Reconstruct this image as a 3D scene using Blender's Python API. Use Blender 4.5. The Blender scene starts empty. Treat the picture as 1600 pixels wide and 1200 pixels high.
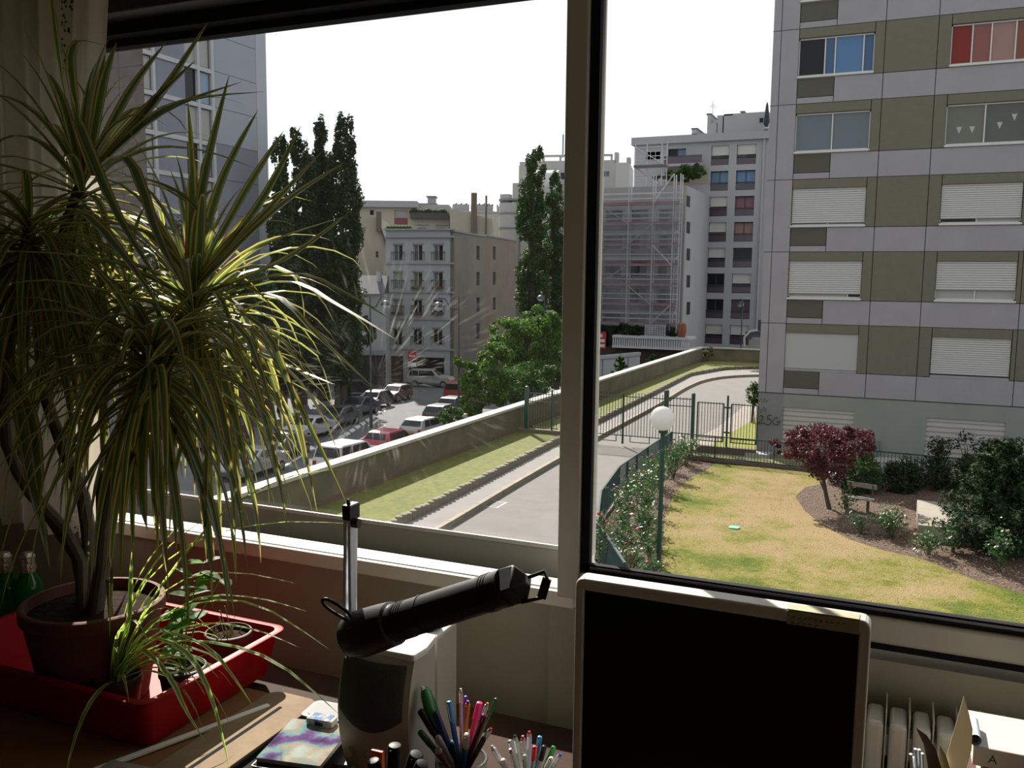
import bpy, math, random
import numpy as np
from mathutils import Vector, Matrix, noise as mnoise
random.seed(7)
rnd = random.uniform
S = bpy.context.scene
COL = S.collection
pi = math.pi

# ---------------------------------------------------------------- camera
FPX, YAW, PITCH, ROLL = 1389.5, .40953, .11635, .010584
FW = Vector((-math.sin(YAW)*math.cos(PITCH), math.cos(YAW)*math.cos(PITCH), -math.sin(PITCH)))
_r = Vector((math.cos(YAW), math.sin(YAW), 0)); _u = _r.cross(FW)
RT = math.cos(ROLL)*_r + math.sin(ROLL)*_u
UP = -math.sin(ROLL)*_r + math.cos(ROLL)*_u
cam = bpy.data.cameras.new('camera'); cam.sensor_width = 36; cam.lens = FPX/1600*36
cam.clip_start = .02; cam.clip_end = 2000
camo = bpy.data.objects.new('camera', cam); COL.objects.link(camo)
camo.matrix_world = Matrix(((RT.x, UP.x, -FW.x, 0), (RT.y, UP.y, -FW.y, 0), (RT.z, UP.z, -FW.z, 0), (0, 0, 0, 1)))
S.camera = camo

# ---------------------------------------------------------------- sky, sun, exposure
S.view_settings.view_transform = 'Standard'; S.view_settings.look = 'None'
S.view_settings.gamma = 1; S.view_settings.exposure = 0; S.view_settings.use_curve_mapping = False
wd = bpy.data.worlds.new('sky'); S.world = wd; wd.use_nodes = True
bg = wd.node_tree.nodes['Background']
bg.inputs[0].default_value = (.93, .965, 1, 1); bg.inputs[1].default_value = 1.15
sun = bpy.data.lights.new('sun', 'SUN'); sun.energy = 11.0; sun.angle = math.radians(.55); sun.color = (1, .93, .82)
suno = bpy.data.objects.new('sun', sun); COL.objects.link(suno)
SUNV = Vector((-.82, 1.0, 1.0)).normalized()          # towards the sun
suno.rotation_euler = (-SUNV).to_track_quat('-Z', 'Y').to_euler()
suno.location = (-20, 20, 40)

# ---------------------------------------------------------------- pixel -> point on a plane of the place
def d(x, y): return FW + RT*((x-800)/FPX) - UP*((y-600)/FPX)
def aX(x, y, X): v = d(x, y); return v*(X/v.x)
def aY(x, y, Y): v = d(x, y); return v*(Y/v.y)
def aZ(x, y, Z): v = d(x, y); return v*(Z/v.z)
def at(x, y, t): return d(x, y)*t
G = -6.85                                               # garden level below the eye
def street(Y): return -9.4-.02*Y
def gS(x, y): v = d(x, y); return v*(-9.4/(v.z+.02*v.y))

# ---------------------------------------------------------------- materials
_m = {}
ALB = 1.0                                               # overall reflectance of a family of materials
def mat(name, col, rough=.7, metal=0, vary=None, bump=None, spec=.5, trans=0, coat=0, transl=0, space='Object'):
    """vary=(scale, colour2[, contrast]); bump=(scale, strength); transl = share of light let through"""
    if name in _m: return _m[name]
    m = bpy.data.materials.new(name); m.use_nodes = True; _m[name] = m
    col = [c*ALB for c in col]
    if vary: vary = (vary[0], [c*ALB for c in vary[1]], *vary[2:])
    nt = m.node_tree; N = nt.nodes; L = nt.links; b = N['Principled BSDF']
    b.inputs['Base Color'].default_value = (*col, 1); b.inputs['Roughness'].default_value = rough
    b.inputs['Metallic'].default_value = metal; b.inputs['Specular IOR Level'].default_value = spec
    b.inputs['Transmission Weight'].default_value = trans; b.inputs['Coat Weight'].default_value = coat
    tc = None; colout = None
    if vary or bump: tc = N.new('ShaderNodeTexCoord')
    if vary:
        n = N.new('ShaderNodeTexNoise'); n.inputs['Scale'].default_value = vary[0]; n.inputs['Detail'].default_value = 6
        n.inputs['Roughness'].default_value = .65
        L.new(tc.outputs[space], n.inputs['Vector'])
        r = N.new('ShaderNodeValToRGB'); c = vary[2] if len(vary) > 2 else .5
        r.color_ramp.elements[0].position = .5-.25*(1.1-c); r.color_ramp.elements[1].position = .5+.25*(1.1-c)
        r.color_ramp.elements[0].color = (*col, 1); r.color_ramp.elements[1].color = (*vary[1], 1)
        L.new(n.outputs['Fac'], r.inputs['Fac']); L.new(r.outputs['Color'], b.inputs['Base Color']); colout = r.outputs['Color']
    if bump:
        n = N.new('ShaderNodeTexNoise'); n.inputs['Scale'].default_value = bump[0]; n.inputs['Detail'].default_value = 5
        L.new(tc.outputs[space], n.inputs['Vector'])
        k = N.new('ShaderNodeBump'); k.inputs['Strength'].default_value = bump[1]; k.inputs['Distance'].default_value = .01 if len(bump) < 3 else bump[2]
        L.new(n.outputs['Fac'], k.inputs['Height']); L.new(k.outputs['Normal'], b.inputs['Normal'])
    if transl:
        t = N.new('ShaderNodeBsdfTranslucent'); x = N.new('ShaderNodeMixShader'); x.inputs[0].default_value = transl
        t.inputs['Color'].default_value = (*[min(1, v*1.9) for v in col], 1)
        if colout:
            g = N.new('ShaderNodeVectorMath'); g.operation = 'SCALE'; g.inputs['Scale'].default_value = 1.9
            L.new(colout, g.inputs[0]); L.new(g.outputs[0], t.inputs['Color'])
        L.new(b.outputs[0], x.inputs[1]); L.new(t.outputs[0], x.inputs[2]); L.new(x.outputs[0], N['Material Output'].inputs[0])
    return m

def pane_mat(name, tint=(1, 1, 1), gloss=.07, dirt=None):
    """thin window glass: lets light straight through, mirrors a little"""
    if name in _m: return _m[name]
    m = bpy.data.materials.new(name); m.use_nodes = True; _m[name] = m
    nt = m.node_tree; N = nt.nodes; L = nt.links; N.remove(N['Principled BSDF'])
    t = N.new('ShaderNodeBsdfTransparent'); t.inputs[0].default_value = (*tint, 1)
    g = N.new('ShaderNodeBsdfGlossy'); g.inputs['Roughness'].default_value = .02
    ge = N.new('ShaderNodeNewGeometry'); dt = N.new('ShaderNodeVectorMath'); dt.operation = 'DOT_PRODUCT'; L.new(ge.outputs['Normal'], dt.inputs[0]); L.new(ge.outputs['Incoming'], dt.inputs[1])
    ab = N.new('ShaderNodeMath'); ab.operation = 'ABSOLUTE'; L.new(dt.outputs['Value'], ab.inputs[0])
    om = N.new('ShaderNodeMath'); om.operation = 'SUBTRACT'; om.inputs[0].default_value = 1; L.new(ab.outputs[0], om.inputs[1])
    pw = N.new('ShaderNodeMath'); pw.operation = 'POWER'; pw.inputs[1].default_value = 5; L.new(om.outputs[0], pw.inputs[0])
    f = N.new('ShaderNodeMath'); f.operation = 'MULTIPLY_ADD'; f.inputs[1].default_value = .9; f.inputs[2].default_value = .012; L.new(pw.outputs[0], f.inputs[0])
    x = N.new('ShaderNodeMixShader'); L.new(f.outputs[0], x.inputs[0])
    L.new(t.outputs[0], x.inputs[1]); L.new(g.outputs[0], x.inputs[2]); out = x
    if dirt:
        (cx, cz, rad, amt) = dirt
        tc = N.new('ShaderNodeTexCoord'); sp = N.new('ShaderNodeSeparateXYZ'); L.new(tc.outputs['Object'], sp.inputs[0])
        def mth(op, a, b=None):
            q = N.new('ShaderNodeMath'); q.operation = op
            for i, v in enumerate((a, b)):
                if v is None: continue
                if isinstance(v, (int, float)): q.inputs[i].default_value = v
                else: L.new(v, q.inputs[i])
            return q.outputs[0]
        dx = mth('SUBTRACT', sp.outputs[0], cx); dz = mth('SUBTRACT', sp.outputs[2], cz)
        ang = mth('ARCTAN2', dz, dx); rr = mth('SQRT', mth('ADD', mth('MULTIPLY', dx, dx), mth('MULTIPLY', dz, dz)))
        cb = N.new('ShaderNodeCombineXYZ'); L.new(mth('MULTIPLY', ang, 11), cb.inputs[0]); L.new(mth('MULTIPLY', rr, 5), cb.inputs[1])
        n1 = N.new('ShaderNodeTexNoise'); n1.inputs['Scale'].default_value = 2.6; n1.inputs['Detail'].default_value = 6; L.new(cb.outputs[0], n1.inputs['Vector'])
        n2 = N.new('ShaderNodeTexNoise'); n2.inputs['Scale'].default_value = 5; n2.inputs['Detail'].default_value = 2; L.new(tc.outputs['Object'], n2.inputs['Vector'])
        s1 = mth('MAXIMUM', mth('MULTIPLY', mth('SUBTRACT', n1.outputs['Fac'], .55), 5), 0)
        s2 = mth('MAXIMUM', mth('SUBTRACT', 1, mth('DIVIDE', rr, rad)), 0)
        s3 = mth('MAXIMUM', mth('MULTIPLY', mth('SUBTRACT', n2.outputs['Fac'], .38), 3), 0)
        fac = mth('MINIMUM', mth('ADD', mth('MULTIPLY', mth('MULTIPLY', mth('MULTIPLY', s1, s2), s3), amt), .0015), .2)
        tr = N.new('ShaderNodeBsdfTranslucent'); tr.inputs[0].default_value = (.9, .88, .8, 1)
        y = N.new('ShaderNodeMixShader'); L.new(fac, y.inputs[0]); L.new(x.outputs[0], y.inputs[1]); L.new(tr.outputs[0], y.inputs[2]); out = y
    L.new(out.outputs[0], N['Material Output'].inputs[0])
    return m

# ---------------------------------------------------------------- geometry
class B:
    """collects faces in world coordinates; o() links them as ONE mesh object"""
    def __init__(s): s.v = []; s.f = []; s.uv = None; s.sm = False
    def add(s, vs, fs):
        n = len(s.v); s.v.extend(Vector(q) for q in vs); s.f.extend(tuple(i+n for i in q) for q in fs); return s
    def box(s, x0, x1, y0, y1, z0, z1):
        return s.add([(x0, y0, z0), (x1, y0, z0), (x1, y1, z0), (x0, y1, z0), (x0, y0, z1), (x1, y0, z1), (x1, y1, z1), (x0, y1, z1)],
                     [(0, 3, 2, 1), (4, 5, 6, 7), (0, 1, 5, 4), (1, 2, 6, 5), (2, 3, 7, 6), (3, 0, 4, 7)])
    def obox(s, c, ax, ay, az, hx, hy, hz):
        c = Vector(c); ax, ay, az = [Vector(q).normalized() for q in (ax, ay, az)]; vs = []
        for k in (-1, 1):
            for (i, j) in ((-1, -1), (1, -1), (1, 1), (-1, 1)): vs.append(c+ax*hx*i+ay*hy*j+az*hz*k)
        return s.add(vs, [(0, 3, 2, 1), (4, 5, 6, 7), (0, 1, 5, 4), (1, 2, 6, 5), (2, 3, 7, 6), (3, 0, 4, 7)])
    def bar(s, p, q, w, h=None, up=(0, 0, 1)):
        p, q = Vector(p), Vector(q); h = h or w; a = (q-p).normalized(); u = Vector(up)
        if abs(a.dot(u)) > .99: u = Vector((0, 1, 0))
        r = a.cross(u).normalized(); u = r.cross(a)
        return s.obox((p+q)/2, a, r, u, (q-p).length/2, w/2, h/2)
    def tube(s, pts, rs, n=8, cap=True, flat=1):
        pts = [Vector(q) for q in pts]; rs = rs if isinstance(rs, (list, tuple)) else [rs]*len(pts)
        vs = []; fs = []; r = None
        for i, q in enumerate(pts):
            t = (pts[min(i+1, len(pts)-1)]-pts[max(i-1, 0)]).normalized()
            if r is None:
                r = t.cross(Vector((0, 0, 1)))
                if r.length < .05: r = t.cross(Vector((0, 1, 0)))
            else: r = r-t*r.dot(t)
            r = r.normalized(); u = t.cross(r)
            for k in range(n):
                a = 2*pi*k/n; vs.append(q+(r*math.cos(a)+u*math.sin(a)*flat)*rs[i])
        for i in range(len(pts)-1):
            for k in range(n): fs.append((i*n+k, i*n+(k+1) % n, (i+1)*n+(k+1) % n, (i+1)*n+k))
        if cap: fs.append(tuple(range(n))[::-1]); fs.append(tuple((len(pts)-1)*n+k for k in range(n)))
        s.sm = True
        return s.add(vs, fs)
    def lathe(s, prof, c=(0, 0, 0), n=24, closed=True):
        vs = []; fs = []; m = len(prof); c = Vector(c)
        for (r, z) in prof:
            for k in range(n):
                a = 2*pi*k/n; vs.append(c+Vector((r*math.cos(a), r*math.sin(a), z)))
        for i in range(m-1):
            for k in range(n): fs.append((i*n+k, i*n+(k+1) % n, (i+1)*n+(k+1) % n, (i+1)*n+k))
        if closed: fs.append(tuple(range(n))[::-1]); fs.append(tuple((m-1)*n+k for k in range(n)))
        s.sm = True
        return s.add(vs, fs)
    def ball(s, c, r, n=12, m=8, sc=(1, 1, 1)):
        prof = [(max(r*math.sin(pi*i/m), 1e-4), -r*math.cos(pi*i/m)) for i in range(m+1)]
        k = len(s.v); s.lathe(prof, (0, 0, 0), n, False); c = Vector(c)
        for i in range(k, len(s.v)): q = s.v[i]; s.v[i] = c+Vector((q.x*sc[0], q.y*sc[1], q.z*sc[2]))
        return s
    def prism(s, poly, z0, z1):
        """poly of (x, y) counter-clockwise, extruded in z"""
        n = len(poly)
        return s.add([(x, y, z0) for x, y in poly]+[(x, y, z1) for x, y in poly],
                     [tuple(range(n))[::-1], tuple(range(n, 2*n))]+[(i, (i+1) % n, (i+1) % n+n, i+n) for i in range(n)])
    def ext(s, pts, vec):
        """planar polygon of 3d points, extruded by vec"""
        n = len(pts); vec = Vector(vec); pts = [Vector(p) for p in pts]
        return s.add(pts+[p+vec for p in pts], [tuple(range(n))[::-1], tuple(range(n, 2*n))]+[(i, (i+1) % n, (i+1) % n+n, i+n) for i in range(n)])
    def wallalong(s, line, w, z0, z1):
        """a low wall of width w to the left of a polyline of (x, y)"""
        P = [Vector((x, y)) for x, y in line]; n = len(P); Q = []
        for i in range(n):
            t = (P[min(i+1, n-1)]-P[max(i-1, 0)]).normalized(); Q.append(P[i]+Vector((-t.y, t.x))*w)
        f0 = z0 if callable(z0) else (lambda i: z0); f1 = z1 if callable(z1) else (lambda i: z1)
        vs = []
        for i in range(n): vs += [(*P[i], f0(i)), (*P[i], f1(i)), (*Q[i], f1(i)), (*Q[i], f0(i))]
        fs = []
        for i in range(n-1):
            a, b = i*4, i*4+4
            fs += [(a, b, b+1, a+1), (a+1, b+1, b+2, a+2), (a+2, b+2, b+3, a+3), (a+3, b+3, b, a)]
        fs += [(0, 1, 2, 3), (n*4-1, n*4-2, n*4-3, n*4-4)]
        return s.add(vs, fs)
    def o(s, name, m, parent=None, bevel=0, seg=2, fix=True, **k):
        me = bpy.data.meshes.new(name)
        if parent is not None: org = ORG[parent]
        else:
            lo = [min(q[i] for q in s.v) for i in range(3)]; hi = [max(q[i] for q in s.v) for i in range(3)]
            org = Vector(((lo[0]+hi[0])/2, (lo[1]+hi[1])/2, lo[2]))
        me.from_pydata([tuple(q-org) for q in s.v], [], s.f); me.update()
        if fix:
            import bmesh
            bm = bmesh.new(); bm.from_mesh(me); bmesh.ops.recalc_face_normals(bm, faces=bm.faces); bm.to_mesh(me); bm.free()
        if s.sm:
            me.shade_smooth()
            if hasattr(me, 'set_sharp_from_angle'): me.set_sharp_from_angle(angle=math.radians(38))
        me.materials.append(m)
        ob = bpy.data.objects.new(name, me); COL.objects.link(ob)
        if bevel:
            md = ob.modifiers.new('bevel', 'BEVEL'); md.width = bevel; md.segments = seg; md.limit_method = 'ANGLE'; md.angle_limit = math.radians(40)
        if parent is not None: ob.parent = parent
        else: ob.location = org
        ORG[ob] = org
        for a, b in k.items(): ob[a] = b
        return ob
ORG = {}
def thing(name, label, cat, loc=(0, 0, 0), group=None):
    o = bpy.data.objects.new(name, None); COL.objects.link(o); o.location = loc; ORG[o] = Vector(loc)
    o.empty_display_size = .05
    o['label'] = label; o['category'] = cat
    if group: o['group'] = group
    return o
def tag(o, label, cat, group=None):
    o['label'] = label; o['category'] = cat
    if group: o['group'] = group
    return o
def struct(o, parent=None): o['kind'] = 'structure'; return o
def dup(root, loc=None, rot=None, label=None):
    def rec(o, par):
        c = o.copy(); COL.objects.link(c)
        if par is not None: c.parent = par; c.matrix_parent_inverse = o.matrix_parent_inverse.copy()
        for ch in o.children: rec(ch, c)
        return c
    c = rec(root, None)
    if loc is not None: c.location = loc
    if rot is not None: c.rotation_euler = rot
    if label: c['label'] = label
    return c

def leafmesh(name, P, Nn, size, m, parent, aspect=1.0, col=None, fold=False, **k):
    """many small leaves (one quad each) from arrays of places and directions; one object"""
    n = len(P); rng = np.random.default_rng(n)
    a = Nn/np.linalg.norm(Nn, axis=1)[:, None]
    t = rng.normal(size=(n, 3)); t -= (t*a).sum(1)[:, None]*a; t /= np.linalg.norm(t, axis=1)[:, None]
    b = np.cross(a, t); s = (size*rng.uniform(.6, 1.3, n))[:, None]
    org = np.array(ORG[parent])
    V = np.stack([P-t*s*.5, P-b*s*.32*aspect+a*s*.06, P+t*s*.5, P+b*s*.32*aspect+a*s*.06], 1).reshape(-1, 3)-org
    me = bpy.data.meshes.new(name)
    me.vertices.add(4*n); me.vertices.foreach_set('co', V.astype(np.float32).ravel())
    me.loops.add(4*n); me.loops.foreach_set('vertex_index', np.arange(4*n, dtype=np.int32))
    me.polygons.add(n); me.polygons.foreach_set('loop_start', np.arange(0, 4*n, 4, dtype=np.int32))
    me.update(calc_edges=True); me.validate()
    me.materials.append(m); ob = bpy.data.objects.new(name, me); COL.objects.link(ob); ob.parent = parent; ORG[ob] = Vector(org)
    ob['kind'] = 'stuff'
    return ob
# ================================================================ THE ROOM
YW = 1.75
alu = mat('satin_aluminium', (.52, .50, .44), .45, .1, vary=(1.5, (.47, .45, .40), .2), bump=(60, .03))
alud = mat('dark_aluminium', (.36, .35, .32), .5, .1)  # darker grey, for the bottom rail
whitem = mat('white_lacquer', (.8, .79, .74), .35)
rubber = mat('black_rubber', (.012, .012, .016), .8, spec=.12)
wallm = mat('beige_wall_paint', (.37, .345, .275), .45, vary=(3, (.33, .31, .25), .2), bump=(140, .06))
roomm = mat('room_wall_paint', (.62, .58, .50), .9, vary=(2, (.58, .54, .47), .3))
XL, XR, YB, ZF, ZC = -2.35, 2.6, -3.2, -1.62, .98
zt, zb = .625, -.585                                    # window opening
struct(B().box(XL-.2, XR+.2, YB-.2, YW+.25, ZF-.25, ZF).o('floor', mat('parquet', (.30, .19, .10), .5, vary=(6, (.22, .13, .07)))))
struct(B().box(XL-.2, XR+.2, YB-.2, YW+.25, ZC, ZC+.25).o('ceiling', mat('ceiling_paint', (.75, .73, .68), .9)))
struct(B().box(XL-.2, XL, YB, YW+.25, ZF, ZC).o('wall_left', mat('bounce_cut_wall', (.16, .135, .10), .9, vary=(2, (.13, .11, .085), .3))))  # left wall coloured darker to cut bounce light on that side
struct(B().box(XR, XR+.2, YB, YW+.25, ZF, ZC).o('wall_right', roomm))
struct(B().box(XL, XR, YB-.2, YB, ZF, ZC).o('wall_back', roomm))
# window wall: parapet below, header above, pier left
z1 = aY(750, 903, YW).z                                 # top of the white sill edge
z0 = aY(750, 915, YW).z
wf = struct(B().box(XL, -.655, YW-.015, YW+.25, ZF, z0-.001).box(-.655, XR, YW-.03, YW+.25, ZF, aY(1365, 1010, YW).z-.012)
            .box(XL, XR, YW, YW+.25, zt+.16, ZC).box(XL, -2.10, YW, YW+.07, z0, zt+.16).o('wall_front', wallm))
# roller shutter casing / dark header over the whole opening
hd = struct(B().box(-2.1, XR, YW-.05, YW+.2, zt+.02, zt+.17).o('trim_1', mat('dark_header_paint', (.030, .028, .022), .5), bevel=.004))
struct(B().box(-2.1, XR, YW+.01, YW+.1, zt-.012, zt+.02).o('trim_2', rubber))
# ---- left sliding window
w1 = bpy.data.objects.new('window_1', None); COL.objects.link(w1); w1.location = (-1.2, YW, zb); ORG[w1] = Vector(w1.location); w1['kind'] = 'structure'
xm0, xm1 = aY(870, 850, YW).x, aY(905, 850, YW).x
zr0 = aY(750, 886, YW+.05).z; zr1 = aY(750, 842, YW+.05).z
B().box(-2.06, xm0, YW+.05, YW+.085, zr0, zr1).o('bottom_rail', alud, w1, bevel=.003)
B().box(-2.06, xm0, YW+.048, YW+.052, zr1, zr1+.009).o('glazing_bead', mat('highlight_bead', (.6, .6, .6), .5, 0), w1)  # white colour draws the highlight line above the rail
B().box(-2.11, -2.08, YW, YW+.085, z0, zt).o('jamb', rubber, w1)
B().box(-2.06, xm0, YW-.0135, YW+.049, z0-.02, z0+.004).o('track', rubber, w1)
B().box(-2.06, xm0, YW+.05, YW+.085, zt-.03, zt).o('top_rail', rubber, w1)
g1c = aY(590, 590, YW+.07)
g = B().box(-2.06, xm0, YW+.066, YW+.07, zr1-.005, zt-.01).o('pane', pane_mat('window_glass_dirty', dirt=(0, 0, 1, 1)), w1)
# dirt centre expressed in the pane's own space
_m.pop('window_glass_dirty'); lc = g1c-ORG[g]
g.data.materials[0] = pane_mat('window_glass_smeared', dirt=(lc.x, lc.z, .36, .28))
# white sill edge in front of the track
sl = struct(B().box(-2.28, aY(897, 935, YW-.03).x, YW-.035, YW-.0145, z0-.006, aY(750, 905, YW-.035).z).o('trim_3', whitem, bevel=.003))
# ---- mullion and right fixed window
w2 = bpy.data.objects.new('window_2', None); COL.objects.link(w2); w2.location = (.6, YW, zb); ORG[w2] = Vector(w2.location); w2['kind'] = 'structure'
yf = YW-.04
xa = aY(872, 800, yf).x; xb = aY(905, 800, yf).x; xc = aY(914, 850, yf).x
B().box(xa, xb, yf, yf+.03, aY(890, 935, yf).z, zt).o('mullion', alu, w2, bevel=.004, seg=3)
zg = aY(1250, 924, yf+.02).z; zfb = aY(1365, 1006, yf).z
B().box(xb, 2.5, yf+.004, yf+.03, zfb, zg-.022).box(xa+.005, 2.5, yf+.03, YW+.1, zfb, zg-.05).o('bottom_frame', alu, w2, bevel=.006, seg=3)
B().box(xb-.001, xb+.020, yf+.012, yf+.03, zg-.026, zt).box(xb, 2.5, yf+.012, yf+.028, zg-.024, zg-.004).box(xb, 2.5, yf+.012, yf+.03, zt-.02, zt).o('gasket', rubber, w2)
B().box(xb+.023, 2.5, yf+.008, yf+.012, zg-.012, zg-.0075).o('gasket_lip', mat('grey_gasket_lip', (.09, .09, .12), .3), w2)
xj0, xj1 = aY(927, 420, YW+.12).x, aY(938, 420, YW+.12).x
B().box(xj0, xj1, YW+.12, YW+.13, zg-.03, zt).o('outer_jamb', mat('pale_jamb', (.5, .5, .47), .5), w2)
B().box(xb+.015, 2.5, yf+.018, yf+.022, zg-.01, zt-.01).o('pane', pane_mat('window_glass'), w2)
B().box(2.5, 2.6, yf, YW+.09, zfb, zt).o('right_jamb', alu, w2)
# groove under the frame: black strip stands for its shadow line
struct(B().box(xb, XR, YW-.022, YW+.02, zfb-.016, zfb).o('trim_4', rubber))

# ================================================================ CURTAIN
lace = bpy.data.materials.new('lace_cotton'); lace.use_nodes = True
nt = lace.node_tree; N = nt.nodes; L = nt.links; bs = N['Principled BSDF']
bs.inputs['Base Color'].default_value = (.68, .64, .54, 1); bs.inputs['Roughness'].default_value = .95
tl = N.new('ShaderNodeBsdfTranslucent'); tl.inputs[0].default_value = (.42, .38, .31, 1)
mx = N.new('ShaderNodeMixShader'); mx.inputs[0].default_value = .45; L.new(bs.outputs[0], mx.inputs[1]); L.new(tl.outputs[0], mx.inputs[2])
uvn = N.new('ShaderNodeUVMap'); uvn.uv_map = 'uv'
vo = N.new('ShaderNodeTexVoronoi'); vo.inputs['Scale'].default_value = 150; L.new(uvn.outputs[0], vo.inputs['Vector'])
sx = N.new('ShaderNodeSeparateXYZ'); L.new(uvn.outputs[0], sx.inputs[0])
def mm(op, a, b, c=None):
    q = N.new('ShaderNodeMath'); q.operation = op
    for i, v in enumerate((a, b, c)):
        if v is None: continue
        if isinstance(v, (int, float)): q.inputs[i].default_value = v
        else: L.new(v, q.inputs[i])
    return q.outputs[0]
band = mm('LESS_THAN', mm('ABSOLUTE', mm('SUBTRACT', sx.outputs[0], .80), 0), .028)
rows = mm('LESS_THAN', mm('FRACT', mm('MULTIPLY', sx.outputs[1], 3.6), 0), .62)
hole = mm('LESS_THAN', vo.outputs['Distance'], .38)
fac = mm('MULTIPLY', mm('MULTIPLY', band, rows), hole)
tp = N.new('ShaderNodeBsdfTransparent'); m2 = N.new('ShaderNodeMixShader'); L.new(fac, m2.inputs[0]); L.new(mx.outputs[0], m2.inputs[1]); L.new(tp.outputs[0], m2.inputs[2])
L.new(m2.outputs[0], N['Material Output'].inputs[0])
nz = N.new('ShaderNodeTexNoise'); nz.inputs['Scale'].default_value = 160; bp = N.new('ShaderNodeBump'); bp.inputs['Strength'].default_value = .25; bp.inputs['Distance'].default_value = .002
L.new(nz.outputs['Fac'], bp.inputs['Height']); L.new(bp.outputs[0], bs.inputs['Normal'])
def curtain():
    nx, nz_ = 120, 30; vs = []; uv = []
    for j in range(nz_+1):
        v = j/nz_; z = .72-v*(.72+.655)
        for i in range(nx+1):
            u = i/nx; x = -2.30+u*(.575-.02*math.sin(v*3)-.06*v)
            y = 1.58+.022*math.sin(u*33+.5*math.sin(v*2.3))*(1-.45*u)+.012*math.sin(u*71+v)+.01*math.sin(v*5+u*9)
            vs.append((x, y, z)); uv.append((u, v))
    fs = [(j*(nx+1)+i, j*(nx+1)+i+1, (j+1)*(nx+1)+i+1, (j+1)*(nx+1)+i) for j in range(nz_) for i in range(nx)]
    b = B().add(vs, fs); b.sm = True
    o = b.o('lace_curtain', lace); ul = o.data.uv_layers.new(name='uv')
    for l in o.data.loops: ul.data[l.index].uv = uv[l.vertex_index]
    return o
ct = tag(curtain(), 'beige lace curtain with an openwork band hanging left of the window', 'curtain')
rod = tag(B().tube([(-2.33, 1.58, .73), (2.4, 1.58, .73)], .011, 10).o('curtain_rod', mat('dark_rod', (.03, .025, .02), .4)), 'dark curtain rod along the top of the window', 'curtain rod')

# ================================================================ DESK
D = -.88
oak = mat('dark_desk_wood', (.05, .022, .012), .75, spec=.12, vary=(9, (.03, .014, .008), .5), bump=(30, .05))
t = thing('desk', 'dark brown wooden desk under the window', 'desk', (-.4, .9, ZF))
B().box(-2.25, 1.4, .55, 1.58, D-.03, D).o('desktop', oak, t, bevel=.004)
for x in (-2.1, 1.3):
    for y in (.65, 1.5): B().box(x-.03, x+.03, y-.03, y+.03, ZF, D-.03).o('leg', oak, t)
# pale wooden board with round corners
def rrect(x0, x1, y0, y1, r, n=6):
    P = []
    for cx, cy, a0 in ((x1-r, y0+r, -90), (x1-r, y1-r, 0), (x0+r, y1-r, 90), (x0+r, y0+r, 180)):
        for k in range(n+1): a = math.radians(a0+90*k/n); P.append((cx+r*math.cos(a), cy+r*math.sin(a)))
    return P
def rotpoly(P, c, a): return [(c[0]+x*math.cos(a)-y*math.sin(a), c[1]+x*math.sin(a)+y*math.cos(a)) for x, y in P]
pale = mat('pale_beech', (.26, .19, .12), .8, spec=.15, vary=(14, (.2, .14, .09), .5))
q0 = aZ(180, 1195, D+.016); q1 = aZ(420, 1105, D+.016)
br = thing('wooden_board', 'pale wooden board with rounded corner under the red tray', 'board', (-1.5, 1.2, D+.001))
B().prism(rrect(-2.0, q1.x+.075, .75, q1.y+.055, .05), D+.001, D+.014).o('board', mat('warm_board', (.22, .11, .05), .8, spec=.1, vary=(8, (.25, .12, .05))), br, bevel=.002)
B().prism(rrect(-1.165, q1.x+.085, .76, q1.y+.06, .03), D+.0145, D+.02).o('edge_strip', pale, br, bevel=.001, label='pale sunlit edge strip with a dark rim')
dv = (q1-q0).normalized()
B().bar(q0+Vector((0, 0, .004))-dv*.1, q1+Vector((0, 0, .004)), .012, .006).o('white_strip', whitem, br, bevel=.001)
# black slate-like tray beside it
bk = mat('black_plastic', (.012, .012, .014), .5, bump=(90, .03), spec=.25)
bkm = mat('matt_black_plastic', (.012, .012, .014), .8, spec=.1)
bt = thing('black_desk_tray', 'flat black plastic desk tray between board and booklet', 'tray', (-1.05, 1.2, D+.0005))
c = aZ(330, 1199, D+.01); c2 = aZ(470, 1120, D+.01)
B().prism(rrect(-1.125, -.93, .75, 1.44, .03), D+.0005, D+.008).o('plate', bkm, bt, bevel=.002)
B().tube([(-1.105, .8, D+.014), (-1.10, 1.38, D+.014)], .008, 8).o('rim', bkm, bt)
B().prism(rrect(-1.075, -1.045, 1.0, 1.38, .01), D+.0085, D+.011).o('divider', mat('silver_strip', (.14, .14, .15), .6, .2, spec=.2), bt)
# booklet with colourful cover
bc = aZ(478, 1160, D+.045)
pr = bpy.data.materials.new('printed_cover'); pr.use_nodes = True; nt = pr.node_tree; N = nt.nodes; L = nt.links
tc = N.new('ShaderNodeTexCoord'); n = N.new('ShaderNodeTexNoise'); n.inputs['Scale'].default_value = 14; n.inputs['Detail'].default_value = 4
L.new(tc.outputs['Object'], n.inputs['Vector']); cr = N.new('ShaderNodeValToRGB'); E_ = cr.color_ramp.elements
E_[0].position = .35; E_[0].color = (.05, .02, .12, 1); E_[1].position = .66; E_[1].color = (.75, .9, .85, 1)
for ps, cc in ((.44, (.25, .12, .4, 1)), (.5, (.3, .6, .62, 1)), (.56, (.7, .55, .4, 1))): e = E_.new(ps); e.color = cc
for e in E_: e.color = (e.color[0]*.36, e.color[1]*.36, e.color[2]*.36, 1)
L.new(n.outputs['Fac'], cr.inputs[0]); L.new(cr.outputs[0], N['Principled BSDF'].inputs['Base Color']); N['Principled BSDF'].inputs['Roughness'].default_value = .85; N['Principled BSDF'].inputs['Specular IOR Level'].default_value = .1
th = .05
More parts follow.
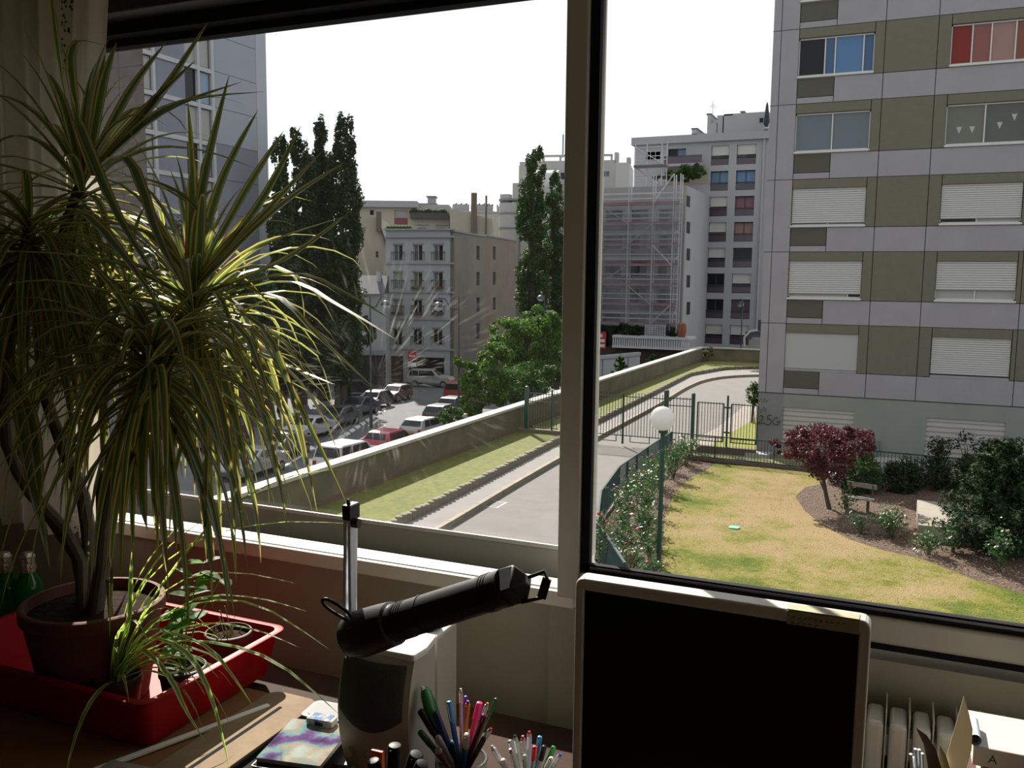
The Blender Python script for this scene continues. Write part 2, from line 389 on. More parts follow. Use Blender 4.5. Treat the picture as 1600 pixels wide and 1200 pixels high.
def flatbox(cen, wx, wy, h, ang, r=.003):
    return [(cen[0]+x*math.cos(ang)-y*math.sin(ang), cen[1]+x*math.sin(ang)+y*math.cos(ang)) for x, y in rrect(-wx/2, wx/2, -wy/2, wy/2, r, 3)]
bx = thing('black_box', 'black box lying on the desk beneath a colourful booklet', 'box', (bc.x, bc.y, D+.009))
B().prism(flatbox((bc.x, bc.y-.01), .115, .15, 0, .15), D+.009, D+.04).o('body', bkm, bx, bevel=.003)
B().prism(flatbox((bc.x, bc.y-.01), .117, .152, 0, .15), D+.036, D+.0385).o('lid_edge', mat('grey_edge', (.2, .2, .22), .4), bx)
bl = thing('booklet', 'booklet with violet and turquoise patterned cover under an eraser', 'booklet', (bc.x, bc.y, D+.0405))
pb = flatbox((bc.x, bc.y), .12, .145, 0, .2)
B().prism(pb, D+.0405, D+.047).o('pages', mat('page_white', (.4, .39, .36), .8), bl)
B().prism(pb, D+.0472, D+.048).o('cover', pr, bl)
# eraser in its sleeve
ec = aZ(503, 1128, D+.052)
er = thing('eraser', 'white eraser in blue printed sleeve lying on the booklet', 'eraser', (ec.x, ec.y, D+.0485))
B().prism(flatbox(ec, .056, .024, 0, .1, .004), D+.0485, D+.0615).o('rubber_block', mat('eraser_white', (.42, .40, .35), .8, spec=.2), er, bevel=.003)
B().prism(flatbox(ec, .042, .0246, 0, .1, .001), D+.0483, D+.062).o('sleeve', mat('blue_sleeve', (.12, .2, .34), .8, spec=.1, vary=(60, (.4, .4, .4), .9)), er)
for k in range(7):
    B().box(ec.x-.006+k*.0026, ec.x-.0048+k*.0026, ec.y-.0142-k*.0003*0, ec.y-.0128, D+.051, D+.0575).o('barcode_bar', bk, er)
# flat silver-rimmed gadget behind
gc = aZ(512, 1108, D+.03)
gd = thing('pocket_calculator', 'black pocket gadget with silver rim behind the booklet', 'gadget', (gc.x, gc.y, D+.009))
B().prism(flatbox(gc, .09, .07, 0, .1, .012), D+.009, D+.024).o('body', bkm, gd, bevel=.003)
o = B().prism(flatbox(gc, .088, .068, 0, .1, .012), D+.0242, D+.027).o('rim', mat('silver_strip', (.14, .14, .15), .6, .2, spec=.2), gd)
B().prism(flatbox(gc, .07, .05, 0, .1, .01), D+.0272, D+.0278).o('screen', mat('dark_screen', (.01, .01, .012), .5, spec=.2), gd)
# white paper with pink print at the bottom left
pc = aZ(215, 1190, D+.024)
pp = thing('printed_card', 'white card with pink print at the lower left desk edge', 'card', (pc.x, pc.y, D+.021))
B().prism(flatbox((pc.x+.03, pc.y-.09), .14, .17, 0, .1, .004), D+.021, D+.0235).o('card', mat('card_white', (.3, .28, .25), .9, spec=.1), pp)
B().prism(flatbox((pc.x+.03, pc.y-.05), .09, .06, 0, .1, .002), D+.0237, D+.024).o('print', mat('pink_print', (.5, .06, .15), .5, vary=(60, (.6, .4, .4), .8)), pp)

# ================================================================ MONITOR
silv = mat('silver_plastic', (.62, .60, .54), .4, .1)
my = 1.2; ml, mr = aY(899, 905, my).x, aY(1362, 967, my).x; mt = aY(905, 903, my).z; mb = mt-.36
bz = aY(912, 926, my); rx = aY(1342, 990, my).x; ztop = aY(1130, 957, my).z
mo = thing('computer_monitor', 'silver framed flat computer monitor, switched off, in front of the window', 'monitor', ((ml+mr)/2, my+.05, D+.0005))
fr = B()
for (x0, x1, za, zb_) in ((ml, mr, ztop, mt), (ml, mr, mb, mb+.03), (ml, bz.x, mb+.03, ztop), (rx, mr, mb+.03, ztop)): fr.box(x0, x1, my-.004, my+.02, za, zb_)
B().add([(ml, my, mb), (mr, my, mb), (mr, my, mt), (ml, my, mt)], []) if 0 else None
fb = B()
out = rrect(ml, mr, mb, mt, .012, 4); inn = rrect(bz.x, rx, mb+.03, ztop, .001, 4); n = len(out)
vs = [(x, my, z) for x, z in out]+[(x, my, z) for x, z in inn]+[(x, my+.028, z) for x, z in out]+[(x, my+.01, z) for x, z in inn]
fs = []
for i in range(n):
    j = (i+1) % n; fs += [(i, j, n+j, n+i), (i, 2*n+i, 2*n+j, j), (n+i, n+j, 3*n+j, 3*n+i)]
fb.add(vs, fs).o('bezel', silv, mo, bevel=.0035, seg=3)
B().box(bz.x-.004, rx+.004, my+.006, my+.012, mb+.025, ztop+.004).o('screen', mat('screen_black', (.003, .003, .003), .45, spec=.25), mo)
B().box(ml+.008, mr-.008, my+.026, my+.06, mb+.01, mt-.01).o('rear_shell', mat('dark_grey_plastic', (.06, .06, .06), .5), mo, bevel=.01)
B().box((ml+mr)/2-.03, (ml+mr)/2+.03, my+.045, my+.075, D+.015, mb+.15).o('stand_neck', silv, mo, bevel=.006)
B().lathe([(.11, 0), (.115, .006), (.10, .013), (.03, .018)], ((ml+mr)/2, my+.04, D+.0005), 28).o('stand_foot', silv, mo)
for k in range(4): B().tube([(mr-.10+k*.02, my-.001, mb+.012), (mr-.10+k*.02, my-.005, mb+.012)], .004, 10).o('button', alu, mo)
# masking tape with faded writing
tp0, tp1 = aY(1230, 951, my-.002).x, aY(1343, 965, my-.002).x
ttz = mt-.001; tb = ztop-.001
tape = thing('masking_tape', 'yellowed strip of tape with faint handwriting on the monitor bezel', 'tape', ((tp0+tp1)/2, my-.001, tb))
B().box(tp0, tp1, my-.0016, my-.0004, tb, ttz).box(tp0, tp1, my-.001, my+.02, mt+.0003, mt+.0012).o('strip', mat('old_tape', (.42, .39, .25), .6, vary=(50, (.36, .33, .22))), tape)
ink = mat('faded_ink', (.035, .028, .02), .8)
xx = tp0+.006
for r_ in range(2):
    xx = tp0+.006
    while xx < tp1-.02+(-.03 if r_ else 0):
        P = [(xx+k*.0014, my-.0019, ttz-.0075-r_*.008+rnd(-.0022, .0022)) for k in range(4)]
        B().tube(P, .00045, 4).o('handwriting', ink, tape); xx += rnd(.006, .009)

# ================================================================ SPEAKER
cream = mat('cream_plastic', (.46, .44, .37), .42, vary=(3, (.42, .40, .34), .2))
sy = 1.24; sxl, sxr = aY(534, 1100, sy).x, aY(643, 1100, sy).x; szt = aY(560, 1014, sy).z-.002
sxr2 = aY(682, 1080, sy+.10).x
sp = thing('loudspeaker', 'cream desktop loudspeaker with dark cloth grille behind the lamp', 'loudspeaker', ((sxl+sxr)/2, sy+.06, D+.0005))
prof = []
def spk(z): # front bulges
    u = (z-D)/(szt-D); return sy+.022-.034*math.sin(u*pi*.9)
vs = []; fs = []; nz_ = 14; nx = 8
for j in range(nz_+1):
    z = D+.001+(szt-D-.001)*j/nz_
    for i in range(nx+1):
        u = i/nx; x = sxl+(sxr-sxl)*u; vs.append((x, spk(z)-.012*math.sin(pi*u), z))
for j in range(nz_):
    for i in range(nx): a = j*(nx+1)+i; fs.append((a, a+1, a+nx+2, a+nx+1))
n = len(vs); W = nx+1
for j in range(nz_+1):
    z = vs[j*W][2]; vs += [(sxl+.01, sy+.09, z), (sxr-.004, sy+.09, z)]
for j in range(nz_):
    a, c = n+2*j, n+2*j+2
    fs += [(j*W, (j+1)*W, c, a), (j*W+nx, a+1, c+1, (j+1)*W+nx), (a, c, c+1, a+1)]
b = B().add(vs, fs+[tuple(range(nz_*W, nz_*W+W))+(n+2*nz_+1, n+2*nz_), tuple(range(W))[::-1]+(n, n+1)]); b.sm = True; b.o('cabinet', cream, sp)
# grille
vs = []; fs = []; zlo, zhi = aY(590, 1145, sy-.02).z, szt-.012
for j in range(11):
    v = j/10
    for i in range(9):
        u = i/8; x = sxl+.006+(sxr-sxl-.016)*u; zl = zlo+.026*(2*u-1)**2; z = zl+(zhi-zl)*v; vs.append((x, spk(z)-.012*math.sin(pi*u)-.004, z))
for j in range(10):
    for i in range(8): a = j*9+i; fs.append((a, a+1, a+10, a+9))
b = B().add(vs, fs); b.sm = True; gr = b.o('grille', mat('speaker_cloth', (.075, .072, .065), .9, bump=(420, .5)), sp)
md = gr.modifiers.new('s', 'SOLIDIFY'); md.thickness = .004
B().prism([(sxl-.002, spk(szt)-.014), (sxr+.004, spk(szt)-.010), (sxr+.008, sy+.04), (sxr-.002, sy+.092), (sxl+.008, sy+.092), (sxl-.004, sy+.05)], szt-.004, szt+.010).o('top_cap', mat('white_cap', (.78, .76, .68), .4), sp, bevel=.004)
for (x, y, r_) in ((549, 1173, .0085), (552, 1203, .006)):
    q = aY(x, y, spk(D+.04)-.012); B().tube([(q.x, q.y+.006, q.z), (q.x, q.y-.010, q.z)], [r_*1.1, r_], 16).o('knob', mat('beige_knob', (.42, .4, .34), .4), sp, bevel=.001)
q = aY(571, 1182, spk(D+.05)-.014); B().ball(q, .0016, 8, 6).o('indicator', bk, sp)
# second box behind it
s2 = thing('plastic_box', 'tall cream plastic box standing right behind the loudspeaker', 'box', (sxr, sy+.16, D))
p0 = aY(683, 998, 1.36)
B().box(p0.x-.13, p0.x, 1.36, 1.44, D+.0005, p0.z).o('body', cream, s2, bevel=.004)
B().box(p0.x-.131, p0.x+.001, 1.359, 1.441, p0.z, p0.z+.006).o('lid', mat('white_cap', (.78, .76, .68), .4), s2, bevel=.002)
q = p0+Vector((-.026, 0, .0065))
eb = thing('eraser', 'small eraser with blue sleeve on top of the tall cream box', 'eraser', (q.x, 1.39, q.z))
B().box(q.x-.024, q.x+.016, 1.375, 1.395, q.z, q.z+.012).o('rubber_block', mat('tan_eraser', (.42, .33, .2), .7), eb, bevel=.002)
B().box(q.x-.012, q.x+.0165, 1.3745, 1.3955, q.z-.0001, q.z+.0125).o('sleeve', mat('blue_card', (.12, .2, .42), .5), eb)

# ================================================================ DESK LAMP
ly = 1.12
chrome = mat('chrome', (.82, .85, .9), .3, .15)  # bright sky reflection put into a pale, mostly diffuse colour
blk = mat('lamp_black', (.018, .018, .019), .42, bump=(70, .04))
top = aY(545, 800, ly); low = aY(545, 990, ly); lx = top.x
la = thing('desk_lamp', 'black tube desk lamp on a chrome jointed arm', 'lamp', (lx, ly+.16, D+.0005))
B().lathe([(.075, 0), (.078, .008), (.07, .018), (.02, .024)], (lx*(ly+.2)/ly, ly+.2, D+.0005), 28).o('base', blk, la)
for s in (-1, 1):
    B().bar(low+Vector((s*.0055, 0, 0)), top+Vector((s*.0035, 0, 0)), .0055, .011, up=(0, 1, 0)).o('arm_bar', chrome, la, bevel=.0012)
B().tube([(lx*(ly+.2)/ly-.004, ly+.2, D+.02), (lx-.002, ly+.014, top.z-.006)], .0035, 8).o('rear_arm_bar', chrome, la)
B().tube([(lx*(ly+.2)/ly+.004, ly+.2, D+.02), (lx+.003, ly+.014, top.z-.006)], .0035, 8).o('rear_arm_bar', chrome, la)
B().box(lx-.0075, lx+.0075, ly-.008, ly+.02, top.z-.012, top.z+.012).o('top_joint', blk, la, bevel=.002)
B().tube([top+Vector((0, 0, .01)), top+Vector((-.001, 0, .02))], [.004, .0015], 8).o('joint_tip', blk, la)
k0 = aY(553, 817, ly)
B().tube([(k0.x-.002, ly, k0.z), (k0.x+.010, ly, k0.z)], .008, 8).o('knob', mat('dark_metal', (.12, .12, .13), .3, .8), la, bevel=.001)
B().box(lx-.009, lx+.009, ly-.010, ly+.01, low.z-.02, low.z+.004).o('lower_joint', mat('dark_metal', (.12, .12, .13), .3, .8), la, bevel=.002)
# head: socket and tube shade
h0 = aY(552, 994, ly-.0); h1 = aY(822, 908, ly-.035); ha = (h1-h0).normalized()
def ring(c, r, ay, rz, n=20): pass
rr_ = .0235
hp = [h0-ha*.012, h0-ha*.004, h0+ha*.02, h0+ha*.06, h0+ha*.088, h0+ha*.092]
B().tube(hp, [.018, .031, .0365, .035, .033, .028], 24).o('socket', blk, la)
B().tube([h0+ha*.088, h0+ha*.1, h0+ha*.28, h1-ha*.035], [.029, .028, .0262, .0270], 24).o('shade', blk, la)
for k in (.105, .110, .115, .120, .27, .275, .28): B().tube([h0+ha*k, h0+ha*(k+.002)], 0.0288 if k < .2 else .0274, 24).o('vent_ring', blk, la)
B().tube([h0+ha*.150, h0+ha*.153], .0288, 24).o('joint_ring', mat('matt_black', (.006, .006, .006), .7), la)
B().tube([h1-ha*.036, h1-ha*.01, h1+ha*.004], [.0275, .027, .009], 4).o('end_cap', blk, la, bevel=.002)
hv = [aY(x, y, ly-.04) for x, y in ((826, 902), (851, 893), (855, 904), (846, 934), (815, 941), (812, 930))]
B().tube(hv, .0028, 6).o('handle', blk, la)
B().bar(hv[2], hv[3], .004, .012).o('handle_grip', blk, la)
sw = aY(545, 993, ly-.030); B().box(sw.x-.006, sw.x+.007, sw.y-.002, sw.y+.004, sw.z-.007, sw.z+.006).o('label_plate', mat('white_plate', (.7, .7, .68), .4), la)
sw = aY(549, 982, ly-.031); B().obox(sw, (1, 0, .4), (0, 1, 0), (-.4, 0, 1), .006, .003, .003).o('switch', mat('red_switch', (.6, .01, .02), .35), la, bevel=.001)
cpts = [aY(x, y, ly-.02) for x, y in ((560, 985), (548, 972), (530, 962), (512, 950), (504, 940), (508, 936), (520, 940), (535, 950), (548, 962), (552, 975))]
sm = []
for i in range(len(cpts)-1):
    for k in range(4):
        t_ = k/4; P = [cpts[max(i-1, 0)], cpts[i], cpts[i+1], cpts[min(i+2, len(cpts)-1)]]
        sm.append(.5*((2*P[1])+(P[2]-P[0])*t_+(2*P[0]-5*P[1]+4*P[2]-P[3])*t_*t_+(3*P[1]-P[0]-3*P[2]+P[3])*t_**3))
B().tube(sm, .0028, 6).o('cable', bk, la)
# ================================================================ PENS
def cup(px, Y, r, h, m, label, name='pen_cup'):
    c = aY(px, 1190, Y); t = thing(name, label, 'cup', (c.x, Y, D+.0005))
    B().lathe([(r*.9, 0), (r, .004), (r, h), (r-.003, h), (r-.004, .005), (.001, .004)], (c.x, Y, D+.0005), 24, False).o('body', m, t)
    B().lathe([(r+.0008, h-.006), (r+.0022, h-.003), (r+.0008, h)], (c.x, Y, D+.0005), 24, False).o('rim', m, t)
    return Vector((c.x, Y, D+.006))
glassj = mat('thick_glass', (.75, .8, .76), .08, trans=.9)
C1 = cup(722, 1.26, .042, .085, glassj, 'glass pen jar beside the loudspeaker packed with coloured pens')
C2 = cup(826, 1.24, .040, .07, mat('wood_cup', (.5, .36, .2), .6, vary=(20, (.42, .3, .17))), 'wooden pen cup just left of the monitor full of clear pens')
C3 = cup(612, 1.10, .040, .07, bk, 'black pen cup in front of the loudspeaker holding thick markers')
def pmat(n, c, r=.28, tr=0): return mat('pen_'+n, c, r, trans=tr)
PC = dict(green=pmat('green', (.02, .22, .04)), dgreen=pmat('dark_green', (.01, .10, .03)), black=bk, blue=pmat('blue', (.03, .12, .42)), dblue=pmat('navy', (.01, .02, .12)),
          lblue=pmat('light_blue', (.05, .3, .6)), clear=pmat('clear', (.62, .64, .62), .15, .55), violet=pmat('violet', (.12, .03, .35)), orange=pmat('orange', (.75, .22, .02)),
          pink=pmat('pink', (.8, .03, .25)), red=pmat('red', (.6, .02, .03)), maroon=pmat('maroon', (.12, .01, .02)), cream=pmat('cream', (.7, .66, .55)), grey=pmat('grey', (.3, .3, .32)),
          white=pmat('white', (.75, .75, .75)), brown=pmat('brown', (.15, .05, .04)), silver=chrome)
def pen(C, px, py, dY, rad, body, cap, label, capl=.03, clip=True, kind='pen', foot=-.35, cat='pen', tipm=None, r0=None):
    tip = aY(px, py, C.y+dY); off = Vector((tip.x-C.x, tip.y-C.y, 0))*foot
    ft = Vector((C.x, C.y, C.z))+off
    if off.length > .03: ft = Vector((C.x, C.y, C.z))+off.normalized()*.03
    a = (tip-ft).normalized(); t = thing(kind, label, cat, tip)
    L_ = min((tip-ft).length-.002, .165); t.location = tip-a*L_; ORG[t] = tip-a*L_
    e = tip
    B().tube([e-a*L_, e-a*(L_-.012), e-a*capl], [rad*.4, rad*.85, rad*.85], 10).o('barrel', PC[body], t)
    r0 = r0 or rad
    B().tube([e-a*(capl+.001), e-a*.004, e-a*.001, e], [r0, r0, r0*.8, r0*.4], 12).o('cap', PC[cap], t)
    if clip:
        s = a.cross(Vector((0, 1, 0))).normalized()*(r0+.0012); f = Vector((0, -1, 0))*(r0+.001)
        B().bar(e-a*.004+f, e-a*(capl*.9)+f, .0022, .001).o('clip', PC[cap if cap != 'clear' else 'silver'], t)
    if tipm: B().tube([e-a*.003, e+a*.0035], [rad*.75, rad*.5], 10).o('end_plug', PC[tipm], t)
    return t
PL = [(720, 1079, .02, .0035, 'clear', 'clear', 'tall clear ballpoint with silver tip rising highest in the glass jar', .02, 'silver'),
      (701, 1095, .015, .0052, 'blue', 'lblue', 'bright blue pen left of the clear ballpoint in the jar', .035, None),
      (728, 1087, .03, .0038, 'violet', 'violet', 'violet pen behind the orange one in the jar', .03, None),
      (731, 1098, -.01, .0044, 'orange', 'orange', 'orange ballpoint with violet end plug', .02, 'violet'),
      (750, 1097, .01, .0058, 'pink', 'pink', 'hot pink highlighter in the glass jar', .03, None),
      (761, 1101, -.012, .004, 'clear', 'clear', 'clear ballpoint with orange end plug beside the pink highlighter', .02, 'orange'),
      (776, 1091, .02, .0034, 'green', 'dgreen', 'green capped pen leaning furthest right in the jar', .045, None),
      (758, 1117, -.025, .006, 'maroon', 'maroon', 'thick maroon pen with gold band in the jar', .014, None),
      (766, 1140, -.02, .004, 'clear', 'clear', 'clear pen with red end plug low on the right of the jar', .02, 'red'),
      (730, 1147, -.035, .0055, 'blue', 'cream', 'cream and blue clicker pen at the front of the jar', .03, None),
      (757, 1152, -.037, .0045, 'black', 'black', 'black pen with pointed cap at the front right of the jar', .05, None),
      (680, 1112, -.01, .0058, 'dblue', 'dblue', 'navy blue marker leaning left in the jar', .05, None),
      (656, 1109, -.02, .0062, 'black', 'black', 'black felt pen with a clip leaning far left in the jar', .045, None),
      (655, 1142, -.03, .0055, 'dgreen', 'dgreen', 'dark green pen low on the left of the jar', .03, None),
      (683, 1150, -.035, .0055, 'grey', 'grey', 'grey pen leaning left at the front of the jar', .03, None),
      (706, 1160, -.036, .0048, 'black', 'black', 'black pen with pale blue end at the front of the jar', .03, 'lblue'),
      (683, 1170, -.042, .0065, 'brown', 'clear', 'thick red brown marker at the front left of the jar', .006, None)]
for px, py, dy, r_, b_, c_, lb, cl, tm in PL: pen(C1, px, py, dy, r_, b_, c_, lb, cl, tipm=tm)['group'] = 'pens in the glass jar'
# fat green bottle-shaped roller
q = aY(662, 1073, C1.y+.0); ft = C1+Vector((-.012, 0, .03)); a = (q-ft).normalized()
gt = thing('correction_roller', 'fat green rounded correction roller sticking out left of the jar', 'correction roller', ft); ORG[gt] = Vector(ft)
B().tube([q, q-a*.004, q-a*.012, q-a*.035, q-a*.06, q-a*.075, ft], [.003, .008, .0115, .0145, .0135, .009, .006], 14, flat=.75).o('shell', mat('green_translucent', (.03, .25, .04), .2, trans=.3), gt)
B().ball(q+Vector((0, -.004, -.002)), .0045, 10, 6).o('tip_cap', PC['white'], gt)
PL2 = [(770, 1168, -.005, 'clear', 'silver', 'clear ballpoint with metal end leaning left in the wooden cup', 'silver'), (796, 1156, .01, 'clear', 'clear', 'clear pen without plug, tall at the left of the wooden cup', None),
       (805, 1152, .02, 'clear', 'clear', 'clear ballpoint with dark green plug', 'dgreen'), (817, 1153, 0, 'clear', 'clear', 'clear ballpoint with red plug in the middle of the wooden cup', 'red'),
       (827, 1146, .015, 'clear', 'clear', 'tallest clear ballpoint of the wooden cup, red plug', 'red'), (844, 1150, .01, 'lblue', 'lblue', 'light blue capped pen in the wooden cup', None),
       (798, 1173, -.02, 'clear', 'clear', 'clear ballpoint with red plug low at the left', 'red'), (836, 1166, -.02, 'clear', 'red', 'red capped pen in the wooden cup', None),
       (851, 1165, .0, 'clear', 'black', 'black capped pen in the wooden cup', None), (866, 1166, .01, 'dgreen', 'green', 'green capped pen leaning right in the wooden cup', None),
       (875, 1180, -.01, 'clear', 'clear', 'rightmost clear pen with blue plug', 'blue'), (862, 1184, -.03, 'white', 'white', 'white pen low at the front right of the wooden cup', None),
       (785, 1186, -.03, 'white', 'white', 'white tipped pen low at the front left of the wooden cup', None), (820, 1180, -.03, 'clear', 'clear', 'clear pen at the front centre of the wooden cup', None)]
for px, py, dy, b_, c_, lb, tm in PL2: pen(C2, px, py, dy, .0042, b_, c_, lb, .025, tipm=tm)['group'] = 'pens in the wooden cup'
for px, py, dy, r_, b_, c_, lb in [(583, 1187, -.02, .0105, 'black', 'black', 'black marker at the left of the front cup'), (617, 1163, 0, .0115, 'black', 'black', 'tallest black marker in the front cup'),
                                   (651, 1177, -.01, .0115, 'black', 'black', 'black marker leaning right in the front cup'), (660, 1192, -.03, .0100, 'black', 'black', 'low black marker at the right of the front cup')]:
    t = pen(C3, px, py, dy, r_, b_, c_, lb, .045, kind='marker', cat='marker', foot=-.1, r0=r_); t['group'] = 'black markers in the front cup'
q = aY(590, 1172, 1.13); t = tag(B().obox(q-Vector((0, 0, .05)), (1, 0, .02), (0, 1, 0), (0, 0, 1), .0105, .004, .05).o('orange_ruler', mat('orange_plastic', (.8, .12, .02), .4), bevel=.001), 'orange plastic blade standing among the black markers', 'ruler')

# ================================================================ RADIATOR
rt = thing('radiator', 'cream column radiator under the window right of the monitor', 'radiator', (.5, 1.64, ZF+.1))
rc = mat('radiator_enamel', (.62, .6, .54), .3)
rz = aY(1420, 1122, 1.64).z
x = -.30
col_b = None
while x < 1.3:
    if col_b is None:
        b = B(); b.box(x-.014, x+.014, 1.60, 1.68, ZF+.1, rz); col_b = b.o('column', rc, rt, bevel=.008, seg=3); cx0 = x
        b = B(); b.box(x+.0165, x+.0185, 1.61, 1.69, ZF+.14, rz+.016); fin0 = b.o('fin', rc, rt)
    else:
        for s_ in (col_b, fin0):
            c = s_.copy(); COL.objects.link(c); c.location = (x-cx0, 0, 0)
    x += .0375
B().box(-.3, 1.3, 1.625, 1.655, ZF+.15, ZF+.19).box(-.3, 1.3, 1.625, 1.655, rz-.07, rz-.03).o('header_pipe', rc, rt)
for s_ in (-.2, 1.2): B().box(s_-.02, s_+.02, 1.62, 1.66, ZF, ZF+.12).o('foot', rc, rt)

# ================================================================ BOOKS, CARDS AT RIGHT
paper = mat('book_pages', (.5, .48, .43), .85, vary=(80, (.42, .40, .35), .6))
bks = [(.052, (.16, .08, .05), 'brown book at the bottom of the stack by the radiator', 0), (.045, (.35, .3, .2), 'tan book second from the bottom of the stack by the radiator', .02),
       (.04, (.10, .04, .03), 'dark red brown book in the middle of the stack', -.01), (.035, (.42, .38, .3), 'grey beige book with small lettering under the top book', .012), (.034, (.5, .44, .38), 'thick sunlit book on top of the stack, cover curling', .0)]
z = D+.0005; bx0 = aY(1522, 1150, 1.42).x; by = 1.42
for i, (h, c, lb, dx) in enumerate(bks):
    topz = aY(1560, 1147, 1.54).z
    if i == 4: h = max(.03, topz-z)
    t = thing('book', lb, 'book', (bx0+.1, by+.06, z)); t['group'] = 'books stacked at the right'
    cm = mat('book_cover_%d' % i, c, .6)
    x0 = bx0+dx; x1 = x0+.19; y0 = by-.005*(i % 2); y1 = by+.12
    B().box(x0+.003, x1-.004, y0+.004, y1-.004, z+.002, z+h-.0025).o('pages', paper, t)
    B().box(x0, x1, y0, y1, z, z+.002).o('back_cover', cm, t)
    B().box(x0, x1, y0, y1, z+h-.0025, z+h-.0005).o('front_cover', mat('pale_cover', (.5, .48, .45), .7, spec=.2) if i == 4 else cm, t)
    B().box(x0, x1, y0-.002, y0, z, z+h-.0005).o('spine', cm, t, bevel=.001)
    if i == 3: spx, spz, spy = x0, z, y0-.0022
    if i == 4: tpx, tpz, tpy = x0, z, y0-.0022
    z += h
def text(s_, loc, size, m, parent, rot=(pi/2, 0, 0), ext=.0002, name='lettering', label=None):
    cu = bpy.data.curves.new(name, 'FONT'); cu.body = s_; cu.size = size; cu.extrude = ext
    o = bpy.data.objects.new(name, cu); COL.objects.link(o); me = bpy.data.meshes.new_from_object(o.evaluated_get(bpy.context.evaluated_depsgraph_get())) if False else None
    o.rotation_euler = rot
    cu.materials.append(m)
    bpy.context.view_layer.update()
    me = bpy.data.meshes.new_from_object(o); me.name = name
    bpy.data.objects.remove(o)
    ob = bpy.data.objects.new(name, me); COL.objects.link(ob); ob.rotation_euler = rot
    ob.parent = parent; ob.location = Vector(loc)-ORG[parent]; ORG[ob] = Vector(loc)
    return ob
pb_ = [o for o in COL.objects if o.name.startswith('book') and o.type == 'EMPTY']
for k in range(9):                                             # lettering too worn to read
    x_ = spx+.022+k*.0075+(.006 if k > 4 else 0); B().tube([(x_, spy, spz+.012+rnd(0, .003)), (x_+.002, spy, spz+.019), (x_+.0045, spy, spz+.013+rnd(0, .003))], .0005, 4).o('worn_lettering', ink, pb_[3])
text('A', (tpx+.02, tpy, tpz+.008), .018, ink, pb_[4])
q = aY(1529, 1150, 1.42)
rl = thing('rolled_paper', 'small roll of bluish paper at the left end of the top book', 'paper', (q.x, 1.45, z))
B().tube([(q.x-.004, by-.002, z+.009), (q.x-.004, by+.06, z+.009)], .0085, 14, cap=False).o('roll', mat('blue_white_paper', (.55, .6, .7), .6), rl)
B().tube([(q.x-.004, by, z+.009), (q.x-.004, by+.055, z+.009)], .0045, 10).o('core', bk, rl)
cardm = mat('cream_card', (.45, .40, .31), .8, transl=.25)
def sheet(pts, Y, dY, th, m, name, label, cat, lean=0, down=None):
    P = [aY(x, y, Y+(k*dY)) for k, (x, y) in enumerate(pts)]
    return tag(B().ext(P, (0, th, 0)).o(name, m), label, cat)
ch = aY(1468, 1200, 1.25)
hd_ = thing('card_holder', 'low cup on the desk holding cards at the right', 'holder', (ch.x, 1.25, D+.0005))
B().lathe([(.035, 0), (.045, .004), (.05, .18), (.047, .18), (.042, .006), (.001, .005)], (ch.x, 1.25, D+.0005), 20, False).o('body', mat('beige_cup', (.5, .45, .36), .5), hd_)
B().lathe([(.0505, .172), (.052, .176), (.0505, .18)], (ch.x, 1.25, D+.0005), 20, False).o('rim', whitem, hd_)
sheet([(1506, 1088), (1514, 1115), (1520, 1140), (1518, 1172), (1506, 1215), (1497, 1250), (1455, 1250), (1475, 1195)], 1.245, 0, .0012, cardm, 'folded_card', 'tall pointed cream card standing at the right of the monitor', 'card')
sheet([(1430, 1136), (1447, 1148), (1462, 1170), (1471, 1200), (1476, 1240), (1455, 1240), (1449, 1192), (1443, 1162)], 1.235, 0, .001, mat('dry_brown_leaf', (.12, .085, .06), .7, vary=(40, (.2, .15, .11))), 'dried_leaf', 'brown dried pointed leaf left of the tall cream card', 'leaf')
sheet([(1468, 1163), (1478, 1180), (1487, 1210), (1487, 1240), (1462, 1240), (1465, 1190)], 1.24, 0, .001, mat('yellow_flower_card', (.6, .6, .5), .7, vary=(50, (.6, .5, .12), .8)), 'small_card', 'small white and yellow card between dried leaf and tall card', 'card')
ws = mat('white_straw', (.7, .76, .82), .5)
for i, (x, y) in enumerate([(1423, 1178), (1430, 1170), (1436, 1171), (1441, 1177), (1427, 1183)]):
    p = aY(x, y, 1.22+.004*i); e = Vector((ch.x-.03+.004*i, 1.235+.003*i, p.z-.10))
    t = tag(B().tube([p, (p*.6+e*.4)+Vector((.002, 0, 0)), e], .0022, 6).o('paper_strip', ws), ['leftmost', 'second', 'middle', 'fourth', 'low'][i]+' frayed white paper strip of the tuft left of the dried leaf', 'paper'); t['group'] = 'white paper strips by the radiator'

# ================================================================ RED TRAY AND POTS
redp = mat('red_plastic', (.30, .003, .006), .5, transl=.15, spec=.2)
terr = mat('terracotta', (.13, .036, .018), .8, vary=(14, (.09, .026, .014)), bump=(60, .15))
dpot = mat('dark_nursery_pot', (.05, .016, .010), .5)
soil = mat('potting_soil', (.02, .013, .009), .95, vary=(60, (.035, .024, .016)), bump=(60, .8, .006), spec=.05)
tx0, tx1, ty0, ty1 = -1.80, -1.205, 1.135, 1.52; tz0, tz1 = D+.0205, D+.118; fl = .018
rtray = thing('plant_tray', 'red plastic rectangular planter tray holding several pots', 'tray', (-1.5, 1.33, tz0))
def rr3(off, r, z): return [(x, y, z) for x, y in rrect(tx0-off, tx1+off, ty0-off, ty1+off, r, 5)]
A_ = rr3(-fl, .02, tz0)+rr3(0, .025, tz1)+rr3(.012, .03, tz1)+rr3(.012, .03, tz1-.006)+rr3(.002, .025, tz1-.006)+rr3(-fl+.003, .022, tz0-.0)
n = 24; fs = []
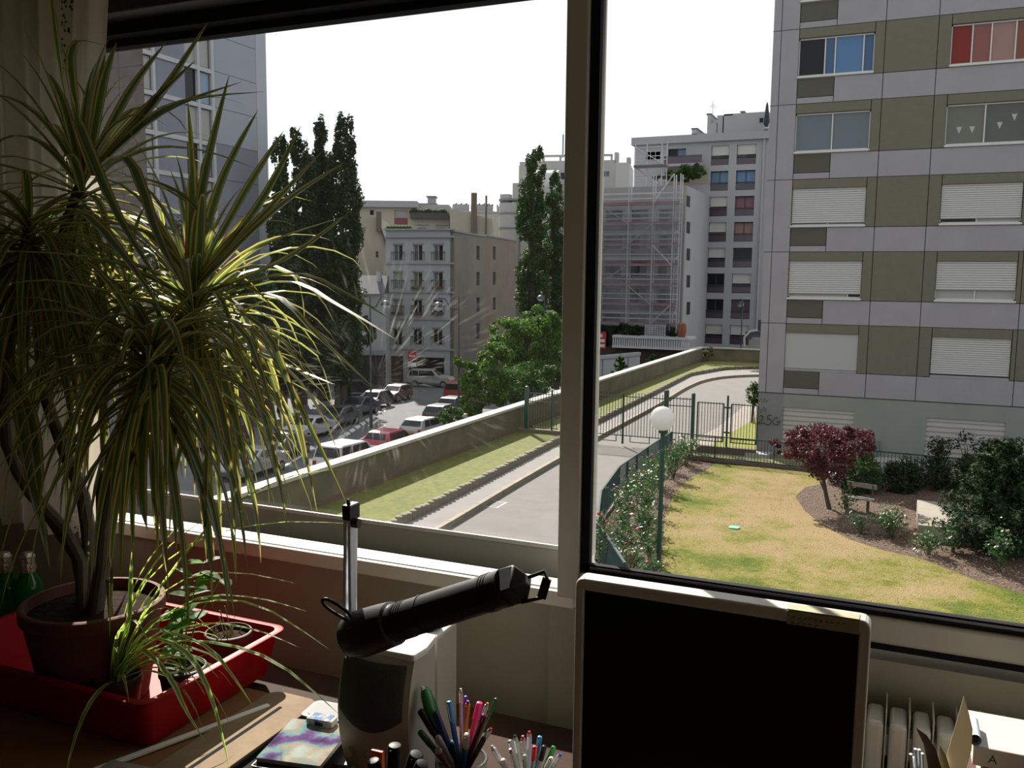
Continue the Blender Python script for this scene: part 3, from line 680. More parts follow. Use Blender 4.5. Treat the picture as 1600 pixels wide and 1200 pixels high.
A2 = rr3(-fl, .02, tz0)+rr3(.001, .025, tz1-.007)+rr3(.010, .03, tz1-.007)+rr3(.012, .03, tz1-.001)+rr3(.010, .03, tz1)+rr3(-.003, .024, tz1)+rr3(-fl-.003, .018, tz0+.003)
n = len(rr3(0, .02, 0))
for k in range(6):
    for i in range(n): j = (i+1) % n; fs.append((k*n+i, k*n+j, (k+1)*n+j, (k+1)*n+i))
fs.append(tuple(range(n))[::-1]); fs.append(tuple(6*n+i for i in range(n)))
b = B().add(A2, fs); b.sm = True; b.o('tray_body', redp, rtray)
def pot(c, r, h, m, label, name='plant_pot', rim=.012, soilz=.015, n=32):
    t = thing(name, label, 'pot', c); c = Vector(c)
    B().lathe([(r*.72, 0), (r*.95, h-rim*1.6), (r*.95, h-rim*1.5), (r, h-rim*1.4), (r, h-.002), (r-.003, h), (r*.92, h), (r*.90, h-soilz-.01), (.001, h-soilz-.012)], c, n, False).o('pot_body', m, t)
    so = B(); so.lathe([(r*.903, h-soilz), (r*.6, h-soilz+.004), (r*.3, h-soilz+.002), (.001, h-soilz+.006)], c, n, False).o('soil', soil, t)
    return t
bp_c = aZ(133, 943, -.655); bp_c = Vector((bp_c.x, bp_c.y+.02, tz0+.004))
bigr = .137; bigh = -.652-bp_c.z
BP = pot(bp_c, bigr, bigh, terr, 'large terracotta pot of the big dracaena inside the red tray', rim=.018, soilz=.022, n=44)
# bring the tray's pots in where the photo has them
sc_ = aZ(184, 1062, tz1-.02); sc_ = Vector((sc_.x, max(sc_.y, ty0+.06), tz0+.004))
pot(sc_, .046, .085, dpot, 'small dark pot of the spider plant at the front of the red tray')
gc_ = aZ(286, 1045, tz1-.006); gc_ = Vector((min(gc_.x, tx1-.052), gc_.y, tz0+.004))
pot(gc_, .046, .095, mat('black_pot', (.02, .018, .016), .45), 'small black pot with a leafy seedling in the red tray')
dc_ = aZ(357, 990, tz1+.0); dc_ = Vector((min(dc_.x, tx1-.055), dc_.y, tz0+.004))
pot(dc_, .05, .1, dpot, 'small brown pot of dry soil at the back corner of the red tray')
print('POTS', bp_c, sc_, gc_, dc_)
tw = mat('dry_twig', (.30, .22, .14), .9)
tg = thing('dry_stubble', 'dry straw stubble in the brown pot at the back of the tray', 'dead plant', (dc_.x, dc_.y, dc_.z+.085))
b = B()
for k in range(26):
    a = rnd(0, 6.28); r_ = rnd(0, .036); p = Vector((dc_.x+r_*math.cos(a), dc_.y+r_*math.sin(a), dc_.z+.084)); b.tube([p, p+Vector((rnd(-.01, .01), rnd(-.01, .01), rnd(.008, .028)))], .0011, 4)
b.o('stubble', tw, tg, kind='stuff')
for k in range(3):
    p = Vector((dc_.x+.01*k-.01, dc_.y, dc_.z+.085)); B().tube([p, p+Vector((rnd(-.02, .0), -.01, .05+.012*k))], .0012, 5).o('twig', tw, tg)
# cane
q0 = Vector((sc_.x-.005, sc_.y+.0, sc_.z+.07)); q1 = aY(169, 905, sc_.y+.02)
tag(B().tube([q0, q1], [.0055, .0045], 8).o('garden_cane', mat('cane', (.20, .12, .06), .7, vary=(30, (.14, .08, .04)))), 'brown wooden cane stuck in the spider plant pot', 'cane')

# ---------------------------------------------------------------- leaves
def leafmat(name, cols, edge, transl=.45, rough=.35):
    m = bpy.data.materials.new(name); m.use_nodes = True; nt = m.node_tree; N = nt.nodes; L = nt.links; b = N['Principled BSDF']
    uvn = N.new('ShaderNodeUVMap'); uvn.uv_map = 'uv'; s = N.new('ShaderNodeSeparateXYZ'); L.new(uvn.outputs[0], s.inputs[0])
    r = N.new('ShaderNodeValToRGB'); e = r.color_ramp.elements; e[0].position = 0; e[0].color = (*edge, 1); e[1].position = 1; e[1].color = (*edge, 1)
    for p_, c_ in cols: k = e.new(p_); k.color = (*c_, 1)
    L.new(s.outputs[0], r.inputs[0]); L.new(r.outputs[0], b.inputs['Base Color']); b.inputs['Roughness'].default_value = rough
    t = N.new('ShaderNodeBsdfTranslucent'); g = N.new('ShaderNodeVectorMath'); g.operation = 'MULTIPLY'; g.inputs[1].default_value = (3.6, 3.4, 1.6)
    L.new(r.outputs[0], g.inputs[0]); L.new(g.outputs[0], t.inputs[0]); x = N.new('ShaderNodeMixShader'); x.inputs[0].default_value = transl
    L.new(b.outputs[0], x.inputs[1]); L.new(t.outputs[0], x.inputs[2]); L.new(x.outputs[0], N['Material Output'].inputs[0]); return m
ldr = leafmat('dracaena_leaf', [(.06, (.12, .06, .045)), (.10, (.20, .19, .11)), (.22, (.17, .18, .09)), (.27, (.045, .075, .032)), (.73, (.045, .075, .032)), (.78, (.17, .18, .09)), (.90, (.20, .19, .11)), (.94, (.12, .06, .045))], (.10, .045, .04))
lsp = leafmat('spider_leaf', [(.15, (.30, .34, .18)), (.24, (.08, .17, .04)), (.76, (.08, .17, .04)), (.85, (.30, .34, .18))], (.34, .38, .22))
lgr = leafmat('soft_green_leaf', [(.45, (.045, .13, .02)), (.5, (.07, .17, .03)), (.55, (.045, .13, .02))], (.04, .12, .02))
def leaf(path, w, m, parent, name='leaf', prof=None, fold=.35, side=None, coll=None):
    n = len(path); vs = []; uv = []
    for i, q in enumerate(path):
        u = i/(n-1); t = (path[min(i+1, n-1)]-path[max(i-1, 0)]).normalized()
        s = t.cross(Vector((0, 0, 1)) if side is None else side)
        if s.length < .1: s = t.cross(Vector((0, 1, .3)))
        s.normalize(); nn = s.cross(t)
        k = prof(u) if prof else (min(1, .55+2.2*u) if u < .25 else (1 if u < .45 else max(.03, 1-((u-.45)/.55)**1.6)))
        h = w*.5*k
        vs += [q+s*h+nn*h*fold, q, q-s*h+nn*h*fold]; uv += [(0, u), (.5, u), (1, u)]
    fs = []
    for i in range(n-1): a = i*3; fs += [(a, a+1, a+4, a+3), (a+1, a+2, a+5, a+4)]
    if coll is not None: coll[0].add(vs, fs); coll[0].sm = True; coll[1].extend(uv); return None
    b = B().add(vs, fs); b.sm = True; o = b.o(name, m, parent, fix=False)
    ul = o.data.uv_layers.new(name='uv')
    for l in o.data.loops: ul.data[l.index].uv = uv[l.vertex_index]
    return o
def collected(coll, name, m, parent):
    o = coll[0].o(name, m, parent, fix=False, kind='stuff'); ul = o.data.uv_layers.new(name='uv')
    for l in o.data.loops: ul.data[l.index].uv = coll[1][l.vertex_index]
    return o
def fence_in(q, lim=1.66):
    if q.x < -1.66: lim = 1.50
    if q.y > lim: q.y = lim+(q.y-lim)*.06
    if q.x < -2.28: q.x = -2.28
    if q.z > ZC-.04: q.z = ZC-.04
    return q
def arch(p0, dr, L_, g, n=10, wob=.0):
    path = [Vector(p0)]; v = Vector(dr).normalized(); ds = L_/(n-1); w = Vector((rnd(-1, 1), rnd(-1, 1), 0))*wob
    for i in range(n-1):
        v = (v+Vector((0, 0, -g*ds*(.5+1.7*i/n)))+w*ds).normalized(); path.append(fence_in(path[-1]+v*ds))
    return path
def pxpath(pts, n=11):
    """smooth path through (px, py, Y) points"""
    P = [aY(*p) for p in pts]; out = []
    m = len(P)-1
    for i in range(n):
        s = i/(n-1)*m; k = min(int(s), m-1); t = s-k
        a, b, c, e = P[max(k-1, 0)], P[k], P[k+1], P[min(k+2, m)]
        out.append(.5*((2*b)+(c-a)*t+(2*a-5*b+4*c-e)*t*t+(3*b-a-3*c+e)*t**3))
    return out
sx0 = bp_c
dr = thing('dracaena', 'large dracaena with striped arching leaves in the big terracotta pot', 'plant', (bp_c.x, bp_c.y, bp_c.z+bigh-.02))
bark = mat('dracaena_bark', (.10, .075, .05), .85, vary=(25, (.07, .05, .035)), bump=(80, .4, .004))
SZ = bp_c.z+bigh-.025
base = Vector((bp_c.x, bp_c.y, SZ))
def stem(pts, r0, r1, off):
    P = [base+off+Vector((0, 0, -.01))]+pxpath(pts, 12); n = len(P)
    B().tube(P, [r0+(r1-r0)*i/(n-1) for i in range(n)], 9).o('stem', bark, dr); return P[-1]
R1 = stem([(166, 850, 1.27), (162, 750, 1.28), (180, 705, 1.30), (225, 600, 1.34), (290, 500, 1.38), (303, 462, 1.39)], .0165, .010, Vector((.012, -.01, 0)))
R2 = stem([(140, 850, 1.31), (128, 770, 1.33), (95, 690, 1.36), (60, 560, 1.38), (95, 380, 1.40), (128, 280, 1.42)], .016, .010, Vector((-.01, .0, 0)))
R3 = stem([(128, 880, 1.28), (95, 820, 1.28), (40, 760, 1.24), (5, 660, 1.2), (25, 480, 1.2), (45, 350, 1.2)], .014, .009, Vector((-.02, -.01, 0)))
R4 = stem([(158, 880, 1.25), (165, 800, 1.2), (190, 700, 1.17), (225, 590, 1.16), (238, 545, 1.16)], .012, .008, Vector((.02, -.02, 0)))
R5 = stem([(120, 870, 1.3), (60, 780, 1.36), (30, 700, 1.4), (60, 600, 1.42), (120, 520, 1.44), (140, 480, 1.45)], .012, .008, Vector((-.03, .01, 0)))
nleaf = 0
def rosette(c, n, L0, L1, e0, e1, w, g0, g1, az0=0, azr=2*pi, seed=1, coll=None):
    global nleaf
    random.seed(seed)
    for i in range(n):
        u = i/n; el = math.radians(e1+(e0-e1)*u**.8+rnd(-8, 8)); az = az0+(i*2.39996) % azr if azr > 6 else az0+rnd(0, azr)
        L_ = rnd(L0, L1)*(1 if u < .8 else .8); g = rnd(g0, g1)
        dv_ = Vector((math.cos(az)*math.cos(el), math.sin(az)*math.cos(el), math.sin(el)))
        leaf(arch(c-Vector((0, 0, .06*(1-u))), dv_, L_, g, 10, .5), w*rnd(.75, 1.2), ldr, dr, coll=coll); nleaf += coll is None
rosette(R1, 60, .28, .46, 85, -35, .0195, 2.2, 5.0, seed=3)
rosette(R2, 44, .28, .44, 86, -30, .0180, 2.2, 5.0, seed=4)
rosette(R3, 42, .28, .42, 40, -40, .0170, 2.5, 5.5, seed=5)
rosette(R4, 46, .28, .44, 60, -45, .0170, 4.0, 8.0, seed=6)
rosette(R5, 40, .28, .40, 80, -35, .0170, 3.0, 6.0, seed=8)
cl = (B(), [])
for R_, n_, sd_, e_ in ((R1, 60, 21, 70), (R2, 30, 22, 20), (R3, 60, 23, 25), (R4, 60, 24, 60), (R5, 60, 25, 60)): rosette(R_-Vector((0, 0, .03)), n_, .26, .44, e_, -50, .0150, 3.0, 8.0, seed=sd_, coll=cl)
for (x, y, Y_, n_, sd_) in ((110, 440, 1.42, 44, 31), (200, 470, 1.40, 40, 32), (-30, 470, 1.3, 40, 33), (330, 560, 1.34, 26, 35)): rosette(aY(x, y, Y_), n_, .22, .40, 70, -50, .0145, 3.0, 8.0, seed=sd_, coll=cl)
collected(cl, 'inner_leaves', ldr, dr)
# the leaves that stand out against window and street
EX = [((300, 450, 1.38), (400, 330, 1.34), (470, 197, 1.3)), ((303, 455, 1.38), (430, 330, 1.32), (540, 253, 1.27)), ((302, 450, 1.38), (385, 300, 1.36), (443, 205, 1.34)), ((304, 452, 1.37), (400, 350, 1.34), (505, 235, 1.3)),
      ((306, 465, 1.37), (440, 410, 1.3), (545, 333, 1.26)), ((303, 440, 1.39), (345, 290, 1.37), (403, 172, 1.35)), ((296, 440, 1.38), (300, 300, 1.36), (293, 155, 1.35)), ((300, 440, 1.38), (318, 290, 1.36), (358, 118, 1.33)),
      ((296, 445, 1.38), (322, 260, 1.38), (316, 240, 1.38)), ((310, 470, 1.37), (450, 428, 1.28), (540, 460, 1.24), (611, 500, 1.22)), ((312, 475, 1.37), (440, 440, 1.3), (530, 480, 1.26), (621, 532, 1.23)),
      ((312, 480, 1.37), (420, 460, 1.3), (500, 530, 1.27), (586, 608, 1.25)), ((308, 490, 1.36), (400, 520, 1.28), (470, 640, 1.25), (543, 790, 1.22)), ((305, 490, 1.35), (395, 500, 1.26), (450, 600, 1.24), (497, 808, 1.22)),
      ((306, 495, 1.35), (370, 540, 1.26), (420, 680, 1.22), (452, 840, 1.2)), ((300, 500, 1.35), (300, 560, 1.2), (322, 700, 1.14), (318, 860, 1.12)), ((295, 500, 1.34), (255, 600, 1.14), (240, 720, 1.1), (245, 850, 1.09)),
      ((300, 505, 1.34), (340, 620, 1.2), (360, 720, 1.16), (368, 845, 1.14)), ((295, 500, 1.33), (215, 520, 1.1), (150, 640, 1.05), (75, 740, 1.04)), ((300, 500, 1.34), (240, 610, 1.08), (130, 760, 1.04), (90, 885, 1.03)),
      ((290, 495, 1.34), (260, 540, 1.05), (200, 600, 1.0), (95, 665, 1.0)), ((310, 500, 1.36), (420, 560, 1.3), (520, 600, 1.26)), ((308, 470, 1.37), (380, 405, 1.36), (440, 372, 1.35), (540, 338, 1.32)),
      ((130, 265, 1.42), (95, 120, 1.40), (78, -25, 1.38)), ((140, 255, 1.42), (160, 140, 1.38), (182, 66, 1.36)), ((145, 255, 1.42), (200, 150, 1.38), (258, 68, 1.36)), ((148, 262, 1.41), (230, 170, 1.36), (305, 95, 1.33)),
      ((148, 264, 1.41), (240, 165, 1.36), (325, 35, 1.33)), ((150, 266, 1.41), (260, 170, 1.35), (415, 143, 1.32)), ((150, 264, 1.41), (250, 180, 1.36), (378, 128, 1.33)), ((140, 260, 1.42), (150, 160, 1.4), (165, 85, 1.38)), ((135, 260, 1.42), (112, 130, 1.4), (118, 68, 1.38), (160, 70, 1.37)),
      ((150, 270, 1.4), (230, 235, 1.34), (310, 235, 1.32), (395, 262, 1.3)), ((150, 275, 1.4), (220, 280, 1.32), (290, 310, 1.3), (340, 370, 1.28)), ((150, 270, 1.38), (200, 250, 1.2), (250, 380, 1.15), (300, 470, 1.12)), ((145, 275, 1.38), (120, 190, 1.2), (180, 330, 1.1), (260, 460, 1.05)),
      ((45, 345, 1.2), (120, 330, 1.05), (200, 410, 1.0), (260, 500, 1.0)), ((45, 350, 1.2), (0, 300, 1.1), (-60, 330, 1.05)), ((240, 540, 1.16), (300, 500, 1.1), (380, 520, 1.08), (440, 690, 1.07)), ((240, 545, 1.16), (215, 640, 1.08), (205, 750, 1.06), (208, 890, 1.06)),
      ((238, 548, 1.16), (225, 660, 1.1), (222, 780, 1.08), (230, 830, 1.08)), ((235, 545, 1.15), (150, 540, 1.05), (90, 560, 1.0), (30, 530, .98)), ((20, 560, 1.1), (40, 700, 1.05), (60, 800, 1.03), (78, 890, 1.03)), ((0, 560, 1.1), (45, 640, 1.05), (60, 740, 1.03), (62, 780, 1.02)),
      ((300, 470, 1.34), (200, 420, 1.1), (120, 400, 1.02), (0, 392, .98)), ((300, 500, 1.33), (220, 470, 1.08), (90, 440, 1.0), (5, 445, .98)), ((300, 440, 1.36), (220, 360, 1.15), (100, 350, 1.08), (40, 345, 1.05))]
for k, e in enumerate(EX): leaf(pxpath(e), .021 if k < 9 or k > 22 else .017, ldr, dr); nleaf += 1
print('LEAVES', nleaf)

spd = thing('spider_plant', 'spider plant with long arching pale edged leaves in the small dark pot', 'plant', (sc_.x, sc_.y, sc_.z+.07))
SB = [(172, 1068), (180, 1060), (188, 1065), (178, 1055)]
def sl(pts, w=.009):
    x, y = random.choice(SB); leaf(pxpath([(x, y, sc_.y)]+pts), w, lsp, spd)
random.seed(11)
Y0 = sc_.y
for e, w in [([(240, 935, Y0+.03), (340, 810, Y0+.03), (440, 750, Y0+.0), (528, 733, Y0-.02)], .012), ([(215, 930, Y0+.05), (300, 850, Y0+.08), (420, 818, Y0+.06), (546, 818, Y0+.03)], .011),
             ([(225, 960, Y0+.04), (290, 905, Y0+.05), (375, 896, Y0+.04), (463, 912, Y0+.02)], .009), ([(230, 985, Y0+.02), (310, 935, Y0+.03), (400, 935, Y0+.02), (478, 955, Y0)], .009),
             ([(230, 985, Y0), (300, 945, Y0), (400, 945, Y0-.01), (515, 1015, Y0-.03)], .010), ([(240, 1000, Y0), (320, 975, Y0), (400, 985, Y0-.01), (468, 1012, Y0-.02)], .008),
             ([(240, 1010, Y0), (330, 1005, Y0-.02), (430, 1035, Y0-.04), (532, 1118, Y0-.06)], .012), ([(215, 1015, Y0-.03), (262, 1055, Y0-.06), (290, 1110, Y0-.08), (320, 1158, Y0-.09)], .011),
             ([(230, 1000, Y0-.03), (290, 1020, Y0-.08), (330, 1090, Y0-.11), (360, 1205, Y0-.13)], .012), ([(240, 990, Y0-.02), (320, 1010, Y0-.05), (362, 1055, Y0-.06), (393, 1100, Y0-.07)], .009),
             ([(195, 960, Y0+.02), (230, 880, Y0+.04), (280, 820, Y0+.05)], .009), ([(205, 950, Y0+.02), (260, 860, Y0+.03), (350, 790, Y0+.02)], .010), ([(200, 980, Y0-.02), (205, 900, Y0-.03), (207, 850, Y0-.03)], .010),
             ([(240, 1000, Y0+.05), (290, 985, Y0+.07), (350, 970, Y0+.09)], .008), ([(225, 1020, Y0-.02), (290, 1030, Y0-.03), (330, 1020, Y0-.03)], .008)]: sl(e, w)
for k in range(22):
    az = rnd(-1.2, 1.4); el = rnd(.5, 1.35); p = Vector((sc_.x+rnd(-.01, .01), sc_.y+rnd(-.01, .01), sc_.z+.07))
    leaf(arch(p, (math.cos(az)*math.cos(el), math.sin(az)*math.cos(el), math.sin(el)), rnd(.16, .30), rnd(5, 9), 9), rnd(.006, .010), lsp, spd)
sg = thing('leafy_seedling', 'leafy green seedling with oval leaves in the small black pot', 'plant', (gc_.x, gc_.y, gc_.z+.08))
g0 = Vector((gc_.x, gc_.y, gc_.z+.08)); stm = mat('green_stem', (.12, .2, .05), .6)
ovp = lambda u: math.sin(pi*min(1, max(.02, u)))**.7
tops = []
for (x, y, Y) in [(318, 880, 1.3), (290, 960, 1.27), (345, 905, 1.33), (270, 985, 1.25), (300, 900, 1.3)]:
    P = pxpath([(x, y, Y), ((x+285)/2-8, (y+1030)/2, 1.27)], 3)
    B().tube([g0, P[2], P[1], P[0]], [.002, .0018, .0014, .0008], 6).o('stem', stm, sg); tops += [P[0], P[1], P[2]]
for q in tops:
    for k in range(3):
        a = rnd(0, 6.28); dvv = Vector((math.cos(a), math.sin(a), rnd(-.2, .5)))
        leaf(arch(q, dvv, rnd(.03, .055), 4, 7), rnd(.016, .026), lgr, sg, prof=ovp)

# ================================================================ GREEN BOTTLES AT LEFT EDGE
gg = mat('green_bottle_glass', (.02, .45, .08), .05, trans=.85)
foil = mat('crumpled_foil', (.5, .5, .47), .3, .7, bump=(60, 1, .01))
for i, (x, y, Y, lb) in enumerate([(8, 905, 1.46, 'green glass bottle with crumpled foil neck at the left edge of the picture'), (44, 900, 1.48, 'green bottle just right of the foil necked one, beside the big pot')]):
    q = aY(x, y, Y); zt_ = aY(x, 868, Y).z; h = zt_-D
    t = thing('green_bottle', lb, 'bottle', (q.x, Y, D+.0005))
    B().lathe([(.026, 0), (.032, .005), (.033, h*.55), (.028, h*.66), (.014, h*.8), (.012, h*.9), (.012, h)], (q.x, Y, D+.0005), 20).o('glass_body', gg, t)
    B().lathe([(.015, h*.76), (.020, h*.84), (.017, h*.93), (.019, h*.99), (.013, h*1.04), (.002, h*1.05)], (q.x, Y, D+.0005), 9).o('foil_cap', foil, t)
ALB = .62
# ================================================================ GROUND OUTSIDE
asph = mat('asphalt', (.16, .148, .14), .9, vary=(1.2, (.195, .18, .17), .4), bump=(12, .3, .01))
asphd = mat('street_asphalt', (.10, .10, .115), .9, vary=(.6, (.125, .125, .14), .4), bump=(8, .3, .01))
conc = mat('retaining_concrete', (.23, .19, .115), .9, vary=(.7, (.12, .10, .055), .35), bump=(7, .3, .02))
capm = mat('pale_coping', (.62, .59, .52), .8, vary=(2, (.5, .48, .42), .4))
def plane(name, poly, z, m, th=.1): return B().prism(poly, z-th, z).o(name, m)
# street: sloping slab on the far side of the wall
sb = B(); Xs, Ys = (-220, -15.45), (-5, 260)
sb.add([(-220, -5, street(-5)), (-15.3, -5, street(-5)), (-15.3, 76, street(76)), (80, 76, street(76)), (80, 260, street(260)), (-220, 260, street(260)), ], [(0, 1, 2, 3, 4, 5)])
st = struct(sb.o('street_surface', asphd)); 
yd = struct(plane('courtyard_ground', [(-15.2, 2.2), (60, 2.2), (60, 76), (-15.2, 76)], G-.05, mat('packed_earth', (.22, .17, .12), .95, vary=(3, (.16, .12, .08))), .4))
# our own building's outer face below the window
struct(B().box(-14, 14, YW+.26, YW+.6, G, aY(750, 915, YW).z-.25).o('trim_5', mat('facade_grey', (.4, .4, .4), .8)))
# ---- driveway
kerbL = [(-11.1, 2.5), (-11.1, 15), (-11.16, 21.4), (-11.4, 25.3), (-11.62, 31.2), (-11.75, 36), (-12.0, 48.7), (-12.35, 56), (-12.3, 61), (-11.5, 64.5), (-9.2, 67.2), (-4, 68.6), (6, 69)]
edgeL = [(-12.1, 2.5), (-12.15, 15), (-12.25, 21.8), (-12.4, 26.4), (-12.7, 33.8), (-12.8, 38.7), (-13.25, 53.9), (-13.6, 63.7), (-12.2, 69.6), (-9.9, 72), (-4, 73), (6, 73)]
roadR = [(6, 60.5), (-3, 60.5), (-6.5, 58), (-7.7, 54), (-7.6, 42), (-8.05, 36), (-8.15, 30), (-7.85, 24), (-6.8, 19), (-5.2, 15), (-5, 2.5)]
struct(plane('driveway', kerbL+roadR, G+.0, asph, .05))
struct(plane('driveway_sidewalk', edgeL+kerbL[::-1], G+.10, mat('pavement', (.36, .34, .33), .9, vary=(1.5, (.43, .41, .39), .4), bump=(12, .3, .01)), .12)) if False else None
sw_ = B(); 
def strip(name, a, b_, z, m, parent=None, th=.1):
    """surface between two polylines of equal length"""
    vs = []; n = len(a)
    for p, q in zip(a, b_): vs += [(p[0], p[1], z), (q[0], q[1], z), (p[0], p[1], z-th), (q[0], q[1], z-th)]
    fs = []
    for i in range(n-1): k = i*4; fs += [(k, k+1, k+5, k+4), (k+2, k+6, k+7, k+3), (k, k+4, k+6, k+2), (k+1, k+3, k+7, k+5)]
    fs += [(0, 2, 3, 1), (n*4-4, n*4-3, n*4-1, n*4-2)]
    return B().add(vs, fs).o(name, m)
def resample(P, n):
    P = [Vector(p) for p in P]; Ls = [0]
    for i in range(1, len(P)): Ls.append(Ls[-1]+(P[i]-P[i-1]).length)
    out = []; k = 0
    for i in range(n):
        s = Ls[-1]*i/(n-1)
        while k < len(P)-2 and Ls[k+1] < s: k += 1
        t = (s-Ls[k])/max(1e-9, Ls[k+1]-Ls[k]); q = P[k].lerp(P[k+1], t); out.append((q.x, q.y))
    return out
def smooth(P, n):
    Q = resample(P, n)
    for _ in range(4): Q = [Q[0]]+[((Q[i-1][0]+2*Q[i][0]+Q[i+1][0])/4, (Q[i-1][1]+2*Q[i][1]+Q[i+1][1])/4) for i in range(1, n-1)]+[Q[-1]]
    return Q
kL = smooth(kerbL, 90); eL = smooth(edgeL, 90)
struct(strip('driveway_sidewalk', eL, kL, G+.10, mat('pavement', (.22, .205, .20), .9, vary=(1.5, (.27, .25, .24), .4), bump=(12, .3, .01)), th=.12))
# kerb stones: singles near, each its own piece
kb = bpy.data.objects.new('driveway_kerb', None); COL.objects.link(kb); kb.location = (-11.4, 30, G); ORG[kb] = Vector(kb.location); kb['kind'] = 'structure'
km = mat('kerb_stone', (.36, .30, .22), .85, vary=(3, (.26, .22, .16), .4))
kk = smooth(kerbL, 82)
for i in range(14, 74):
    p, q = Vector((*kk[i], G+.075)), Vector((*kk[i+1], G+.075)); dd = (q-p)*.012
    B().bar(p+dd, q-dd, .15, .19).o('kerb_stone', km, kb)
# palisade edging between sidewalk and grass
ed = bpy.data.objects.new('palisade_edging', None); COL.objects.link(ed); ed.location = (-12.6, 30, G); ORG[ed] = Vector(ed.location); ed['kind'] = 'structure'
em = mat('edging_concrete', (.33, .29, .22), .9, vary=(4, (.22, .19, .14), .4)); ee = smooth(edgeL, 320)
proto = None; rest = B()
for i in range(48, 300):
    x, y = ee[i]; hgt = .34+.02*math.sin(i*1.7)
    if i < 210:
        if proto is None:
            proto = B().tube([(x-.10, y, G), (x-.10, y, G+.34), (x-.10, y, G+.36)], [.105, .105, .07], 7).o('palisade_post', em, ed); px_, py_ = x, y
        else:
            c = proto.copy(); COL.objects.link(c); c.location = (x-px_, y-py_, .02*math.sin(i*1.7))
    else: rest.tube([(x-.10, y, G), (x-.10, y, G+hgt)], .115, 6)
rest.o('far_palisade_posts', em, ed, kind='stuff')
# grass strip between wall and edging
gstrip = mat('strip_grass', (.19, .19, .02), .95, vary=(5, (.09, .12, .01), .5), bump=(14, .5, .02))
wl = resample([(-15.1, 2.5), (-15.1, 66), (-15.0, 73), (-14, 75.4), (6, 75.4)], 90)
struct(strip('grass_strip', wl, [(x-.15, y+.0) for x, y in eL], G+.26, gstrip, th=.3))
# ---- long retaining wall with coping
rw = bpy.data.objects.new('garden_boundary_wall', None); COL.objects.link(rw); rw.location = (-15.3, 40, G); ORG[rw] = Vector(rw.location); rw['kind'] = 'structure'
B().box(-15.5, -15.15, 2.2, 75.5, street(80)-.5, -5.57).box(-15.5, 8, 75.5, 75.85, street(80)-.5, -5.57).o('wall_body', conc, rw)
y = 2.2; L0_ = 3.0
while y < 75.4:
    y2 = min(y+L0_, 75.9)
    B().box(-15.56, -15.09, y+.008, y2-.008, -5.57, -5.47).o('coping_stone', capm, rw); y = y2
x = -15.09
while x < 6: B().box(x+.008, x+2.99, 75.42, 75.92, -5.57, -5.47).o('coping_stone', capm, rw); x += 3
B().box(-15.13, -15.09, 2.2, 75.5, G+.2, G+.42).o('wall_foot', mat('brown_foot', (.17, .11, .07), .9), rw)
# drain grate in the driveway
q = aZ(772, 788, G)
gr_ = thing('drain_grate', 'small metal drain grate set in the driveway by the kerb', 'drain', (q.x, q.y, G))
B().box(q.x-.3, q.x+.3, q.y-.38, q.y+.38, G+.001, G+.006).o('surround', mat('pale_surround', (.5, .48, .45), .9), gr_)
for k in range(6): B().box(q.x-.2, q.x+.2, q.y-.3+k*.11, q.y-.24+k*.11, G+.006, G+.014).o('slot_bar', mat('grate_iron', (.05, .05, .05), .6), gr_)

# ---- lawn
lawn = bpy.data.materials.new('lawn_grass'); lawn.use_nodes = True; nt = lawn.node_tree; N = nt.nodes; L = nt.links; bs = N['Principled BSDF']; bs.inputs['Roughness'].default_value = .95; bs.inputs['Specular IOR Level'].default_value = .15
ge = N.new('ShaderNodeNewGeometry'); mp = N.new('ShaderNodeVectorMath'); mp.operation = 'SUBTRACT'; mp.inputs[1].default_value = (-2.0, 27.5, 0); L.new(ge.outputs['Position'], mp.inputs[0])
sc2 = N.new('ShaderNodeVectorMath'); sc2.operation = 'MULTIPLY'; sc2.inputs[1].default_value = (.21, .125, 0); L.new(mp.outputs[0], sc2.inputs[0])
ln = N.new('ShaderNodeVectorMath'); ln.operation = 'LENGTH'; L.new(sc2.outputs[0], ln.inputs[0])
n1 = N.new('ShaderNodeTexNoise'); n1.inputs['Scale'].default_value = .45; n1.inputs['Detail'].default_value = 8; n1.inputs['Roughness'].default_value = .7; L.new(ge.outputs['Position'], n1.inputs['Vector'])
n3 = N.new('ShaderNodeTexNoise'); n3.inputs['Scale'].default_value = 7; n3.inputs['Detail'].default_value = 6; n3.inputs['Roughness'].default_value = .75; L.new(ge.outputs['Position'], n3.inputs['Vector'])
def MA(op, a, b_):
    q = N.new('ShaderNodeMath'); q.operation = op
    for i, v in enumerate((a, b_)):
        if isinstance(v, (int, float)): q.inputs[i].default_value = v
        else: L.new(v, q.inputs[i])
    return q.outputs[0]
t1 = MA('ADD', MA('MULTIPLY', ln.outputs['Value'], .55), MA('MULTIPLY', MA('SUBTRACT', n1.outputs['Fac'], .5), 2.2))
t2 = MA('ADD', t1, MA('MULTIPLY', MA('SUBTRACT', n3.outputs['Fac'], .5), .9))
r = N.new('ShaderNodeValToRGB'); e = r.color_ramp.elements; e[0].position = .12; e[0].color = (.37, .27, .135, 1); e[1].position = .85; e[1].color = (.085, .125, .012, 1)
for p_, c_ in ((.32, (.32, .25, .105)), (.5, (.23, .215, .045)), (.65, (.14, .165, .022))): k = e.new(p_); k.color = (*c_, 1)
L.new(t2, r.inputs[0]); L.new(r.outputs[0], bs.inputs['Base Color'])
for k in r.color_ramp.elements: k.color = (k.color[0]*ALB, k.color[1]*ALB, k.color[2]*ALB, 1)
bp = N.new('ShaderNodeBump'); bp.inputs['Strength'].default_value = .9; bp.inputs['Distance'].default_value = .05; n4 = N.new('ShaderNodeTexNoise'); n4.inputs['Scale'].default_value = 22; n4.inputs['Detail'].default_value = 4
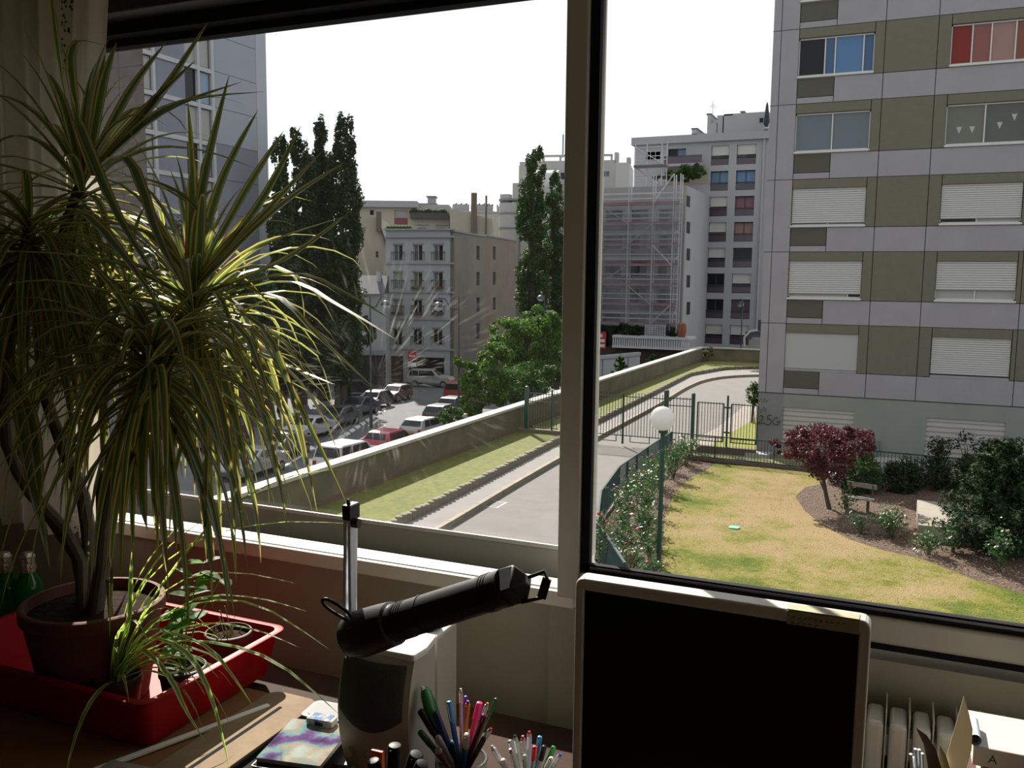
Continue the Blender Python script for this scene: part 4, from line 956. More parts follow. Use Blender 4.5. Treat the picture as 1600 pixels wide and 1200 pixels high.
L.new(ge.outputs['Position'], n4.inputs['Vector']); L.new(n4.outputs['Fac'], bp.inputs['Height']); L.new(bp.outputs[0], bs.inputs['Normal'])
lawnP = [(-4.2, 6), (9, 6), (9, 19.5), (5, 20.8), (1.95, 22.7), (.85, 23.9), (-.1, 24.3), (-.9, 24.95), (-1.7, 26.1), (-2.3, 27.6), (-2.75, 29.3), (-2.6, 30.8), (-1.9, 32.0), (-1.2, 33.2), (-4.6, 33.55), (-6.1, 33.4), (-6.15, 32.2), (-6.4, 30.5), (-6.4, 28.7), (-6.25, 27), (-5.95, 25), (-5.5, 23), (-5.1, 21.4), (-4.6, 19), (-4.3, 15)]
lw = bpy.data.objects.new('lawn', None); COL.objects.link(lw); lw.location = (-1, 24, G); ORG[lw] = Vector(lw.location); lw['kind'] = 'structure'
lo_ = B().prism(lawnP, G-.04, G+.03).o('turf', lawn, lw)
def inpoly(x, y, P):
    c = False; j = len(P)-1
    for i in range(len(P)):
        if (P[i][1] > y) != (P[j][1] > y) and x < (P[j][0]-P[i][0])*(y-P[i][1])/(P[j][1]-P[i][1])+P[i][0]: c = not c
        j = i
    return c
def tufts(poly, n, z, h, m, name, parent):
    random.seed(5); xs = [p[0] for p in poly]; ys = [p[1] for p in poly]; vs = []; fs = []; k = 0
    while k < n:
        x, y = rnd(min(xs), max(xs)), rnd(min(ys), max(ys))
        if not inpoly(x, y, poly): continue
        a = rnd(0, 3.14); w = rnd(.008, .02); hh = h*rnd(.5, 1.4); dx, dy = math.cos(a)*w, math.sin(a)*w; lx_, ly_ = rnd(-.03, .03), rnd(-.03, .03); i = len(vs)
        vs += [(x-dx, y-dy, z-.004), (x+dx, y+dy, z-.004), (x+lx_, y+ly_, z+hh)]; fs.append((i, i+1, i+2)); k += 1
    return B().add(vs, fs).o(name, m, parent, fix=False, kind='stuff')
tufts([(-6.4, 17), (3, 17), (3, 33.4), (-6.4, 33.4)] and lawnP, 9000, G+.03, .016, lawn, 'grass_blades', lw)
0 and tufts([(-15.05, 18), (-12.6, 18), (-13.2, 50), (-15.05, 50)], 4000, G+.26, .03, gstrip, 'strip_grass_blades', bpy.data.objects['grass_strip'])
# green patch beyond the gate, dusty path
struct(plane('side_lawn', [(-7.1, 35.9), (-4.9, 35.9), (-4.9, 60), (-5.8, 58), (-6.3, 54), (-6.5, 44)], G+.05, mat('yellow_lawn', (.32, .32, .04), .95, vary=(4, (.22, .25, .03)), bump=(30, 1, .03))))
struct(plane('side_path', [(-8.1, 35.9), (-7.1, 35.9), (-6.5, 44), (-6.3, 54), (-6.6, 58), (-7.7, 54), (-7.6, 42)], G+.03, mat('pinkish_path', (.38, .33, .29), .9, vary=(4, (.32, .27, .24)))))
struct(plane('corner_grass', [(-7.8, 34.1), (-2, 33.7), (-2, 36), (-7.8, 35.6)], G+.04, mat('pale_dry_grass', (.24, .24, .11), .95, vary=(6, (.16, .17, .06)), bump=(30, 1, .03))))
struct(plane('left_pavement', [(-7.75, 24), (-7.55, 24), (-7.95, 30), (-7.95, 34), (-8.1, 35.9), (-8.2, 30)], G+.06, km))
struct(plane('left_pavement_near', [(-6.9, 19.2), (-5.3, 15), (-4.9, 15), (-5.3, 17.6), (-6.55, 20.3), (-7.4, 23.3), (-7.9, 26.9), (-8.1, 26.5), (-7.8, 23.8)], G+.05, mat('pavement', (.36, .34, .33))))
# mulch beds
mulch = mat('bark_mulch', (.20, .12, .075), .95, vary=(16, (.07, .042, .028), .7), bump=(22, 1, .06))
mchip = mat('mulch_chips', (.30, .20, .14), .9)
bedL = [(-4.3, 15), (-4.6, 19), (-5.1, 21.4), (-5.5, 23), (-5.95, 25), (-6.25, 27), (-6.4, 28.7), (-6.4, 30.5), (-6.15, 32.2), (-6.1, 33.4), (-7.8, 33.9), (-7.8, 26.8), (-7.3, 23.4), (-6.4, 20.4), (-5, 17.6), (-4.9, 15)]
bedR = [(9, 19.5), (9, 35.9), (-2.3, 35.9), (-1.9, 34), (-1.2, 33.2), (-1.9, 32.0), (-2.6, 30.8), (-2.75, 29.3), (-2.3, 27.6), (-1.7, 26.1), (-.9, 24.95), (-.1, 24.3), (.85, 23.9), (1.95, 22.7), (5, 20.8)]
for nm, P, nc in (('mulch_bed', bedL, 3500), ('mulch_bed', bedR, 6500)):
    o = struct(plane(nm, P, G+.025, mulch)); 
    random.seed(9); vs = []; fs = []; xs = [p[0] for p in P]; ys = [p[1] for p in P]; k = 0
    while k < nc:
        x, y = rnd(min(xs), min(4, max(xs))), rnd(max(15, min(ys)), max(ys))
        if not inpoly(x, y, P): continue
        a = rnd(0, 3.14); l_ = rnd(.02, .05); w = l_*.4; c_, s_ = math.cos(a), math.sin(a); z = G+.03+rnd(0, .02); i = len(vs); tz_ = rnd(-.02, .02)
        vs += [(x-c_*l_, y-s_*l_, z-tz_), (x+s_*w, y-c_*w, z), (x+c_*l_, y+s_*l_, z+tz_), (x-s_*w, y+c_*w, z)]; fs.append((i, i+1, i+2, i+3)); k += 1
    B().add(vs, fs).o('bark_chips', mchip, o, fix=False, kind='stuff')
# ================================================================ GATE, RAILINGS
gm = mat('dark_green_iron', (.012, .035, .028), .45); gg2 = mat('green_post_paint', (.012, .06, .04), .45)
FY = 35.5
def railing(name, label, pts, z0, z1, sp, br_, rails, posts=(), group=None, pr_=.035, tip=True, railw=.03, zz=None, barm=None):
    p0 = Vector((*pts[0], 0)); t = thing(name, label, 'fence', (pts[0][0], pts[0][1], z0)); 
    if group: t['group'] = group
    pb = None
    for i in range(len(pts)-1):
        a, b_ = Vector((*pts[i], 0)), Vector((*pts[i+1], 0)); n = max(1, round((b_-a).length/sp))
        for r_ in rails:
            B().bar(a+Vector((0, 0, r_)), b_+Vector((0, 0, r_)), railw, .035).o('rail', barm or gm, t)
        for k in range(n):
            q = a.lerp(b_, (k+.5)/n)
            if pb is None:
                pb = B().bar((q.x, q.y, z0), (q.x, q.y, z1), br_).o('bar', barm or gm, t); q0_ = q.copy()
            else: c = pb.copy(); COL.objects.link(c); c.location = q-q0_
    for (x, y, zb_, zt_, w) in posts:
        B().box(x-w/2, x+w/2, y-w/2, y+w/2, zb_, zt_).o('post', gg2 if w > .1 else gm, t)
        if w > .1: B().lathe([(w*.6, 0), (w*.5, .04), (.01, .06)], (x, y, zt_), 8).o('post_cap', gg2, t)
    return t
def X_(px, py=640): return aY(px, py, FY).x
x823, x867, x974, x1041, x1083, x1088, x1133, x1137, x1142, x1184 = [X_(v) for v in (823, 872, 974, 1041, 1083, 1089, 1131, 1137, 1143, 1184)]
zg0, zg1 = G+.42, aY(1000, 618, FY).z
zt2 = aY(1110, 629, FY).z
zl = aY(845, 610, FY).z
railing('iron_fence', 'dark green iron fence section left of the drive, seen left of the mullion', [(x823+.1, FY), (x867, FY)], G+.45, zl, .125, .022, [G+.5, zl-.15, zl-.5], [(x823, FY, G, zl+.1, .16), (x867-.28, FY, G+.3, zl+.05, .06)])
struct(B().box(-15.1, x867+.1, FY-.15, FY+.15, G+.2, G+.42).o('trim_6', conc))
railing('driveway_gate', 'wide dark iron driveway gate with pointed bars behind the globe lamp', [(x867+.12, FY), (x1041-.1, FY)], zg0, zg1+.1, .125, .022, [zg0+.03, zg1-.08], [(x974, FY, G+.1, zg1+.06, .07)])
gth = B(); 
for xa_, xb_ in ((X_(928, 690), X_(963, 690)), (X_(984, 690), X_(1015, 690))): gth.box(xa_, xb_, FY-.015, FY+.015, G+.18, G+.21).box(xa_, xa_+.03, FY-.015, FY+.015, G+.18, zg0+.03).box(xb_-.03, xb_, FY-.015, FY+.015, G+.18, zg0+.03)
gth.o('lower_frame', gm, bpy.data.objects['driveway_gate'])
zs = aY(1060, 634, FY).z
railing('iron_fence', 'short dark iron fence section between the two thick green posts', [(x1041+.1, FY), (x1083-.08, FY)], G+.2, aY(1060, 620, FY).z, .125, .022, [aY(1060, 622, FY).z-.02, zs, G+.25], [(x1041, FY, G, aY(1041, 611, FY).z, .17), (x1083, FY, G, aY(1083, 616, FY).z, .13)])
z10, z11 = aY(1110, 689, FY).z, aY(1110, 684, FY).z
for nm, a_, b_, lb in (('garden_gate', x1088+.03, x1133, 'left leaf of the dark iron garden gate right of the globe lamp'), ('garden_gate', x1142, x1184, 'right leaf of the dark iron garden gate against the grey building')):
    t = railing(nm, lb, [(a_, FY), (b_, FY)], z10+.02, zt2+.04, .115, .020, [z10, z11+.02, zt2-.02], [(a_, FY, z10, zt2, .05), (b_, FY, z10, zt2, .05)])
t = thing('gate_post', 'slim dark iron post between the leaves of the garden gate', 'post', (x1137, FY, G))
B().box(x1137-.035, x1137+.035, FY-.035, FY+.035, G, aY(1137, 618, FY).z).o('shaft', gm, t)
for zz_ in (aY(1137, 637, FY).z, aY(1137, 676, FY).z): B().box(x1137-.11, x1137+.11, FY-.04, FY+.04, zz_-.03, zz_+.03).o('hinge_block', gm, t)
struct(B().box(x1088, -4.9, FY-.12, FY+.12, G, G+.32).o('trim_7', mat('brown_plinth', (.13, .10, .07), .9)))
# low railing round the garden
lf = [(-4.98, 17.5), (-6.5, 20.3), (-7.4, 23.4), (-7.9, 26.8), (-7.95, 30.5), (-7.95, 34.05)]
bl_ = mat('blue_green_rail', (.03, .075, .085), .35)
railing('low_garden_railing', 'low blue green railing bending along the rose bed', lf, G+.12, G+.98, .11, .020, [G+.15, G+1.0], [(x, y, G, G+1.0, .05) for x, y in lf]+[(-7.95, 32.3, G, G+1, .07), (-7.93, 29, G, G+1, .07), (-7.93, 27.8, G, G+1, .07)], railw=.05, barm=bl_)
railing('low_garden_railing', 'low dark railing running along the far edge of the lawn to the grey building', [(-7.95, 34.05), (-4.65, 33.85), (-2.2, 33.6), (5, 33.2)], G+.12, G+1.0, .12, .018, [G+.15, G+.98], [(-7.95, 34.05, G, G+1.02, .06), (-4.0, 33.8, G, G+1, .04), (-6.2, 33.93, G, G+1, .04)])
struct(B().wallalong([(-7.95, 33.98), (-4.65, 33.78), (-2.2, 33.53), (5, 33.13)], .12, G, G+.13).o('trim_8', mat('brown_plinth', (.13, .10, .07))))
# ---- globe lamp
q = aY(1035, 654, 20.5); bx_, by_ = aY(1033, 760, 20.5).x, 20.5
rg = 19.0/FPX*d(1035, 654).length*(20.5/d(1035, 654).y)*1.0
gl = thing('globe_lamp', 'garden lamp with white globe on a green post among the roses', 'lamp', (bx_, by_, G))
B().ball((q.x, by_, q.z), rg, 28, 18).o('globe', mat('opal_globe', (.80, .80, .78), .25, transl=.35), gl)
B().lathe([(.10, 0), (.11, .05), (.07, .1)], (bx_, by_, q.z-rg-.05), 16).o('collar', gg2, gl)
B().tube([(bx_, by_, G), (bx_, by_, G+1.2), (bx_, by_, q.z-rg)], [.062, .058, .055], 14).o('pole', gg2, gl)
B().lathe([(.11, 0), (.11, .04), (.07, .12), (.062, .13)], (bx_, by_, G), 16).o('base', gg2, gl)
# paper on lawn
q = aZ(1147, 824, G+.05)
tag(B().obox((q.x, q.y, G+.058), (1, -.12, .05), (.12, 1, .1), (0, -.1, 1), .14, .10, .004).o('turquoise_sheet', mat('turquoise_paper', (.1, .55, .42), .6)), 'small turquoise sheet lying on the lawn', 'paper')
# concrete slab
zs_ = G+.42; a, b_, c = aZ(1433, 781, zs_), aZ(1435, 820, zs_), aZ(1500, 827, zs_)
struct(B().prism([(b_.x, b_.y), (c.x+1.4, c.y), (c.x+1.4, a.y), (a.x, a.y)], G, zs_).o('concrete_slab', mat('slab_concrete', (.42, .38, .31), .9, vary=(1.6, (.36, .32, .26), .4), bump=(8, .3, .01)), None))
# bench
q0, q1 = aZ(1316, 775, G+.42), aZ(1362, 783, G+.42)
bn = thing('garden_bench', 'small grey wooden bench half hidden behind the purple tree', 'bench', (q0.x, q0.y, G))
wd_ = mat('weathered_wood', (.36, .33, .29), .85, vary=(6, (.26, .24, .2)))
dv_ = (q1-q0).normalized(); nv = Vector((-dv_.y, dv_.x, 0))
for k in range(2): B().bar(q0+nv*(.02+.16*k), q1+nv*(.02+.16*k), .14, .04).o('seat_plank', wd_, bn)
B().bar(q0+nv*.34+Vector((0, 0, .35)), q1+nv*.34+Vector((0, 0, .35)), .03, .14).o('back_plank', wd_, bn)
for s_ in (.12, .88):
    p = q0.lerp(q1, s_); B().box(p.x-.04, p.x+.04, p.y+.0, p.y+.3, G, G+.4).o('leg', mat('bench_leg', (.10, .05, .03), .8), bn)
    B().bar(p+nv*.34, p+nv*.34+Vector((0, 0, .4)), .05).o('back_support', mat('bench_leg', (.10, .05, .03), .8), bn)
q = aZ(1300, 757, G); tag(B().box(q.x-.17, q.x+.17, q.y-.12, q.y+.12, G+.02, G+.42).o('stone_block', mat('pale_stone', (.6, .58, .5), .8), bevel=.02), 'small pale stone block behind the purple tree trunk', 'stone')
# ================================================================ PLANTS OUTSIDE
def pts_crown(blobs, n, clumps=40, cr=.3, seed=1, up=0):
    rng = np.random.default_rng(seed); vol = np.array([b_[1][0]*b_[1][1]*b_[1][2] for b_ in blobs])**.75; vol /= vol.sum(); P = []; Q = []
    for (c, r_), w in zip(blobs, vol):
        c = np.array(c); r_ = np.array(r_); m = max(3, int(clumps*w*1.2)); k = int(n*w)
        v = rng.normal(size=(m, 3)); v /= np.linalg.norm(v, axis=1)[:, None]; cc = v*(rng.uniform(.35, .86, m)**.6)[:, None]
        idx = rng.integers(0, m, k); u = rng.normal(size=(k, 3)); u /= np.linalg.norm(u, axis=1)[:, None]
        rad = cr*rng.uniform(.55, 1.05, k); off = u*rad[:, None]
        P.append(c+(cc[idx]+off)*r_); nn = u+.6*rng.normal(size=(k, 3)); nn[:, 2] += .3+up; Q.append(nn)
    return np.concatenate(P), np.concatenate(Q)
def leafm(n, c1, c2, tr=.35, rough=.65, sc=.8): return mat(n, c1, rough, vary=(sc, c2, .4), transl=tr, spec=.2 if 'rose' not in n else .5)
lf_dark = leafm('dark_poplar_leaves', (.014, .038, .010), (.028, .062, .014), .2)
lf_pop = leafm('poplar_leaves', (.02, .058, .010), (.042, .098, .016), .25)
lf_light = leafm('light_tree_leaves', (.045, .115, .010), (.085, .18, .018), .35)
lf_mid = leafm('mid_tree_leaves', (.026, .08, .010), (.05, .12, .016), .3)
lf_purple = leafm('purple_plum_leaves', (.075, .018, .022), (.15, .045, .05), .3, .55, 2)
lf_shrub = leafm('dark_shrub_leaves', (.014, .04, .009), (.026, .06, .012), .2)
lf_rose = leafm('rose_leaves', (.04, .10, .025), (.07, .15, .04), .25, .42, 4)
lf_con = leafm('conifer_needles', (.016, .045, .014), (.032, .07, .020), .15, .7, 3)
woodm = mat('tree_bark', (.09, .065, .045), .9, vary=(4, (.06, .045, .03)), bump=(10, .6, .02))
def tree(name, label, base, blobs, n, size, m, trunk=(.2, .08), branches=(), clumps=40, cr=.3, group=None, cat='tree', seed=1):
    t = thing(name, label, cat, base, group); b0 = Vector(base)
    topc = Vector(blobs[0][0]) if trunk else None
    if trunk:
        B().tube([b0-Vector((0, 0, .1)), b0.lerp(topc, .5)+Vector((.02, 0, 0)), topc+Vector((0, 0, blobs[0][1][2]*.4))], [trunk[0], (trunk[0]+trunk[1])/2, trunk[1]], 8).o('trunk', woodm, t)
        random.seed(seed)
        for c, r_ in blobs[:6]:
            for k in range(3):
                s = b0.lerp(topc, rnd(.45, .85)); e_ = Vector(c)+Vector((rnd(-.6, .6)*r_[0], rnd(-.6, .6)*r_[1], rnd(-.3, .5)*r_[2]))
                B().tube([s, s.lerp(e_, .5)+Vector((0, 0, .03)), e_], [trunk[1]*.8, trunk[1]*.5, trunk[1]*.2], 5).o('branch', woodm, t)
    P, Q = pts_crown(blobs, n, clumps, cr, seed)
    leafmesh('foliage', P, Q, size, m, t)
    return t
def px_blob(x, y, t, rx, ry, rd=None):
    c = at(x, y, t); s = t/FPX; rd = rd or rx*.8
    return (tuple(c), (rx*s, rd*s, ry*s))
# purple-leaved tree
cz = aY(1290, 705, 28.3)
def pb3(x, y, Y, rx, ry, rd=None): c = aY(x, y, Y); s = (c.dot(FW))/FPX; return (tuple(c), (rx*s, (rd or rx)*s, ry*s))
tb = aZ(1296, 797, G)
t = thing('purple_plum_tree', 'small purple leaved tree with a slim trunk on the mulch bed', 'tree', (tb.x, tb.y, G))
tk = [tb, aY(1291, 775, 28.3), aY(1287, 750, 28.3), aY(1285, 725, 28.3)]
B().tube(tk, [.075, .065, .05, .035], 8).o('trunk', woodm, t)
for (x, y) in ((1240, 695), (1262, 680), (1290, 680), (1320, 690), (1345, 700), (1225, 705), (1305, 720), (1270, 735)):
    e_ = aY(x, y, 28.3+rnd(-.6, .6)); s = tk[1] if x > 1240 and x < 1280 else tk[2]; B().tube([s, s.lerp(e_, .5)+Vector((0, 0, .1)), e_], [.03, .02, .008], 5).o('branch', woodm, t)
P, Q = pts_crown([pb3(1290, 700, 28.3, 62, 34), pb3(1235, 692, 28.2, 30, 22), pb3(1345, 692, 28.4, 30, 24), pb3(1285, 680, 28.4, 45, 17), pb3(1300, 728, 28.1, 38, 26), pb3(1262, 672, 28.3, 22, 12), pb3(1338, 675, 28.3, 20, 10), pb3(1220, 702, 28.1, 12, 10)], 9500, 110, .3, 3)
leafmesh('foliage', P, Q, .095, lf_purple, t)
# shrubs by the grey building
def shrub(x, y, Y, rx, ry, n, m, label, size=.09, name='shrub', cr=.35, grp=None, cat='shrub', clumps=36, extra=()):
    c = aY(x, y, Y); sc = (c.dot(FW))/FPX
    t = thing(name, label, cat, (c.x, Y, G), grp)
    bl = [(tuple(c), (rx*sc, rx*sc*.9, ry*sc))]+[pb3(*e_) for e_ in extra]
    for k in range(5):
        e_ = c+Vector((rnd(-.5, .5)*rx*sc, rnd(-.3, .3)*rx*sc, rnd(0, .4)*ry*sc)); B().tube([(c.x+rnd(-.1, .1), Y, G), Vector((c.x, Y, G)).lerp(e_, .5), e_], [.03, .02, .008], 5).o('stem', woodm, t)
    P, Q = pts_crown(bl, n, clumps, cr, int(abs(x))); leafmesh('foliage', P, Q, size, m, t); return t
shrub(1352, 738, 31, 26, 36, 3500, lf_mid, 'green bush directly behind the purple tree')
shrub(1330, 755, 30.6, 20, 26, 1800, lf_shrub, 'low dark bush at the foot of the purple tree crown')
shrub(1405, 752, 31.6, 29, 38, 4200, lf_shrub, 'round dark bush between purple tree and concrete slab')
shrub(1462, 733, 32.6, 38, 44, 5200, lf_shrub, 'dark bush behind the concrete slab, under the right shutter', extra=[(1500, 745, 32.6, 30, 36)])
shrub(1520, 705, 34.2, 42, 30, 4500, lf_shrub, 'tall dark bush close to the building wall below the right shutter', extra=[(1590, 705, 34, 40, 26), (1540, 740, 33.5, 60, 30)])
shrub(1178, 616, 44, 11, 20, 1500, lf_mid, 'leafy bush at the corner of the grey building beyond the gate')
# conifer at the right edge
def conifer(label, cpx, base, h, r_, n, seed=2, m=lf_con, name='conifer', flat=.35, nb=46, size=.07, group=None):
    random.seed(seed); b0 = Vector(base); t = thing(name, label, 'tree', base, group)
    B().tube([b0-Vector((0, 0, .1)), b0+Vector((0, 0, h*.5)), b0+Vector((0, 0, h*.97))], [.09*h/3, .06*h/3, .01], 7).o('trunk', woodm, t)
    P = []; Q = []; rng = np.random.default_rng(seed); per = n//nb
    for k in range(nb):
        u = (k+.5)/nb; z = h*(.04+.94*u); a = k*2.4+rnd(-.3, .3); L_ = r_*(1-u)**.62*rnd(.75, 1.12)+.08
        dv = Vector((math.cos(a), math.sin(a), rnd(.0, .35))).normalized(); s = b0+Vector((0, 0, z*.92)); e_ = s+dv*L_
        if L_ > r_*.3: B().tube([s, e_], [.02*h/3, .005], 4).o('branch', woodm, t)
        w = dv.cross(Vector((0, 0, 1))).normalized()
        uu = rng.uniform(.1, 1.05, per); lat = rng.normal(0, 1, per)*.22*L_*(1.15-uu); ver = rng.normal(0, .05*L_+.03, per)-abs(lat)*.35
        pp = np.array(s)[None]+np.array(dv)[None]*(uu*L_)[:, None]+np.array(w)[None]*lat[:, None]; pp[:, 2] += ver
        P.append(pp); nn = rng.normal(size=(per, 3))*.55; nn[:, 2] += 1; Q.append(nn)
    leafmesh('needles', np.concatenate(P), np.concatenate(Q), size, m, t, aspect=.55); return t
cb_ = aZ(1562, 868, G)
conifer('spreading dark green conifer at the right edge of the garden', 0, (cb_.x, cb_.y+.3, G), 3.15, 1.75, 34000, 2, nb=80, size=.12)
conifer('smaller conifer behind the spreading one, at the right edge of the picture', 0, (cb_.x+1.7, cb_.y+1.2, G), 3.3, 1.7, 16000, 7, nb=50, size=.12)
# rose bushes
rosep = mat('rose_petals_pink', (.62, .12, .13), .6, transl=.3); roser = mat('rose_petals_red', (.45, .02, .03), .6, transl=.3); rosew = mat('rose_petals_pale', (.75, .5, .45), .6, transl=.3)
def rose(c, h, w, n, label, nb=3, pm=rosep, grp='rose bushes in the left bed', seed=1):
    random.seed(seed); t = thing('rose_bush', label, 'rose bush', (c[0], c[1], G+.02), grp); P = []; Q = []; rng = np.random.default_rng(seed); tips = []
    for k in range(7):
        a = rnd(0, 6.28); e_ = Vector((c[0]+math.cos(a)*w*rnd(.3, 1), c[1]+math.sin(a)*w*rnd(.3, 1), G+h*rnd(.65, 1.08))); s = Vector((c[0]+rnd(-.05, .05), c[1]+rnd(-.05, .05), G))
        m_ = s.lerp(e_, .5)+Vector((0, 0, h*.1)); B().tube([s, m_, e_], [.014, .009, .004], 5).o('stem', mat('rose_stem', (.10, .09, .04), .7), t); tips.append(e_)
        for j in range(n//7):
            u = rng.uniform(.35, 1.0); q = s.lerp(m_, u*2) if u < .5 else m_.lerp(e_, u*2-1); P.append(np.array(q)+rng.normal(0, .11, 3)); v = rng.normal(size=3); v[2] += .8; Q.append(v)
    leafmesh('foliage', np.array(P), np.array(Q), .085, lf_rose, t)
    for k in range(nb):
        q = tips[k]+Vector((rnd(-.03, .03), -.03, .03)); B().ball(q, .040, 8, 6, (1, 1, .8)).ball(q+Vector((.02, -.02, .02)), .026, 7, 5).o('blossom', pm, t)
LR = [(-7.45, 33.1, 1.0), (-6.95, 32.4, 1.15), (-7.3, 31.2, .95), (-6.9, 30.0, 1.25), (-7.35, 29.1, .9), (-6.9, 28.2, 1.3), (-7.45, 27.6, .8), (-6.8, 26.7, 1.35), (-7.25, 25.6, 1.0), (-6.55, 25.2, 1.25), (-6.95, 24.0, 1.0), (-6.25, 23.6, 1.15), (-6.5, 22.5, .9), (-5.75, 22.2, 1.0), (-6.0, 21.0, .8), (-5.3, 20.9, .75), (-5.45, 19.6, .6), (-4.85, 19.3, .55)]
lbs = ['in the far left corner by the gate', 'beside the railing corner', 'against the railing, third from the far end', 'tall, left of the globe lamp post', 'low, by the railing', 'tall, with several blossoms', 'low, against the bend of the railing', 'tallest of the left bed', 'by the railing bend', 'left of the lamp post', 'by the railing near the front', 'in front of the lamp post', 'low with pink blossoms', 'right beside the lamp post foot', 'low near the sill', 'low right of the lamp foot', 'small at the near end', 'smallest, nearest the window']
for i, (x, y, h) in enumerate(LR): rose((x, y), h, .42, 420, 'rose bush '+lbs[i], 1 if i % 3 else 2, [rosep, roser][i % 4 == 0], seed=20+i)
q = aZ(936, 892, G+.2); rose((q.x, q.y), 1.5, .28, 320, 'pink rose bush outside the railing at the foot of the window frame', 4, rosep, seed=60)
for i, (x, y, h, lb, n) in enumerate([(1323, 806, .8, 'slender rose bush right of the purple tree trunk', 200), (1345, 835, .55, 'low dark rose bush right below the bench', 260), (1392, 842, .85, 'round rose bush left of the concrete slab', 600), (1450, 868, .6, 'pale rose bush in front of the slab, left one', 500), (1488, 864, .75, 'pale rose bush in front of the slab, right one', 520), (1562, 895, .95, 'straggling rose bush below the conifer', 520), (1540, 858, .9, 'thin rose shoot left of the conifer foot', 200)]):
    q = aZ(x, y, G); rose((q.x, q.y), h, .38 if n > 250 else .2, n, lb, 1 if n > 300 else 0, [roser, rosew][i % 2], 'rose bushes in the right bed', seed=80+i)

# ---- trees by the street
def sz(x, y, t): p = at(x, y, t); return (p.x, p.y, street(p.y))
tree('street_tree', 'light green tree by the street just left of the window mullion, front one', sz(752, 660, 58), [px_blob(750, 590, 58, 38, 42), px_blob(772, 555, 59, 30, 28), px_blob(725, 570, 58, 22, 18), px_blob(740, 625, 57, 30, 28), px_blob(775, 610, 58, 28, 26)], 9000, .22, lf_light, (.14, .07), clumps=60)
tree('street_tree', 'broad mid green tree behind the light one, partly behind the mullion', sz(830, 640, 70), [px_blob(820, 535, 70, 52, 42), px_blob(850, 500, 71, 32, 26), px_blob(795, 520, 70, 34, 26), px_blob(825, 580, 69, 50, 30), px_blob(868, 540, 70, 26, 50)], 14000, .24, lf_light, (.2, .09), clumps=90)
tree('street_bush', 'dark green bush at the wall beneath the street trees', sz(800, 625, 62), [px_blob(800, 598, 63, 48, 34), px_blob(845, 590, 63, 30, 30)], 5000, .2, lf_mid, None, clumps=40, cat='bush')
tree('street_bush', 'small dark bush behind the wall near the white hatchback', sz(700, 668, 50), [px_blob(706, 648, 50, 20, 16), px_blob(690, 662, 49, 14, 10)], 1500, .16, lf_mid, None, clumps=20, cat='bush')
def poplar(label, xs, ytop, ybot, t, m, n, seed, size=.3, grp=None, lean=0):
    bl = []; k = 9
    for i in range(k):
        u = i/(k-1); y = ytop+(ybot-ytop)*(u*.93+.05); w = xs[1]*(.22+.78*math.sin(pi*min(1, (u*.85+.12)))**.7)
        bl.append(px_blob(xs[0]+lean*u+math.sin(i*2.1+seed)*xs[1]*.14, y, t, w, (ybot-ytop)/k*.95, w*.9))
    b0 = at(xs[0], ybot, t); base = (b0.x, b0.y, street(b0.y)); tt = thing('poplar_tree', label, 'tree', base, grp); c0 = Vector(base)
    topv = Vector(bl[1][0]); B().tube([c0-Vector((0, 0, .2)), c0.lerp(topv, .5), topv], [.45, .3, .08], 8).o('trunk', woodm, tt)
    for i in range(8):
        e_ = Vector(bl[i][0])+Vector((rnd(-1, 1)*bl[i][1][0]*.6, rnd(-1, 1), .5)); s = c0.lerp(topv, max(.08, 1-(i+2.2)/9.5)); B().tube([s, e_], [.12, .03], 5).o('branch', woodm, tt)
    P, Q = pts_crown(bl, n, 170, .34, seed); leafmesh('foliage', P, Q, size, m, tt); return tt
poplar('tall dark poplar left of the white building, right one with the highest tip', (537, 30), 203, 610, 76, lf_dark, 22000, 3, .32)
poplar('tall dark poplar left of the white building, middle one', (503, 28), 210, 600, 78, lf_dark, 18000, 4, .32)
poplar('tall dark poplar left of the white building, left one', (472, 26), 212, 600, 75, lf_dark, 16000, 5, .32)
poplar('slim dark tree half behind the dracaena leaves beside the tower', (440, 24), 232, 600, 70, lf_dark, 12000, 6, .32)
poplar('slim bright poplar right of the white building', (833, 27), 246, 590, 88, lf_pop, 22000, 8, .3)
poplar('lighter poplar tucked beside the window mullion', (868, 24), 282, 580, 92, lf_pop, 14000, 9, .3)
tree('street_tree', 'dark low tree under the poplars beside the dark shops', sz(525, 600, 66), [px_blob(530, 545, 66, 40, 60), px_blob(560, 520, 66, 24, 34), px_blob(490, 560, 66, 34, 50), px_blob(450, 570, 64, 34, 50)], 12000, .28, lf_dark, (.25, .1), clumps=80)
tree('street_tree', 'dark tree in front of the left tower, seen through the dracaena', sz(290, 600, 60), [px_blob(290, 430, 60, 60, 80), px_blob(250, 400, 60, 34, 50), px_blob(300, 530, 60, 70, 60), px_blob(345, 460, 60, 30, 60)], 14000, .28, lf_dark, (.25, .1), clumps=90)
tree('street_tree', 'dark tree between the left tower and the poplars', sz(390, 620, 62), [px_blob(392, 480, 62, 40, 70), px_blob(360, 540, 62, 44, 60), px_blob(420, 550, 62, 40, 60)], 12000, .28, lf_dark, (.22, .1), clumps=80)
